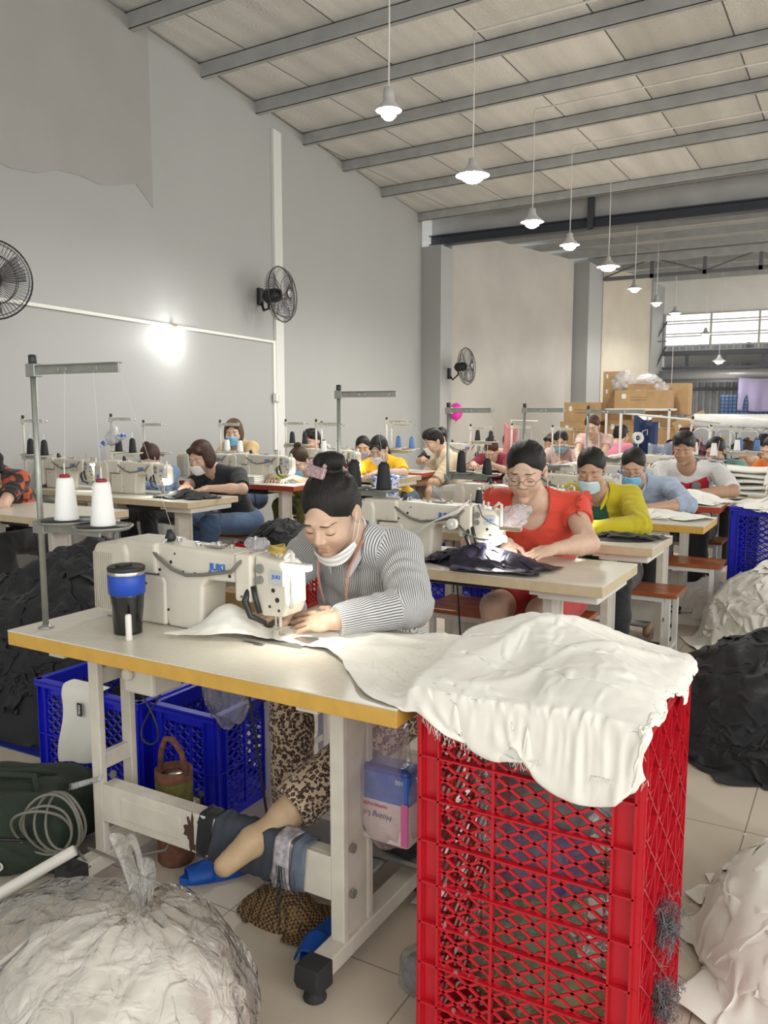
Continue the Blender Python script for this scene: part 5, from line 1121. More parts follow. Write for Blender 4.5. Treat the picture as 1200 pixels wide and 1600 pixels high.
def boxpush(boxes, mound=None, eps=.003, floor=0.0):
    def f(X):
        X = X.copy(); C = np.zeros(X.shape[:-1])
        for (x0, x1, y0, y1, zt) in boxes:
            x, y, z = X[..., 0], X[..., 1], X[..., 2]; ins = (x > x0) & (x < x1) & (y > y0) & (y < y1) & (z < zt + eps)
            if not ins.any(): continue
            dt = zt + eps - z; dx0 = x - x0; dx1 = x1 - x; dy0 = y - y0; dy1 = y1 - y; m = np.minimum(np.minimum(dx0, dx1), np.minimum(dy0, dy1)); top = ins & ((dt < .045) | (dt < m)); sd = ins & ~top
            X[..., 2] = np.where(top, zt + eps, z)
            k = sd & (m == dy0); X[..., 1] = np.where(k, y0 - .001, X[..., 1]); k = sd & (m == dy1); X[..., 1] = np.where(k, y1 + .001, X[..., 1])
            k = sd & (m == dx0); X[..., 0] = np.where(k, x0 - .001, X[..., 0]); k = sd & (m == dx1); X[..., 0] = np.where(k, x1 + .001, X[..., 0]); C = np.where(ins, 1, C)
        h = mound(X[..., 0], X[..., 1]) if mound else np.full(X.shape[:-1], -9.0); h = np.maximum(h, floor + eps); b = X[..., 2] < h; X[..., 2] = np.where(b, h, X[..., 2]); C = np.where(b, 1, C)
        return X, C
    return f
def grid_faces(nv, nu, off=0):
    i = np.arange(nv - 1)[:, None] * nu + np.arange(nu - 1)[None]; i = i.ravel() + off; return np.stack([i, i + 1, i + nu + 1, i + nu], 1)
def sheet_mesh(name, X, m, solid=.0014, sub=1, parent=None):
    nv, nu = X.shape[-3], X.shape[-2]; Xs = X.reshape(-1, nv * nu, 3); F = np.concatenate([grid_faces(nv, nu, k * nv * nu) for k in range(len(Xs))])
    me = fastmesh(name, Xs.reshape(-1, 3), F); me.materials.append(m); return link(name, me, parent, solid=solid, sub=sub)
# the big cream panel being sewn: from under the needle across to the crate top
def sew_panel():
    nu, nv = 190, 84; u = np.linspace(0, 1, nu); v = np.linspace(0, 1, nv); x = -1.62 + 1.40 * u
    yf = np.interp(x, [-1.62, -1.5, -1.35, -1.18, -1.05, -.98, -.80, -.55, -.30, -.22], [1.605, 1.66, 1.735, 1.735, 1.67, 1.54, 1.45, 1.375, 1.372, 1.43])
    yb = np.interp(x, [-1.62, -1.5, -1.35, -1.18, -1.0, -.85, -.6, -.35, -.22], [1.66, 1.76, 1.85, 1.93, 1.97, 2.0, 2.0, 1.97, 1.86])
    G = yf[None] + (yb - yf)[None] * v[:, None]; gather = np.interp(x, [-1.62, -1.35, -1.15, -1.0, -.7, -.22], [1.35, 1.25, 1.34, 1.42, 1.36, 1.34])
    X = np.zeros((nv, nu, 3)); X[..., 0] = x; X[..., 1] = G
    Z0 = X[..., 0] * 0; w = np.clip((X[..., 0] + 1.0) / .12, 0, 1); wx = X[..., 0] + .05 * vnoise(np.stack([X[..., 0] * 5, X[..., 1] * 5, Z0 + 3], -1), 2); wy = X[..., 1] + .05 * vnoise(np.stack([X[..., 0] * 5, X[..., 1] * 5, Z0 + 9], -1), 2)
    na = 1 - 2 * np.abs(vnoise(np.stack([wx * 4.5, wy * 17, Z0], -1), 5)); nb_ = 1 - 2 * np.abs(vnoise(np.stack([(wx * .8 + wy * .6) * 5.0, (wy * .8 - wx * .6) * 9.5, Z0], -1), 7))
    n = na * (1 - w) + nb_ * w; X[..., 2] = np.where(X[..., 0] > -.95, .935, .80) + .020 * (n + .4) + .006 * vnoise(np.stack([wx * 24, wy * 24, Z0], -1), 8)
    X[..., 2] += .09 * np.exp(-((X[..., 0] + 1.52) / .07) ** 2) * v[:, None]
    ov = np.clip(1.474 - X[..., 1], 0, 1) * (X[..., 0] > -.77) * np.clip((X[..., 0] + .79) / .06, 0, 1); X[..., 2] -= ov * .9; X[..., 1] += ov * .96 - .006 * (ov > 0) * (1 + vnoise(X * 9, 4))
    LU = np.full((nv, nu - 1), 1.40 / (nu - 1) * 1.14); LV = np.repeat(((yb - yf) / (nv - 1) * gather)[None], nv - 1, 0)
    pm = np.zeros((nv, nu), bool); pm[0] = (x > -.775) & (x < -.295); hx = x[pm[0]]; X[0, pm[0], 0] = hx; X[0, pm[0], 1] = 1.462 + .006 * np.sin(hx * 38); X[0, pm[0], 2] = np.interp(hx, [-.775, -.70, -.55, -.40, -.295], [.79, .742, .733, .728, .738]) + .004 * np.sin(hx * 60)
    def mound(a, b): return np.maximum(.78 + .075 * np.exp(-((a + 1.50) / .075) ** 2 - ((b - 1.74) / .05) ** 2) - 9 * (a > -1.2), .83 + .10 * np.exp(-((a + .60) / .20) ** 2 - ((b - 1.80) / .17) ** 2) + .05 * np.exp(-((a + .42) / .10) ** 2 - ((b - 1.62) / .12) ** 2) - 9 * (((a < -.79) | (a > -.30) | (b < 1.47) | (b > 1.94))))
    X = pbd(X, LU, LV, boxpush([(-2.075, -.808, 1.455, 2.01, .78), (-.785, -.305, 1.477, 1.935, .825)], mound), 70, 8, bend=.10, fric=.92, pin=(pm, X[pm].copy()))
    # creases that the falling cloth keeps
    Q_ = grid_faces(nv, nu); F_ = X.reshape(-1, 3); N_ = normals(F_, Q_); N_ *= np.sign(N_[:, 2:3] + .3)
    wz = F_ + .045 * np.stack([vnoise(F_ * 6, 21), vnoise(F_ * 6, 22), vnoise(F_ * 6, 23)], -1); d1 = np.clip((F_[:, 0] + 1.02) / .14, 0, 1)
    def rg_(a, b, sd): return np.clip(1 - 2.2 * np.abs(vnoise(np.stack([a, b, a * 0 + sd], -1), sd)), -.3, 1) 
    c1 = rg_(wz[:, 0] * 3.2, wz[:, 1] * 15, 31); c2 = rg_((wz[:, 0] * .75 + wz[:, 1] * .65) * 3.0, (wz[:, 1] * .75 - wz[:, 0] * .65) * 8.5, 32); c3 = rg_((wz[:, 0] * .3 - wz[:, 1] * .95) * 3.5, (wz[:, 1] * .3 + wz[:, 0] * .95) * 9, 33)
    hang = np.clip((F_[:, 1] - 1.475) / .03, 0.12, 1) * np.clip((-.29 - F_[:, 0]) / .03, .12, 1) * d1 + (1 - d1); F_ = F_ + N_ * ((c1 * (1 - d1) * .011 + np.maximum(c2, c3 * .8) * d1 * .013 + .003) * hang + .0015 * vnoise(F_ * 60, 3))[:, None]; X = F_.reshape(nv, nu, 3)
    o = sheet_mesh('cream_cloth', X, M['whitecl'], .0012); tag(o, 'large cream cotton panel running from under the needle across the top of the red crate', 'cloth')
    # frayed threads along the front hem
    q = MB(); r = random.Random(3)
    for k in range(170):
        i = r.randrange(int(nu * .62), nu - 2); p = X[0, i]
        if p[2] > .80: continue
        a = r.uniform(-.4, .4); l = r.uniform(.006, .022); q.tube([p, p + V3(a * l, -.002, -l * .6), p + V3(a * l * 1.6, -.003, -l)], .00035, 3, False)
    f = q.build('frayed_threads', M['whitecl'], None); f.parent = o; f['kind'] = 'stuff'
    return o
sew_panel()
def heap(name, label, cat, c, r, h, m, n=60, size=(.22, .34), seed=1, grid=(12, 17), power=1.6, base=True, zf=0.0, amp=.06, kind='stuff', steps=22, group=None, rough=1.0):
    rg = np.random.default_rng(seed); c = np.array(c, float)
    def H(a, b):
        q = (np.abs((a - c[0]) / r[0]) ** 2 + np.abs((b - c[1]) / r[1]) ** 2) ** .5; P = np.stack([a, b, a * 0], -1); rd = 1 - 2 * np.abs(vnoise(P * 9, seed + 6))
        k = np.clip(1 - q, 0, 1) ** (1 / power); return zf + k * (h + amp * rough * (vnoise(P * 6, seed) + .45 * rd + .25 * vnoise(P * 22, seed + 1)))
    V = None; parts = []
    nv, nu = grid; th = rg.uniform(0, 2 * PI, n); rr = np.sqrt(rg.uniform(0, 1, n)) * 1.0; cx = c[0] + np.cos(th) * rr * r[0]; cy = c[1] + np.sin(th) * rr * r[1]; a = rg.uniform(0, PI, n)
    w = rg.uniform(size[0] * .6, size[0] * 1.1, n); l = rg.uniform(size[1] * .6, size[1] * 1.1, n)
    U = np.linspace(-.5, .5, nu); Vv = np.linspace(-.5, .5, nv); comp = .76
    X = np.zeros((n, nv, nu, 3)); lu = U[None, None, :] * l[:, None, None] * comp; lv = Vv[None, :, None] * w[:, None, None] * comp
    X[..., 0] = cx[:, None, None] + lu * np.cos(a)[:, None, None] - lv * np.sin(a)[:, None, None]; X[..., 1] = cy[:, None, None] + lu * np.sin(a)[:, None, None] + lv * np.cos(a)[:, None, None]
    X[..., 2] = H(X[..., 0], X[..., 1]) + .022 + (.016 + size[0] * .06) * (1 - 2 * np.abs(vnoise(np.stack([X[..., 0] * (2.4 / size[0]), X[..., 1] * (2.4 / size[0]), np.arange(n)[:, None, None] * 7.3 + X[..., 0] * 0], -1), seed + 2))) + rg.uniform(0, .03 + size[0] * .25, n)[:, None, None]
    LU = np.full((nv, nu - 1), size[1] * .82 / (nu - 1)); LV = np.full((nv - 1, nu), size[0] * .82 / (nv - 1))
    X = pbd(X, LU, LV, boxpush([], lambda p, q: H(p, q) + .004, floor=zf), steps, 4, bend=.10, fric=.9)
    W_ = X + .03 * vnoise(X * 8, seed + 40)[..., None]; sq = np.arange(n)[:, None, None] * 3.7; rr_ = 1 - 2.2 * np.abs(vnoise(np.stack([W_[..., 0] * (2.0 / size[0]) + sq, W_[..., 1] * (2.0 / size[0]), W_[..., 2] * 6], -1), seed + 41)); X[..., 2] += np.clip(rr_, -.2, 1) * min(.016, size[0] * .055)
    X[..., 2] = np.maximum(X[..., 2], zf + .004)
    if name == 'offcuts': q = np.sqrt(((X[..., 0] - c[0]) / .315) ** 2 + ((X[..., 1] - c[1]) / .262) ** 2); f = np.minimum(1, 1 / np.maximum(q, 1e-6)); X[..., 0] = c[0] + (X[..., 0] - c[0]) * f; X[..., 1] = c[1] + (X[..., 1] - c[1]) * f
    F = np.concatenate([grid_faces(nv, nu, k * nv * nu) for k in range(n)]); Vs = X.reshape(-1, 3)
    if base:
        g = 46; gx = np.linspace(c[0] - r[0], c[0] + r[0], g); gy = np.linspace(c[1] - r[1], c[1] + r[1], g); A, B = np.meshgrid(gx, gy); Bz = H(A, B); gf = grid_faces(g, g); qq = (((A - c[0]) / r[0]) ** 2 + ((B - c[1]) / r[1]) ** 2).ravel() < 1.0; gf = gf[qq[gf].any(1)]; F = np.concatenate([F, gf + len(Vs)]); Vs = np.concatenate([Vs, np.stack([A, B, Bz - .004], -1).reshape(-1, 3)])
    me = fastmesh(name, Vs, F); me.materials.append(m); o = link(name, me, None, solid=.002, sub=1)
    return tag(o, label, cat, group, kind)
heap('fabric_heap', 'big heap of black cut fabric on the floor behind the left end of the nearest table', 'fabric heap', (-3.25, 2.78), (.95, .66), .78, M['blackcl'], 190, (.20, .30), 11, power=2.2)
heap('fabric_heap', 'heap of black cut fabric spread over the floor behind the red crate', 'fabric heap', (-.12, 3.92), (.82, .62), .44, M['blackcl'], 170, (.24, .40), 12, power=2.0)
heap('fabric_heap', 'low black fabric heap at the right picture edge in front of the white garments', 'fabric heap', (.62, 4.62), (.5, .42), .36, M['blackcl'], 60, (.24, .36), 13)
heap('fabric_heap', 'heap of cream garments on the floor in front of the far blue crate', 'fabric heap', (-.20, 5.38), (.62, .46), .60, M['whitecl'], 46, (.42, .70), 14, (17, 26), power=2.4, amp=.04)
heap('fabric_heap', 'loose cream cloth lying under the tables left of the cream garments', 'fabric heap', (-.95, 6.0), (.45, .4), .24, M['whitecl'], 16, (.3, .5), 15)
heap('fabric_heap', 'pile of white garment panels on the floor right of the red crate', 'fabric heap', (.0, 2.30), (.31, .40), .27, M['whitecl'], 30, (.30, .44), 16, (16, 22), power=2.4, amp=.03)
heap('fabric_heap', 'black garments piled on top of the low red crate', 'fabric heap', (-3.66, 4.90), (.34, .24), .17, M['blackcl'], 34, (.2, .34), 17, zf=.42)
heap('sewn_pieces', 'black cloth pieces heaped on the table of the person in the black T-shirt', 'cloth', (-4.16, 4.40), (.22, .12), .045, M['blackcl'], 16, (.13, .22), 18, zf=.782, amp=.015)
heap('sewn_pieces', 'shiny black cloth under the needle of the machine in front of the woman in red', 'cloth', (-1.30, 3.05), (.24, .115), .065, mat('black_satin', (.014, .012, .028), .4, 0, .2, 12, bump=.2, bscale=60), 12, (.2, .32), 19, (16, 22), zf=.782, amp=.015)
heap('sewn_pieces', 'black trouser panels lying on the table in front of the mustard jacket', 'cloth', (-1.08, 4.02), (.24, .13), .028, M['blackcl'], 11, (.15, .3), 20, (10, 14), zf=.782, amp=.01)
heap('sewn_pieces', 'white cloth lying on the amber-edged table in front of the light blue shirt', 'cloth', (-1.05, 4.95), (.22, .13), .03, M['whitecl'], 7, (.2, .34), 21, (10, 14), zf=.782, amp=.01)
heap('sewn_pieces', 'white cloth being sewn by the man in the football shirt', 'cloth', (-1.0, 5.9), (.20, .15), .07, M['whitecl'], 8, (.24, .34), 22, (10, 14), zf=.782, amp=.01)
heap('sewn_pieces', 'white cloth overflowing from the far blue crate', 'cloth', (-.40, 6.0), (.36, .24), .05, M['whitecl'], 10, (.3, .46), 23, (10, 14), zf=.755, amp=.02)
BLU = mat('blue_white_print', (.6, .65, .75), .8); _n = BLU.node_tree; _t = _n.nodes.new('ShaderNodeTexNoise'); _t.inputs['Scale'].default_value = 34; _r = _n.nodes.new('ShaderNodeValToRGB'); _c = _n.nodes.new('ShaderNodeTexCoord')
_r.color_ramp.elements[0].position = .46; _r.color_ramp.elements[0].color = (.08, .16, .50, 1); _r.color_ramp.elements[1].position = .53; _r.color_ramp.elements[1].color = (.66, .70, .78, 1)
_n.links.new(_c.outputs['Object'], _t.inputs['Vector']); _n.links.new(_t.outputs['Fac'], _r.inputs[0]); _n.links.new(_r.outputs[0], _n.nodes['Principled BSDF'].inputs['Base Color'])
heap('printed_cloth', 'blue and white printed cloth in a box behind the second machine', 'cloth', (-2.15, 4.42), (.34, .16), .10, BLU, 14, (.2, .3), 24, zf=.70)
sheet('printed_cloth', 'blue and white printed cloth hanging over the end of the yellow T-shirt table', 'cloth', ((-3.86, 6.49, .80), (-3.60, 6.49, .80), .42), BLU, amp=.02)
heap('printed_cloth', 'blue and white printed cloth lying on the yellow T-shirt table', 'cloth', (-3.80, 6.62), (.20, .11), .03, BLU, 8, (.14, .24), 25, zf=.782)
heap('printed_cloth', 'small blue and white cloth bundle under the red-edged left table', 'cloth', (-4.35, 5.62), (.18, .12), .12, BLU, 8, (.14, .2), 26, zf=.28)
# folded white pile on its own stand
t = thing('folded_cloth_stack', 'neat thick stack of folded white cloth on a small metal stand', 'cloth stack', (-.90, 6.86, 0))
for k in range(6):
    n_ = 14; q = MB(); V = []; 
    for (x, y, z) in [(-.28 + .56 * i / n_, yy, zz) for i in range(n_ + 1) for yy, zz in ((-.2, .0), (-.23, .02), (-.2, .04), (.2, .04), (.22, .02), (.2, 0))]: V.append((x + .01 * math.sin(k * 2 + y * 9), y, .72 + k * .042 + z + .006 * math.sin(x * 14 + k * 1.7)))
    q.add(V, [(i * 6 + j, i * 6 + (j + 1) % 6, (i + 1) * 6 + (j + 1) % 6, (i + 1) * 6 + j) for i in range(n_) for j in range(6)] + [tuple(range(6)), tuple(n_ * 6 + j for j in range(5, -1, -1))]); q.build('folded_layer', M['whitecl'], t, True, sub=1)
MB().box((-.3, -.22, .69), (.3, .22, .715)).build('stand_top', M['white_metal'], t)
for x in (-.27, .27):
    for y in (-.2, .2): MB().box((x - .015, y - .015, 0), (x + .015, y + .015, .69)).build('leg', M['white_metal'], t)
# ================================================================= MACHINES AND STANDS ON THE TABLES
m0 = make_machine('cream lockstitch machine on the nearest table, lamp lit, with wires draped along its arm'); logos(m0)
proto = m0.copy()
labs = [((-1.30, 3.10), 'cream lockstitch machine in front of the woman in the red blouse'), ((-1.28, 3.98), 'cream lockstitch machine in front of the woman in the mustard jacket'), ((-1.28, 4.86), 'cream lockstitch machine in front of the light blue shirt'),
        ((-1.28, 5.86), 'cream lockstitch machine in front of the man in the football shirt'), ((-1.30, 7.32), 'cream lockstitch machine in front of the woman in teal'), ((-5.02, 3.42), 'cream lockstitch machine at the left edge, in front of the orange patterned blouse'), ((-4.40, 4.42), 'cream lockstitch machine in front of the person in the black T-shirt'),
        ((-5.18, 4.46), 'cream lockstitch machine further left behind, its lamp shining, beside the blue thread cone'), ((-4.22, 5.68), 'cream lockstitch machine in front of the woman in lime green'), ((-4.22, 6.74), 'cream lockstitch machine in front of the yellow T-shirt'), ((-3.75, 8.75), 'cream lockstitch machine in front of the maroon T-shirt'), ((-4.75, 5.66), 'cream machine beside the stack of white folded pieces on the red-edged left table')]
ms = [m0]
m0.location = (-1.345, 1.768, .78)
for (xy, lb) in labs: ms.append(dup(m0, (xy[0], xy[1], .78), 0, lb))
bpy.data.objects.remove(proto)
machine_light(m0, .058, .125, .212, -.035, power=.65); machine_light(ms[1], .03, .075, .11, -.05, 1.6, (.92, .93, 1)); machine_light(ms[2], .06, .11, .17, -.04, 1.0); machine_light(ms[4], .05, .09, .1, -.04, .8); machine_light(ms[7], .04, .1, .12, -.04, 1.2); machine_light(ms[8], .03, .10, .20, -.04, 1.0); machine_light(ms[9], .05, .09, .1, -.03, .6); machine_light(ms[10], .05, .09, .1, -.03, .5)
ST = [((-1.999, 1.528), dict(h=.762, arm=.335), 'tall grey thread stand on the left end of the nearest table'), ((-2.02, 3.10), dict(h=.72, arm=.29), 'grey thread stand with two black cones rising behind the striped-shirt woman'),
      ((-1.965, 4.10), dict(h=.65, arm=.25), 'grey thread stand rising left of the woman in red'), ((-1.86, 4.98), dict(h=.65, arm=.25), 'grey thread stand rising just behind the head of the woman in red'), ((-1.74, 5.95), dict(h=.64, arm=.40), 'grey thread stand in front of the standing pale pink top')]
for (xy, kw, lb) in ST:
    z = .78; make_stand(lb, loc=(xy[0], xy[1], z), **kw, m=M['dull'], tz=.325 if xy[1] < 2 else .29)
CR = mat('cream_stand_paint', (.60, .58, .52), .5)
BS = [((-5.40, 4.02), .57, 'cream thread stand at the far left with two black cones', 'k'), ((-5.12, 4.60), .58, 'cream thread stand with a clear bag tied to its top', 'k'), ((-5.62, 5.42), .52, 'cream thread stand behind the slate blue top', ''), ((-5.10, 5.85), .52, 'cream thread stand left of the straw-coloured shirt', 'w'), ((-4.92, 6.60), .52, 'thin dark-armed thread stand right of the straw-coloured shirt', 'k'),
      ((-4.70, 6.9), .5, 'cream thread stand left of the black-haired person', ''), ((-4.18, 6.05), .53, 'cream thread stand with two white cones beside the lime green shirt', 'w'), ((-4.0, 6.98), .54, 'cream thread stand right of the yellow T-shirt', ''), ((-4.10, 7.25), .50, 'cream thread stand between the yellow T-shirt and the beige T-shirt', 'b'), ((-3.62, 8.1), .46, 'cream thread stand behind the beige T-shirt', 'k'),
      ((-2.90, 8.62), .45, 'small thread stand in front of the far blue mask', ''), ((-3.45, 8.85), .46, 'small thread stand near the black rubbish sack', ''), ((-1.32, 7.35), .56, 'leaning cream thread stand behind the football shirt', 'w'), ((-1.26, 8.3), .48, 'cream thread stand behind the teal top', 'w'), ((-1.10, 8.4), .46, 'cream thread stand near the right edge', 'b')]
BT = {}
for i, (xy, h_, lb, c) in enumerate(BS):
    s = make_stand(lb, h=h_, arm=.22, loc=(xy[0], xy[1], .78), m=CR, tz=.30 if c == 'k' else .25, group='thread stands')
    if i == 12: s.rotation_euler = (0, R(6), 0)
    for k, x in enumerate((.085, .235)):
        if not c: break
        mm = {'k': M['cone_k'], 'w': M['cone_w'], 'b': M['cone_b']}[c]
        dz = (.30 if c == 'k' else .25) - .008 - (.006 if k else 0)
        make_cone('%s cone on %s tray of %s' % ({'k': 'black', 'w': 'white', 'b': 'blue'}[c], ('left', 'right')[k], lb.replace('cream thread', '').strip()), mm, (xy[0] + x, xy[1] - .01, .78 + dz + .003), .03, .105, M['black'], 'cones on the background stands')
# extra tables that carry the machines and stands further back
make_table((-5.66, 4.28, 0), .50, .42, M['beige'], 'plain cream table by the left wall with a lit machine', motor=False)
make_table((-4.35, 8.50, 0), 1.25, .5, M['beige'], 'cream sewing table of the woman in the maroon T-shirt', motor=False)
make_table((-4.9, 7.25, 0), 1.15, .42, M['rededge'], 'red-edged sewing table between the yellow and the beige T-shirts', motor=False)
make_table((-3.45, 8.95 + .1, 0), 1.0, .4, M['beige'], 'cream table in front of the far pink plaid shirt', motor=False)
make_table((-2.35, 8.0, 0), .75, .42, M['white_metal'], 'white metal work table in front of the pale pink top', motor=False)
make_table((-1.5, 8.15, 0), 1.2, .5, M['beige'], 'cream sewing table behind the woman in teal', motor=False)
make_table((-.72, 6.52, 0), 1.0, .42, M['beige'], 'pale wooden-edged table end at the right picture edge', motor=False)
# white cones on the nearest stand, black on the second
for k, (x, dz) in enumerate(((.122, 0), (.262, -.006))): pass
for ch in bpy.data.objects['thread_stand'].children:
    if ch.name.startswith('spool_tray'): ch.location.x += .037 if ch.name == 'spool_tray' else .029
make_cone('left one of the two large white thread cones on the nearest stand', M['cone_w'], (-1.877, 1.518, 1.0985), .0325, .118, M['cone_r'], 'white cones on the nearest stand')
make_cone('right one of the two large white thread cones on the nearest stand', M['cone_w'], (-1.735, 1.518, 1.0925), .0325, .118, M['cone_r'], 'white cones on the nearest stand')
make_cone('black thread cone partly hidden behind the black hair bun', M['cone_k'], (-1.935, 3.09, 1.0635), .034, .112, M['black'], 'black cones on the second stand')
make_cone('black thread cone right of the hair bun of the striped-shirt woman', M['cone_k'], (-1.785, 3.09, 1.0575), .034, .112, M['black'], 'black cones on the second stand')
make_cone('slim black thread cone left of the woman in red', M['cone_k'], (-1.88, 4.09, 1.0635), .028, .11, M['black']); make_cone('black thread cone just left of the red blouse sleeve', M['cone_k'], (-1.73, 4.09, 1.0575), .028, .08, M['black'])
make_cone('white thread cone on a grey tray just behind the head of the woman in red', M['cone_w'], (-1.775, 4.97, 1.0635), .03, .12, M['white_metal'])
make_cone('pale blue thread cone on the table by the left wall', M['cone_b'], (-5.0, 4.36, .785), .03, .13, M['white_metal'])
make_cone('black spool standing on top of the second machine', M['cone_k'], (-1.345, 3.10, 1.022), .016, .055, M['white_metal'])
make_stool = None
def stack_pieces(label, loc, n, w, d, m, cat='cloth stack'):
    t = thing('folded_pieces', label, cat, loc)
    for k in range(n): MB().box((-w / 2 + .004 * (k % 3), -d / 2, k * .016 + .001), (w / 2 + .003 * ((k * 2) % 3), d / 2, k * .016 + .015)).build('folded_piece', m, t, bev=.006)
    return t
stack_pieces('stack of small white folded pieces on the red-edged left table', (-4.52, 5.56, .78), 4, .18, .14, M['whitecl'])
# threads
threads('thin white threads running from the nearest thread stand down to its cones', [[(-1.75, 1.52, 1.50), (-1.735, 1.518, 1.225)], [(-1.86, 1.52, 1.50), (-1.877, 1.518, 1.23)]])
threads('thread running from the tall near stand across to the machine top', [[(-1.665, 1.528, 1.505), (-1.72, 1.76, 1.045)]])
threads('thread running from the second thread stand to the machine of the woman in red', [[(-1.74, 3.10, 1.46), (-1.42, 3.10, 1.03)], [(-1.85, 3.10, 1.46), (-1.785, 3.09, 1.18)]])
threads('thread running from the stand behind the red-blouse table to its cones', [[(-1.80, 4.1, 1.38), (-1.73, 4.09, 1.15)], [(-1.72, 4.1, 1.38), (-1.38, 4.0, 1.03)]])
# extras on the two nearest machines
t = thing('rubber_bands', 'bundle of yellow rubber bands lying on the head of the nearest machine', 'rubber bands', (-1.345, 1.76, 1.018))
for k in range(9):
    a = k * .7; MB().tube([(.028 * math.cos(b) * (1 - .04 * k), .02 * math.sin(b), .003 + .0022 * k + .003 * math.sin(2 * b + a)) for b in np.linspace(0, 2 * PI, 17)], .0016, 5, False).build('band', mat('yellow_rubber', (.45, .33, .08), .6), t, True)
t = thing('plastic_scrap', 'small crumpled bit of clear plastic on top of the nearest machine', 'plastic', (-1.43, 1.775, 1.014))
V, Q = grow_mesh([('ell', (0, 0, .018), (.035, .02, .018)), ('ell', (.02, 0, .022), (.025, .02, .014)), ('ell', (-.02, .01, .02), (.02, .015, .016))], .004); V = V + normals(V, Q) * (vnoise(V * 90) * .006)[:, None]; me = fastmesh('scrap', V, Q, False); me.materials.append(film('clear_wrap', .35, (.7, .7, .72), 60)); link('scrap', me, t)
t = thing('plastic_scrap', 'clear plastic bag with black bits hooked on the second machine head', 'plastic', (-1.20, 3.11, .97))
V, Q = grow_mesh([('ell', (0, 0, .0), (.055, .03, .05)), ('ell', (.03, 0, .03), (.045, .02, .03))], .006); V = V + normals(V, Q) * (vnoise(V * 60) * .009)[:, None]; me = fastmesh('scrap', V, Q, False); me.materials.append(MATS['clear_wrap']); link('scrap', me, t)
t = thing('desk_lamp_arm', 'curved wire lamp with a bare white bulb on the second machine', 'lamp', (-1.30, 3.06, .78))
MB().tube([(-.11, -.02, .16), (-.06, -.03, .12), (.0, -.05, .11), (.06, -.06, .115)], .004, 6).tube([(-.03, .0, .24), (.0, -.03, .2), (.04, -.05, .18), (.09, -.06, .165)], .003, 6).build('bent_wire', M['dull'], t, True)
MB().cyl((.055, -.06, .115), (.115, -.062, .122), .012, 14).build('bulb', M['led'], t, True); MB().box((.09, -.075, .155), (.18, -.055, .17)).build('magnifier', mat('amber_plastic', (.4, .32, .2), .2), t, bev=.004)
MB().cyl((-.115, -.075, .165), (-.115, -.05, .165), .022, 20).cyl((-.115, -.085, .165), (-.115, -.075, .165), .009, 12).build('bobbin_dial', M['white_metal'], t, bev=.002)
t = thing('loose_wires', 'pale twisted wires looped in front of the second machine', 'wire', (-1.30, 3.0, .78))
for k in range(3): MB().tube([(-.36 - .01 * k, .02, .02), (-.30, .0, .10 + .01 * k), (-.2, .01, .17), (-.1, .02, .21 + .006 * k), (-.06, .04, .26)], .003, 6).build('wire_strand', M['wire'], t, True)
# tumbler, white stick, needle plate on the nearest table
t = thing('travel_tumbler', 'tall black tumbler with a wide blue band, lid closed, in front of the nearest machine', 'tumbler', (-1.758, 1.612, .78))
prof = [(.0, 0), (.034, 0), (.036, .004), (.038, .03), (.041, .07), (.046, .115)]; V = []; n_ = 40; mb = MB(); pf = []
for i in range(17): z = .115 * i / 16; r0 = .0385 + .008 * (i / 16) ** 1.3; pf.append((z, r0))
for z, r0 in pf:
    for k in range(n_): a = 2 * PI * k / n_; V.append(((r0 + .0013 * math.sin(5 * a + z * 38) * math.sin(PI * min(1, z / .1)))* math.cos(a), (r0 + .0013 * math.sin(5 * a + z * 38)) * math.sin(a), z))
mb.add(V, [(i * n_ + k, i * n_ + (k + 1) % n_, (i + 1) * n_ + (k + 1) % n_, (i + 1) * n_ + k) for i in range(16) for k in range(n_)] + [tuple(range(n_ - 1, -1, -1)), tuple(16 * n_ + k for k in range(n_))])
mb.build('lower_body', mat('gloss_black_steel', (.008, .008, .009), .12, .2, spec=.8), t, True)
MB().lathe([(.047, .112), (.0495, .114), (.0515, .165), (.0495, .167)], n=40).build('blue_band', mat('blue_rubber_band', (.01, .06, .42), .45), t, True)
MB().lathe([(.0495, .166), (.050, .168), (.050, .176), (.049, .178)], n=40).build('steel_rim', M['steel'], t, True)
MB().lathe([(.0505, .177), (.0515, .18), (.0515, .187), (.047, .191), (.03, .190), (.0, .190)], n=40, cap=False).box((-.012, -.03, .188), (.012, .012, .196)).build('lid', M['black'], t, False, bev=.001)
t = MB().lathe([(.0085, 0), (.0095, .002), (.0085, .012), (.0085, .066), (.007, .071), (0, .072)], (0, 0, 0), 18).build('white_peg', M['white_metal'], None, True); t.location = (-1.696, 1.556, .78); tag(t, 'short white plastic peg standing on the table beside the tumbler', 'peg')
t = MB().box((-.035, -.008, 0), (.035, .008, .0015)).box((.01, -.011, 0), (.04, -.004, .001)).build('needle_plate', M['steel'], None, bev=.0005); t.location = (-1.385, 1.70, .7805); t.rotation_euler = (0, 0, R(-4)); tag(t, 'small flat metal guide plate on the table in front of the needle', 'metal plate')
t = MB().box((-.09, -.04, 0), (.09, .04, .0015)).build('card_template', mat('mustard_card', (.55, .36, .06), .6), None); t.location = (-1.27, 1.93, .782); t.rotation_euler = (0, 0, R(20)); tag(t, 'mustard yellow card template under the left hand of the striped-shirt woman', 'template')
t = thing('cardboard_box', 'small brown cardboard box behind the nearest machine', 'box', (-1.60, 1.93, .78)); MB().box((-.085, -.04, 0), (.085, .04, .075)).build('carton_body', M['card'], t, bev=.002); MB().box((-.086, -.004, .0), (.086, .0, .0765)).build('tape', mat('tan_tape', (.45, .33, .18), .3), t)
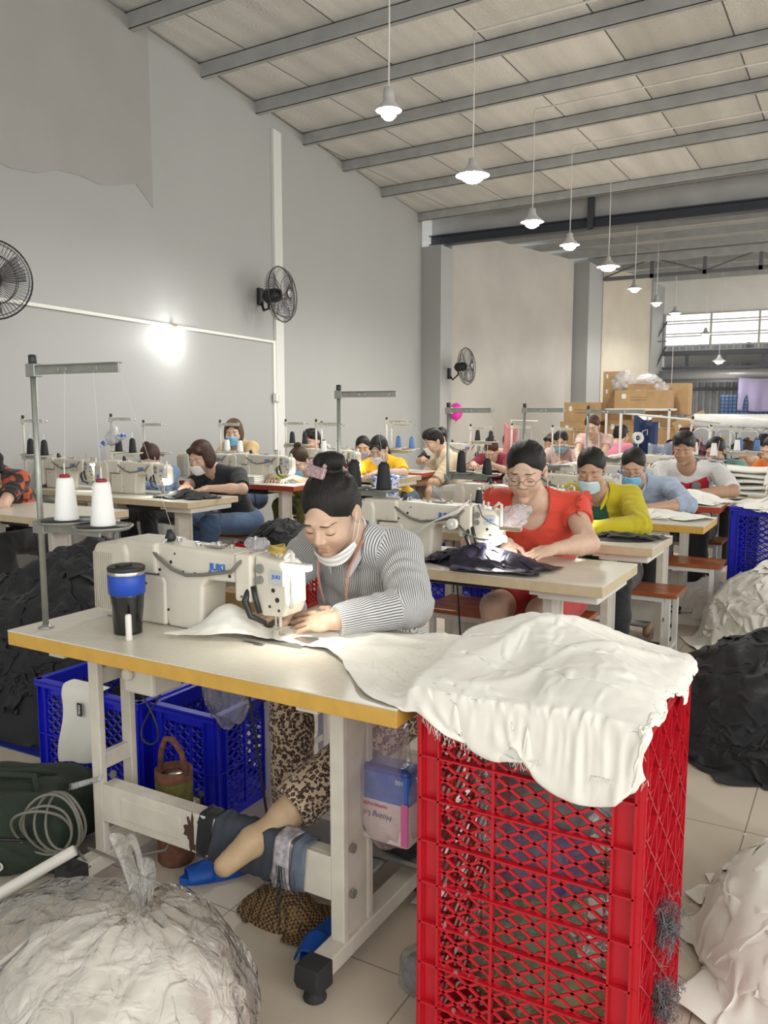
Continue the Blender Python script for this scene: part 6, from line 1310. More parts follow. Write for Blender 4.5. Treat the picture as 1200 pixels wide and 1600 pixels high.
# ================================================================= CRATES
rc = make_crate('tall bright red lattice crate in the foreground, its top covered by the cream cloth', (-.545, 1.706, 0), .45, .43, .825, M['redp'], bands=8, sx=.056, sz=.034, bw=.006)
# deep triangular ribs on the crate side that faces the camera's right
q = MB()
def rib(a, b):
    a = np.array(a); b = np.array(b); q.add([(.216, a[0], a[1]), (.216, b[0], b[1]), (.238, b[0], b[1]), (.238, a[0], a[1])], [(0, 1, 2, 3)])
for k in range(8):
    z0 = .03 + .0975 * k
    for j in range(4):
        y0 = -.21 + .105 * j; rib((y0, z0), (y0 + .105, z0 + .0975)); rib((y0 + .105, z0), (y0, z0 + .0975))
for j in range(5): rib((-.21 + .105 * j, .02), (-.21 + .105 * j, .8))
o = q.build('cross_ribs', M['redp'], rc, solid=.003)
t = thing('plastic_bag', 'clear bag of coloured bits glimpsed inside the tall red crate', 'bag', (-.55, 1.70, .012))
for c, mm, r_ in (((-.04, -.02, .14), mat('dull_green', (.10, .16, .04), .6), (.13, .12, .12)), ((.06, .0, .10), mat('dull_yellow', (.35, .30, .08), .6), (.10, .12, .09)), ((-.02, .02, .30), mat('dull_green', (.10, .16, .04)), (.1, .1, .1)), ((.0, -.03, .42), mat('purple_bits', (.12, .08, .25), .6), (.11, .1, .09)), ((.02, .03, .58), mat('grey_bits', (.20, .20, .21), .6), (.13, .12, .12))):
    V, Q = grow_mesh([('ell', c, r_)], .014); V = V + normals(V, Q) * (vnoise(V * 22) * .022)[:, None]; V[:, 2] = np.maximum(V[:, 2], .002); me = fastmesh('bag_contents', V, Q); me.materials.append(mm); link('bag_contents', me, t)
V, Q = grow_mesh([('ell', (0, 0, .2), (.19, .18, .2)), ('ell', (0, 0, .5), (.17, .16, .2))], .014); V = V + normals(V, Q) * (vnoise(V * 18) * .02)[:, None]; V[:, 2] = np.maximum(V[:, 2], .001); me = fastmesh('film', V, Q); me.materials.append(film('bag_film', .12, (.6, .6, .62), 22)); link('film', me, t)
t = thing('lint_tuft', 'grey tuft of lint and thread caught on the side of the red crate', 'lint', (-.30, 1.66, .36))
r = random.Random(5)
for k in range(2):
    q = MB(); z_ = -.17 * k
    for i in range(320):
        p = V3(r.gauss(.012, .012), r.gauss(0, .016), z_ + r.gauss(0, .028)); P1 = p + V3(r.gauss(0, .007), r.gauss(0, .009), r.gauss(-.006, .009)); q.tube([p, p * .5 + P1 * .5 + V3(r.gauss(0, .005), r.gauss(0, .006), .004), P1, P1 + V3(r.gauss(0, .005), r.gauss(0, .006), r.gauss(-.006, .006))], .0008, 3, False)
    q.build('tangled_fibres', mat('grey_lint', (.16, .16, .17), .9), t)
crb = make_crate('royal blue lattice crate on the floor behind the nearest table, white garment over its rim', (-2.385, 2.19, 0), .53, .42, .39, M['bluep'], bands=2)
make_crate('narrow royal blue lattice crate beside the stool of the striped-shirt woman', (-1.955, 2.22, 0), .28, .40, .385, M['bluep'], bands=2)
make_crate('low dark red crate under the black garments in the left middle ground', (-3.66, 4.90, 0), .60, .42, .42, M['redp'], bands=3)
make_crate('blue crate under the table of the yellow T-shirt', (-3.95, 6.20, 0), .32, .3, .58, M['bluep'], bands=3)
make_crate('large royal blue crate filled with white cloth at the right edge', (-.40, 6.02, 0), .66, .44, .765, M['bluep'], bands=3, sx=.06, sz=.04)
make_crate('small blue crate holding the blue and white printed cloth', (-2.15, 4.42, .30), .6, .3, .42, M['bluep'], bands=2)

make_bench('low bench carrying the blue crate of printed cloth', (-2.15, 4.42, 0), .62, .3, .30)
# white garment with a black woven label over the blue crate rim
X = None
t = thing('white_garment', 'white garment with a black woven label hanging over the rim of the blue crate', 'garment', (-2.42, 1.97, 0))
nu, nv = 14, 26; V = []
for j in range(nv):
    for i in range(nu):
        u = i / (nu - 1); v = j / (nv - 1); wd = .20 * (1 - .25 * math.sin(v * PI) * (1 if u < .5 else .2)); x = -.08 + u * wd + .02 * math.sin(v * 5)
        z = .402 - v * .30 + .04 * u * v; y = -.018 - .010 * math.sin(u * 7 + v * 3) * v
        if j < 3: z = .402 + .004; y = .05 - j * .03
        V.append((x, y, z))
me = fastmesh('garment_panel', V, grid_faces(nv, nu)); me.materials.append(M['whitecl']); link('garment_panel', me, t, solid=.002, sub=1)
lb = MB().box((-.0125, -.001, -.024), (.0125, .001, .024)).build('woven_label', M['black'], t); lb.location = (.045, -.033, .335); lb['label'] = 'black woven label with white letters'
text_mesh('label_letters', 'FENDI', .013, mat('white_ink', (.8, .8, .8), .6), t, (.045, -.0348, .335), (R(90), R(-90), 0), .0002, bold=.0003)
# blue tarp under the black heap
t = MB(); t.add([(-4.2, 2.05, .004), (-2.62, 2.10, .004), (-2.45, 3.3, .004), (-4.2, 3.3, .004)], [(0, 1, 2, 3)]); o = t.build('floor_tarp', mat('blue_tarp', (.01, .02, .22), .4, bump=.4, bscale=30), None, solid=.004); tag(o, 'blue plastic sheet spread under the black fabric heap on the left', 'tarp')
# ================================================================= SEATS
make_bench('low slat bench the striped-shirt woman sits on', (-1.42, 2.46, 0), .86, .40, .42)
make_bench('wooden slat bench under the woman in red, seen left of her knees', (-1.45, 3.72, 0), .78, .34, .44)
make_bench('short wooden slat bench under the mustard jacket', (-1.12, 4.62, 0), .62, .28, .43)
make_bench('orange-brown slat stool with white cloth on it, under the light blue shirt', (-.98, 5.55, 0), .5, .3, .44)
make_bench('bench of the man in the football shirt', (-1.12, 6.62, 0), .5, .3, .43)
make_bench('long red-brown slat bench in front of the left tables', (-3.70, 3.55, 0), 1.0, .34, .47, R(0), 4)
make_bench('bench under the person in the black T-shirt', (-4.25, 5.14, 0), .5, .26, .42)
make_bench('bench under the yellow T-shirt', (-3.9, 7.12, 0), .6, .26, .42); make_bench('bench under the lime green shirt', (-4.3, 6.32, 0), .5, .26, .42)
t = thing('plastic_stool', 'low blue plastic stool under the man in the beige T-shirt', 'stool', (-3.62, 7.88, 0)); MB().box((-.16, -.16, .33), (.16, .16, .36)).build('seat', M['bluep'], t, bev=.01)
for x in (-1, 1):
    for y in (-1, 1): MB().bar((x * .13, y * .13, .33), (x * .16, y * .16, 0), .045, .02).build('leg', M['bluep'], t)
# ================================================================= UNDER THE NEAREST TABLE
T1 = T['T1']
# worn patch on the crossbar, cloth wound round it
r = random.Random(9); P = []
for k in range(26):
    a = 2 * PI * k / 26; rr = .030 * (1 + .45 * r.uniform(-1, 1)); P.append((.535 + rr * math.cos(a) * .85, .2475 + rr * math.sin(a) * 1.5))
o = MB().prism(P, .1488, .1502, 1).build('bare_metal_patch', mat('rust_brown', (.07, .03, .02), .7, 0, .3, 60), T1); o['label'] = 'dark brown patch where paint has flaked off'
def wrap(name, label, x0, x1, m, grow=.008, seed=0, tilt=0.0):
    t = thing(name, label, 'cloth', (x0, 1.62, .2475)); n_ = max(3, int((x1 - x0) / .006)); V = []; k_ = 22
    for i in range(n_ + 1):
        x = (x1 - x0) * i / n_
        for k in range(k_):
            a = 2 * PI * k / k_; c, s = math.cos(a), math.sin(a); p = 6; d = (abs(c) ** p + abs(s) ** p) ** (-1 / p); gg = grow + .0013 * math.sin(i * 1.1 + seed + 3 * math.sin(a + seed)) + .0018 * math.sin(i * .35 + a * 2)
            V.append((x + tilt * s, c * d * (.028 + gg) + .015, s * d * (.062 + gg)))
    q = MB(); q.add(V, [(i * k_ + k, i * k_ + (k + 1) % k_, (i + 1) * k_ + (k + 1) % k_, (i + 1) * k_ + k) for i in range(n_) for k in range(k_)]); q.build('wound_strip', m, t, True, solid=.002); return t
wrap('wrapped_cloth', 'black cloth strip wound round the crossbar of the nearest table', -1.515, -1.465, M['blackcl'], .004, 0, .01)
wrap('wrapped_cloth', 'slate grey cloth wound thickly round the crossbar under the sock foot', -1.465, -1.255, mat('slate_cloth', (.045, .055, .075), .85, 0, .3, 12), .006, 1, .02)
t = wrap('wrapped_cloth', 'frayed striped white and blue cloth strip tied round the crossbar', -1.252, -1.200, mat('striped_scrap', (.45, .42, .46), .85, 0, .5, 60), .010, 2, .006)
q = MB()
for k in range(16): x = .03 + r.gauss(0, .012); q.tube([(x, -.03, .0), (x + r.gauss(0, .01), -.035, -.06), (x + r.gauss(0, .015), -.03, -.13 - .05 * r.random())], .0007, 3, False)
q.build('loose_threads', M['blackcl'], t)
wrap('wrapped_cloth', 'faded blue-grey cloth strip wound round the crossbar next to the upright', -1.198, -1.155, mat('blue_grey_scrap', (.13, .16, .21), .85, 0, .3, 20), .006, 3, .008)
# coil of cable and tape
t = thing('cable_coil', 'coil of grey cable hanging at the left upright of the nearest table', 'cable', (-1.93, 1.575, .28))
for k in range(5):
    r_ = .072 + .007 * (k % 3); c0 = V3(-.03 - .012 * k, -.045 - .012 * k, -.075 - .006 * k); w1 = nrm([.866, .5, 0]); w2 = nrm([.1 * (k - 2), -.12 * (k - 1), 1]); MB().tube([c0 + w1 * (r_ * (.8 + .07 * k) * math.cos(a)) + w2 * (r_ * 1.15 * math.sin(a)) + V3(.5, -.866, 0) * (.012 * math.sin(2 * a + k)) for a in np.linspace(0, 2 * PI, 34)], .0042, 7, False).build('cable_loop', M['cable'], t, True)
MB().tube([(-.02, -.02, -.17), (.05, -.03, -.20), (.0, -.10, -.24), (-.1, -.22, -.272), (-.25, -.36, -.273), (-.5, -.55, -.274)], .0048, 7).build('trailing_cable', M['cable'], t, True)
MB().tube([(.02, -.01, -.16), (.1, .02, -.19), (.2, .12, -.18), (.22, .18, -.1)], .0045, 7).build('trailing_cable', M['cable'], t, True)
q = MB(); V = []
for i in range(9): V += [(-.05 + .018 * i, -.012 - .004 * math.sin(i), .0 + .008 * i), (-.045 + .018 * i, -.010, .022 + .0075 * i)]
q.add(V, [(2 * i, 2 * i + 1, 2 * i + 3, 2 * i + 2) for i in range(8)]); q.build('plastic_tie', film('milky_strip', .6, (.6, .6, .6), 40), t, True, solid=.002)
# green holdall
t = thing('holdall_bag', 'dark green canvas holdall on the floor at the left edge', 'bag', (-2.262, 1.577, 0), R(28)); GR = mat('dark_green_canvas', (.018, .030, .018), .85, 0, .25, 8, bump=.6, bscale=400)
V, Q = grow_mesh([('cap', (-.22 + .03, y, z), (.22 - .03, y, z), .045, .045, {'k': .06}) for y in (-.11, .11) for z in (.05, .10, .15, .19)] + [('ell', (0, 0, .12), (.22, .14, .12), {'k': .06}), ('cap', (-.15, 0, .22), (.13, 0, .22), .03, .03, {'k': .05})], .008)
V = V + normals(V, Q) * (vnoise(V * 9) * .012 + (1 - np.abs(vnoise(V * 14, 3)) * 2) * .004)[:, None]; V[:, 2] = np.maximum(V[:, 2], 0); me = fastmesh('bag_body', V, Q); me.materials.append(GR); link('bag_body', me, t)
V, Q = grow_mesh([('ell', (.03, -.155, .09), (.15, .028, .07), {'k': .02})], .007); V = V + normals(V, Q) * (vnoise(V * 20) * .005)[:, None]; me = fastmesh('front_pocket', V, Q); me.materials.append(GR); link('front_pocket', me, t)
MB().tube([(-.12, -.186, .145), (0, -.192, .15), (.12, -.186, .145)], .004, 6).tube([(-.2, -.10, .225), (-.05, -.12, .245), (.17, -.10, .228)], .004, 6).build('zip', M['black'], t, True)
MB().box((-.115, -.105, .228), (-.105, -.088, .26)).build('zip_pull', M['dull'], t, bev=.002)
for s in (-1, 1): MB().tube([(-.12, s * .08, .22), (-.13, s * .06, .27), (-.03, s * .01 - .02, .275), (.08, s * .02, .265), (.12, s * .08, .22)], .010, 8).build('carry_handle', GR, t, True)
lg = MB().lathe([(.0, .0), (.025, .0), (.027, .003), (.0, .004)], n=28).build('badge', mat('badge_white', (.6, .6, .58), .4), t); lg.location = (.02, -.186, .062); lg.rotation_euler = (R(90), 0, 0); lg.scale = (1.3, .75, 1); lg['label'] = 'oval white, black and red badge'
lg2 = MB().lathe([(.0, .003), (.021, .003), (.021, .0055), (.0, .006)], n=28).build('badge_field', M['black'], lg); lg3 = MB().box((-.014, -.004, .005), (.014, .004, .0075)).build('badge_stripe', mat('badge_red', (.5, .02, .02), .4), lg)
# crochet bottle basket
t = thing('crochet_basket', 'round brown and green crochet bottle basket with a looped handle behind the crossbar', 'basket', (-1.79, 1.80, 0)); CRO = mat('brown_yarn', (.16, .065, .04), .95, 0, .4, 40, bump=1, bscale=110, bdist=.004); GRN = mat('olive_yarn', (.12, .11, .03), .95, 0, .4, 50, bump=1, bscale=110, bdist=.004)
MB().lathe([(.0, 0), (.05, 0), (.056, .01), (.056, .16)], n=28).build('basket_wall', CRO, t, True); MB().lathe([(.058, .27), (.058, .30), (.05, .302), (.048, .27)], n=28, cap=False).build('basket_rim', CRO, t, True); MB().lathe([(.056, .16), (.0575, .17), (.0575, .27), (.055, .272)], n=28, cap=False).build('olive_band', GRN, t, True)
MB().tube([(-.055, 0, .29), (-.045, -.005, .35), (-.02, -.01, .395), (.01, -.01, .40), (.04, -.005, .36), (.056, 0, .29)], .009, 8).build('handle', CRO, t, True); MB().lathe([(.0, .285), (.03, .285), (.032, .28)], n=20).build('bottle_top', M['steel'], t, True)
# slippers
def slipper(label, loc, rot):
    t = thing('rubber_slipper', label, 'slipper', loc, rot, 'blue slippers'); m_ = mat('blue_rubber', (.005, .08, .42), .55)
    P = [(.038 * math.sin(a) * (1 + .12 * math.cos(a)) + .004, .118 * math.cos(a)) for a in np.linspace(0, 2 * PI, 28, endpoint=False)]; MB().prism(P, 0, .022, 2).build('sole', m_, t, bev=.004)
    V = []; 
    for i in range(9):
        y = -.02 - .075 * i / 8; w = .042 - .008 * (i / 8) ** 2
        for k in range(11): a = PI * k / 10; V.append((-math.cos(a) * w + .004, y, .012 + math.sin(a) * (.046 - .014 * i / 8)))
    MB().add(V, [(i * 11 + k, i * 11 + k + 1, (i + 1) * 11 + k + 1, (i + 1) * 11 + k) for i in range(8) for k in range(10)]).build('strap', m_, t, True, solid=.004); return t
slipper('blue rubber slipper under the crossbar, left of the checked cloth', (-1.62, 1.80, 0), R(-35)); slipper('blue rubber slipper behind the right upright of the nearest table', (-1.16, 1.68, 0), R(8))
ck = mat('brown_check_cloth', (.3, .2, .1), .9); nt = ck.node_tree; c_ = nt.nodes.new('ShaderNodeTexChecker'); c_.inputs['Scale'].default_value = 125; c_.inputs['Color1'].default_value = (.28, .17, .07, 1); c_.inputs['Color2'].default_value = (.04, .025, .015, 1); tc = nt.nodes.new('ShaderNodeTexCoord'); nt.links.new(tc.outputs['Object'], c_.inputs['Vector']); nt.links.new(c_.outputs['Color'], nt.nodes['Principled BSDF'].inputs['Base Color'])
heap('checked_rag', 'crumpled brown and black checked cloth on the floor beside the blue slipper', 'cloth', (-1.33, 1.74), (.12, .085), .075, ck, 11, (.12, .17), 31, (12, 14), zf=.0, amp=.02, kind=None)
heap('white_sack', 'white cloth bundle on the floor behind the right table foot', 'cloth', (-.90, 2.22), (.18, .2), .26, M['whitecl'], 14, (.2, .3), 32, (10, 14), zf=0, amp=.03)
heap('dark_bundle', 'black cloth bundle hanging low behind the napkin bag', 'cloth', (-1.10, 2.10), (.13, .10), .12, M['blackcl'], 9, (.14, .2), 33, zf=.13)
t = MB().box((-.16, -.11, 0), (.16, .11, .012)).build('foil_board', mat('silver_foil_board', (.55, .55, .54), .3, .8, .1, 30, bump=.8, bscale=60), None); t.location = (-1.10, 2.06, .118); t.rotation_euler = (0, 0, R(3)); tag(t, 'silver foil-covered board on the treadle of the nearest table', 'board')
# hanging bag with a napkin pack
t = thing('napkin_bag', 'clear pink-tinted bag with a blue, white and pink napkin pack hanging under the table corner', 'bag', (-1.005, 1.75, .30))
def zone_mat():
    m = mat('napkin_pack', (.8, .8, .8), .4); nt = m.node_tree; n = nt.nodes; tc = n.new('ShaderNodeTexCoord'); sp = n.new('ShaderNodeSeparateXYZ'); nt.links.new(tc.outputs['Object'], sp.inputs[0]); r = n.new('ShaderNodeValToRGB'); r.color_ramp.interpolation = 'CONSTANT'
    mr = n.new('ShaderNodeMapRange'); mr.inputs['From Max'].default_value = .22; nt.links.new(sp.outputs['Z'], mr.inputs['Value']); nt.links.new(mr.outputs[0], r.inputs[0]); e = r.color_ramp.elements; e[0].position = 0; e[0].color = (.62, .22, .42, 1); e[1].position = .06; e[1].color = (.66, .55, .52, 1)
    for p, c in ((.56, (.03, .12, .42, 1)), (.9, (.02, .05, .25, 1))): q = e.new(p); q.color = c
    nt.links.new(r.outputs[0], n['Principled BSDF'].inputs['Base Color']); return m
MB().box((-.085, -.035, .01), (.085, .035, .215)).build('napkin_pack', zone_mat(), t, bev=.012, seg=3)
MB().box((-.083, -.0372, .02), (-.068, -.034, .13)).build('pink_stripe', mat('napkin_pink', (.60, .12, .30), .4), t); MB().box((.064, -.0372, .02), (.083, -.034, .13)).build('pink_stripe', mat('napkin_pink', (.60, .12, .30), .4), t)
tp = t; text_mesh('pack_text', 'Hoàng Long', .021, mat('dark_blue_ink', (.02, .02, .12), .5), tp, (-.012, -.0378, .085), (R(90), R(180), 0), .0002, .25); text_mesh('pack_text', 'NAPKIN PAPER', .0105, mat('red_ink', (.5, .03, .03), .5), tp, (-.01, -.0378, .112), (R(90), R(180), 0), .0002, bold=.0003)
text_mesh('pack_text', '100', .016, mat('white_ink', (.8, .8, .8), .6), tp, (.06, -.0378, .185), (R(90), R(180), 0), .0002); MB().prism([(-.056, .035), (-.046, .055), (-.036, .035), (-.046, .040)], -.0382, -.037, 1).build('green_leaf_mark', mat('leaf_green', (.05, .25, .08), .5), tp)
V, Q = grow_mesh([('ell', (0, 0, .11), (.105, .055, .125), {'k': .03}), ('cap', (0, 0, .2), (.03, 0, .30), .06, .03, {'k': .03}), ('cap', (-.06, 0, .2), (-.03, 0, .30), .03, .03, {'k': .03})], .007); V = V + normals(V, Q) * ((1 - np.abs(vnoise(V * np.array([30, 30, 9]), 2)) * 2) * .006)[:, None]; me = fastmesh('bag_film', V, Q); me.materials.append(film('pink_film', .16, (.7, .5, .58), 34, .2)); link('bag_film', me, t)
MB().tube([(0, 0, .30), (-.01, 0, .36), (0, 0, .43)], .007, 6).build('knotted_handle', MATS['pink_film'], t, True)
# small hanging bags left of her legs
t = thing('hanging_bag', 'clear plastic bag with dark scraps hanging under the table left of the leopard trousers', 'bag', (-1.70, 1.95, .40)); V, Q = grow_mesh([('ell', (0, 0, .15), (.085, .05, .15)), ('cap', (0, 0, .25), (0, 0, .33), .05, .04)], .008); V = V + normals(V, Q) * ((1 - np.abs(vnoise(V * np.array([30, 30, 9]), 2)) * 2) * .009)[:, None]; me = fastmesh('bag_film', V, Q); me.materials.append(MATS['bag_film']); link('bag_film', me, t)
V, Q = grow_mesh([('ell', (.02, 0, .18), (.05, .035, .07))], .008); V = V + normals(V, Q) * (vnoise(V * 40) * .008)[:, None]; me = fastmesh('dark_scraps', V, Q); me.materials.append(mat('slate_cloth', (.05, .05, .07))); link('dark_scraps', me, t)
# grey knotted bag by the crate foot
t = thing('plastic_bag', 'small clear bag with grey bits at the left foot of the red crate', 'bag', (-.86, 1.66, 0)); V, Q = grow_mesh([('ell', (0, 0, .055), (.05, .06, .058))], .007); V = V + normals(V, Q) * (vnoise(V * 35) * .008)[:, None]; V[:, 2] = np.maximum(V[:, 2], .001); me = fastmesh('film', V, Q); me.materials.append(MATS['bag_film']); link('film', me, t); V, Q = grow_mesh([('ell', (0, 0, .05), (.04, .05, .045))], .008); V = V + normals(V, Q) * (vnoise(V * 50) * .01)[:, None]; me = fastmesh('bag_contents', V, Q); me.materials.append(mat('dark_grey_bits', (.08, .08, .09), .8)); link('bag_contents', me, t)
# the big clear sack in the foreground
t = thing('clear_sack', 'big tied clear plastic sack stuffed with white fabric offcuts, bottom left', 'sack', (-1.31, 1.10, 0))
WH = mat('white_offcuts', (.78, .74, .66), .85, 0, .08, 9)
ins = heap('offcuts', None, None, (-1.31, 1.10), (.32, .265), .32, WH, 46, (.22, .30), 41, (12, 15), power=3.2, amp=.03, kind=None); ins.parent = t; ins.location = (1.31, -1.10, .004)
prims = [('ell', (0, 0, .17), (.335, .285, .185), {'k': .03}), ('ell', (0, 0, .08), (.325, .275, .10), {'k': .04}), ('ell', (.08, .06, .30), (.15, .13, .075), {'k': .06}), ('ell', (-.12, -.02, .29), (.17, .15, .07), {'k': .06})]
V, Q = grow_mesh(prims, .008, sm=2); N = normals(V, Q); kn = np.array([.07, .04, .37]); d = V - kn; ang = np.arctan2(d[:, 1], d[:, 0]); dist = np.linalg.norm(d, axis=1)
w_ = np.sin(ang * 15 + vnoise(V * 9) * 3) * np.exp(-dist / .16) * .012 + (1 - np.abs(vnoise(V * np.array([13, 13, 9]), 6)) * 2) * .007 + vnoise(V * 30, 2) * .003; V = V + N * w_[:, None]; V[:, 2] = np.maximum(V[:, 2], .001)
me = fastmesh('sack_film', V, Q); me.materials.append(film('sack_film_clear', .13, (.80, .78, .74), 15, .30, .02)); link('sack_film', me, t)
q = MB(); 
for (p, tp_) in (((-.0, .02), [(.05, .05, .36), (.02, .07, .42), (-.03, .08, .47), (-.045, .085, .49)]), ((0, 0), [(.06, .05, .36), (.07, .07, .42), (.04, .085, .46)])):
    V = []
    for i, a in enumerate(tp_):
        for s in (-1, 0, 1): V.append((a[0] + s * (.018 + .006 * i), a[1] + .008 * (s == 0) , a[2] + .006 * s))
    q.add(V, [(i * 3 + j, i * 3 + j + 1, (i + 1) * 3 + j + 1, (i + 1) * 3 + j) for i in range(len(tp_) - 1) for j in range(2)])
V = []
for i in range(13):
    a = PI * i / 12; V += [(.01 + -.035 * math.cos(a), .08, .40 + .11 * math.sin(a)), (.01 - .020 * math.cos(a), .075, .40 + .08 * math.sin(a))]
q.add(V, [(2 * i, 2 * i + 1, 2 * i + 3, 2 * i + 2) for i in range(12)]); q.build('tied_handles', MATS['sack_film_clear'], t, True, solid=.001, sub=1)
t = MB().cyl((-2.05, .95, .03), (-1.66, 1.32, .30), .014, 14).build('white_pipe', M['white_metal'], None, True); tag(t, 'white painted pipe leaning behind the clear sack at the left edge', 'pipe')
t = MB().obox((0, 0, 0), (.2, .06, .03), (0, R(10), R(-38))).build('red_bar', mat('dark_red_paint', (.22, .02, .015), .5), None, bev=.004); t.location = (-1.50, .86, .33); bpy.data.objects.remove(t)
for (x, y, lb) in ((-.335, 3.53, 'white button on the floor near the black heap'), (-.27, 2.86, 'white button on the floor behind the white panels'), (-.165, 1.90, 'white button on the floor in front of the white panels')):
    o = MB().lathe([(0, 0), (.006, 0), (.0065, .0012), (.005, .0022), (0, .002)], n=14).build('shirt_button', M['white_metal'], None, True); o.location = (x, y, 0); tag(o, lb, 'button')
# ================================================================= BACKGROUND
def carton(label, loc, s, rot=0, tilt=0):
    t = thing('carton', label, 'box', loc, rot, 'cartons stacked in the far corner'); w, d, h_ = s
    if tilt: t.rotation_euler = (0, tilt, rot)
    MB().box((-w / 2, -d / 2, 0), (w / 2, d / 2, h_)).build('carton_body', M['card'], t, bev=.006)
    MB().box((-w / 2 - .002, -.03, .02), (w / 2 + .002, .03, h_ + .002)).build('tape', mat('pink_tape_strip', (.55, .25, .18), .4), t)
    MB().box((-w * .36, -d / 2 - .003, h_ * .55), (-w * .28, -d / 2 + .002, h_ * .8)).build('paper_label', mat('white_paper', (.7, .7, .68), .6), t)
    MB().box((-w * .2, -d / 2 - .002, h_ * .45), (w * .1, -d / 2 + .001, h_ * .48)).box((-w * .2, -d / 2 - .002, h_ * .6), (w * .14, -d / 2 + .001, h_ * .62)).build('printed_lines', mat('brown_ink', (.15, .08, .04), .7), t); return t
CB = [((-4.95, 16.6, 0), (.8, .5, .40), 'bottom carton of the far left column of boxes'), ((-4.95, 16.6, .40), (.8, .5, .38), 'second carton up in the far left column of boxes'), ((-4.95, 16.6, .78), (.8, .5, .38), 'third carton up in the far left column of boxes'), ((-4.90, 16.6, 1.16), (.75, .5, .38), 'fourth carton up in the far left column of boxes'),
      ((-4.50, 17.4, 0), (.75, .5, 1.55), 'tall plain carton stack base behind the columns'), ((-4.50, 17.4, 1.55), (.45, .5, .32), 'carton just below the topmost one of the tall stack'), ((-4.50, 17.4, 1.87), (.45, .5, .30), 'topmost carton of the tall stack, beside the plastic wrap'),
      ((-4.05, 16.6, 0), (.85, .5, .40), 'bottom carton of the middle column of boxes'), ((-4.05, 16.6, .40), (.85, .5, .40), 'second carton up in the middle column of boxes'), ((-4.02, 16.6, .80), (.85, .5, .40), 'third carton up in the middle column of boxes'), ((-3.70, 16.3, 1.42), (1.0, .5, .34), 'wide long carton lying on top of the shelf in the middle'),
      ((-3.55, 16.95, 1.30), (1.15, .4, .60), 'big pale carton behind the wide long one'), ((-3.20, 16.6, 0), (.75, .5, .42), 'bottom carton of the right column of boxes'), ((-3.20, 16.6, .42), (.75, .5, .42), 'second carton up in the right column of boxes'), ((-3.20, 16.6, .84), (.72, .5, .40), 'third carton up in the right column of boxes'), ((-2.62, 15.6, .0), (.6, .45, .45), 'single carton standing in front of the right column of boxes')]
for loc, s, lb in CB: carton(lb, loc, s)
carton('pale carton tipped at an angle beside the maroon cloth', (-2.55, 15.2, .95), (.55, .4, .36), R(10), R(-24))
t = thing('metal_shelf', 'white metal shelf frame carrying a wide carton', 'shelf', (-3.75, 16.3, 0)); MB().box((-.6, -.3, 1.38), (.6, .3, 1.42)).build('shelf_board', M['white_metal'], t)
for x in (-.58, .58): MB().box((x - .02, -.3, 0), (x + .02, -.26, 1.4)).build('upright', M['white_metal'], t)
t = thing('plastic_wrap', 'crumpled clear plastic wrap on top of the stacked cartons', 'plastic', (-4.0, 16.9, 1.9)); V, Q = grow_mesh([('ell', (-.25, 0, .05), (.22, .18, .2)), ('ell', (.2, 0, .05), (.3, .18, .1)), ('ell', (.55, -.3, -.2), (.15, .1, .25))], .03); V = V + normals(V, Q) * (vnoise(V * 14) * .06)[:, None]; me = fastmesh('wrap', V, Q, False); me.materials.append(MATS['clear_wrap']); link('wrap', me, t)
# rolls of cloth wrapped in plastic
RM = mat('wrapped_roll', (.60, .60, .60), .3, 0, .2, 5); RE = mat('roll_end_grey', (.30, .31, .33), .5)
k = 0
for (x, y, z, r_) in [(-2.35 + .32 * i, 14.2, .16 + .0, .15) for i in range(8)] + [(-2.2 + .32 * i, 14.2, .43, .15) for i in range(7)] + [(-2.3 + .33 * i, 14.2, .70, .15) for i in range(7)] + [(-2.25 + .34 * i, 14.2, .97, .15) for i in range(6)]:
    t = thing('cloth_roll', 'plastic-wrapped cloth roll in the stack at the far right', 'cloth roll', (x, y, z), 0, 'wrapped rolls stacked at the far right'); k += 1
    MB().cyl((0, -.3, 0), (0, 1.0, 0), r_, 20).build('roll', RM, t, True); MB().lathe([(0, .0), (r_ * .9, .0), (r_ * .95, .01)], (0, -.312, 0), 18, (0, 1, 0)).build('roll_end', RE, t); MB().cyl((0, -.32, 0), (0, -.30, 0), .03, 10).build('core', M['card'], t)
t = thing('long_roll', 'long white wrapped roll lying across the top of the stacked rolls', 'cloth roll', (-1.4, 14.1, 1.22)); MB().cyl((-1.0, 0, 0), (1.6, 0, 0), .11, 20).build('roll', mat('white_wrap_film', (.72, .72, .7), .3, 0, .1, 6), t, True)
heap('maroon_cloth', 'dark maroon cloth draped over the far rolls', 'cloth', (-2.45, 13.9), (.55, .35), 1.02, mat('maroon_sheet', (.09, .015, .035), .6, 0, .3, 5), 22, (.5, .7), 51, power=2.6, amp=.05)
t = thing('black_sack', 'black rubbish sack standing between the beige and maroon T-shirts', 'sack', (-3.78, 8.95, .782)); V, Q = grow_mesh([('ell', (0, 0, .12), (.12, .1, .13)), ('ell', (0.02, 0, .24), (.05, .04, .06))], .012); V = V + normals(V, Q) * (vnoise(V * 25) * .014)[:, None]; me = fastmesh('sack_film', V, Q); me.materials.append(M['black']); link('sack_film', me, t)
sheet('hanging_cloth', 'long pink cloth hanging from a thread stand in the far middle', 'cloth', ((-3.60, 9.0, 1.26), (-3.44, 9.0, 1.22), .55), mat('pink_cloth', (.60, .22, .22), .8), amp=.03, fx=4)
q = MB(); q.tube([(-3.52, 9.0, .78), (-3.52, 9.0, 1.28), (-3.2, 9.0, 1.27)], .008, 8); o = q.build('pink_cloth_stand', CR, None); o.name = 'thread_stand'; tag(o, 'thread stand holding up the long pink cloth', 'thread stand')
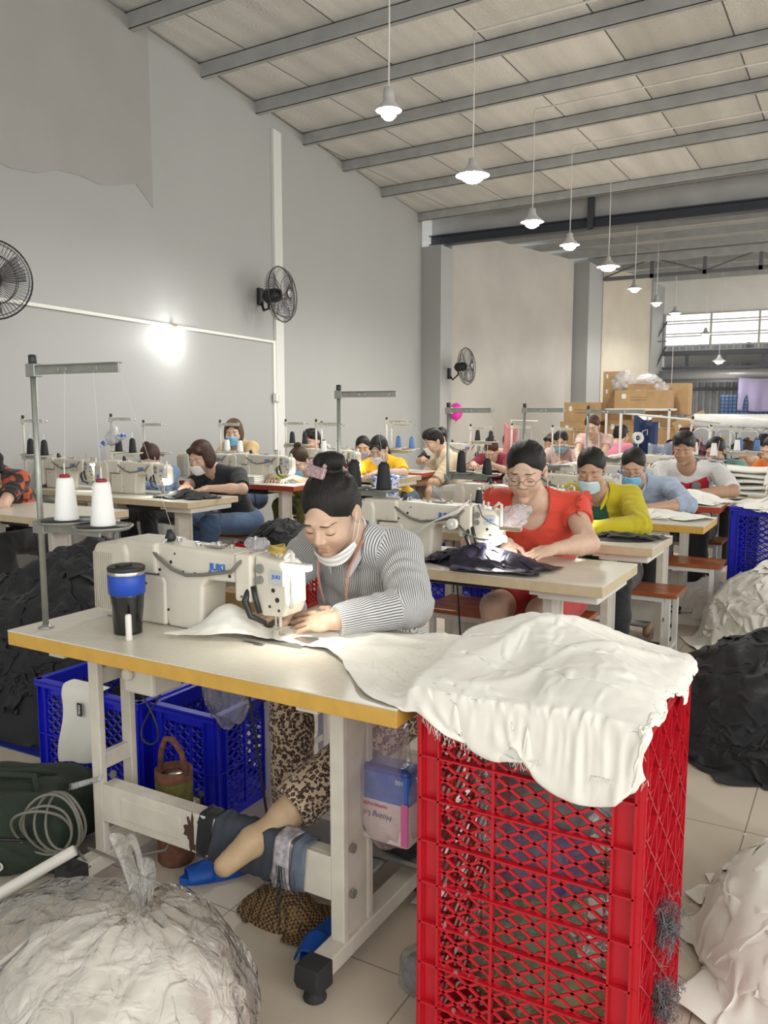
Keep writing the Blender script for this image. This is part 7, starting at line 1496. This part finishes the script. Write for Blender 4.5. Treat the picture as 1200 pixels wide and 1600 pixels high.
sheet('hanging_jacket', 'navy blue jacket hanging from a rail right of the pink bright top', 'jacket', ((-2.02, 8.5, 1.36), (-1.80, 8.6, 1.28), .80), mat('navy_jacket', (.012, .025, .09), .7), amp=.05, fx=5)
sheet('hanging_bag', 'greyish plastic-wrapped cloth hanging beside the navy jacket', 'cloth', ((-1.84, 8.35, 1.08), (-1.62, 8.4, 1.1), .6), mat('grey_blue_wrap', (.25, .28, .36), .3), amp=.05, fx=6)
t = thing('garment_rail', 'white metal rail frame behind the mustard jacket', 'rail', (-1.85, 8.5, 0)); MB().cyl((-.30, 0, 0), (-.30, 0, 1.40), .014, 10).cyl((.55, 0, 0), (.55, 0, 1.3), .012, 10).cyl((-.35, 0, 1.37), (.6, 0, 1.28), .011, 10).build('rail_frame', M['white_metal'], t)
# knotted carrier bag on the left stand
t = thing('carrier_bag', 'clear carrier bag with printed cloth tied to the top of a thread stand', 'bag', (-5.10, 4.60, 1.12)); V, Q = grow_mesh([('ell', (.02, -.02, .06), (.07, .05, .06)), ('cap', (.02, -.01, .1), (.0, 0, .20), .04, .012)], .008); V = V + normals(V, Q) * (vnoise(V * 40) * .01)[:, None]; me = fastmesh('bag_film', V, Q, False); me.materials.append(film('milky_bag', .5, (.7, .7, .7), 40)); link('bag_film', me, t)
MB().bar((-.13, -.02, .0), (0, -.02, .05), .03, .04).bar((.04, -.02, .06), (.15, -.02, .08), .03, .045).build('printed_scrap', BLU, t, bev=.01)
for k, (x, y, z, lb) in enumerate(((-4.62, 6.86, 1.02, 'white ring-shaped roll of tape left of the black-haired person'),)):
    t = MB().lathe([(.022, -.012), (.045, -.012), (.045, .012), (.022, .012), (.022, -.012)], (0, 0, 0), 24, (.2, -1, .1), cap=False).build('tape_roll', M['white_metal'], None, True); t.location = (x, y, z); tag(t, lb, 'tape roll')
t = MB().lathe([(.02, -.01), (.042, -.01), (.042, .01), (.02, .01), (.02, -.01)], (0, 0, 0), 24, (.9, -1, .1), cap=False).build('tape_roll', M['white_metal'], None, True); t.location = (-1.40, 6.02, 1.20); tag(t, 'white tape roll hanging on a wire beside the man in the football shirt', 'tape roll')
t = thing('wire_hook', 'thin white wire hook holding the tape roll', 'wire', (-1.40, 6.02, .78)); MB().tube([(0, .02, 0), (0, .02, .38), (.03, .02, .47), (.06, .02, .48), (.06, .02, .44)], .003, 6).tube([(0, .02, .42), (0, -.02, .42)], .003, 6).build('wire', M['wire'], t, True)
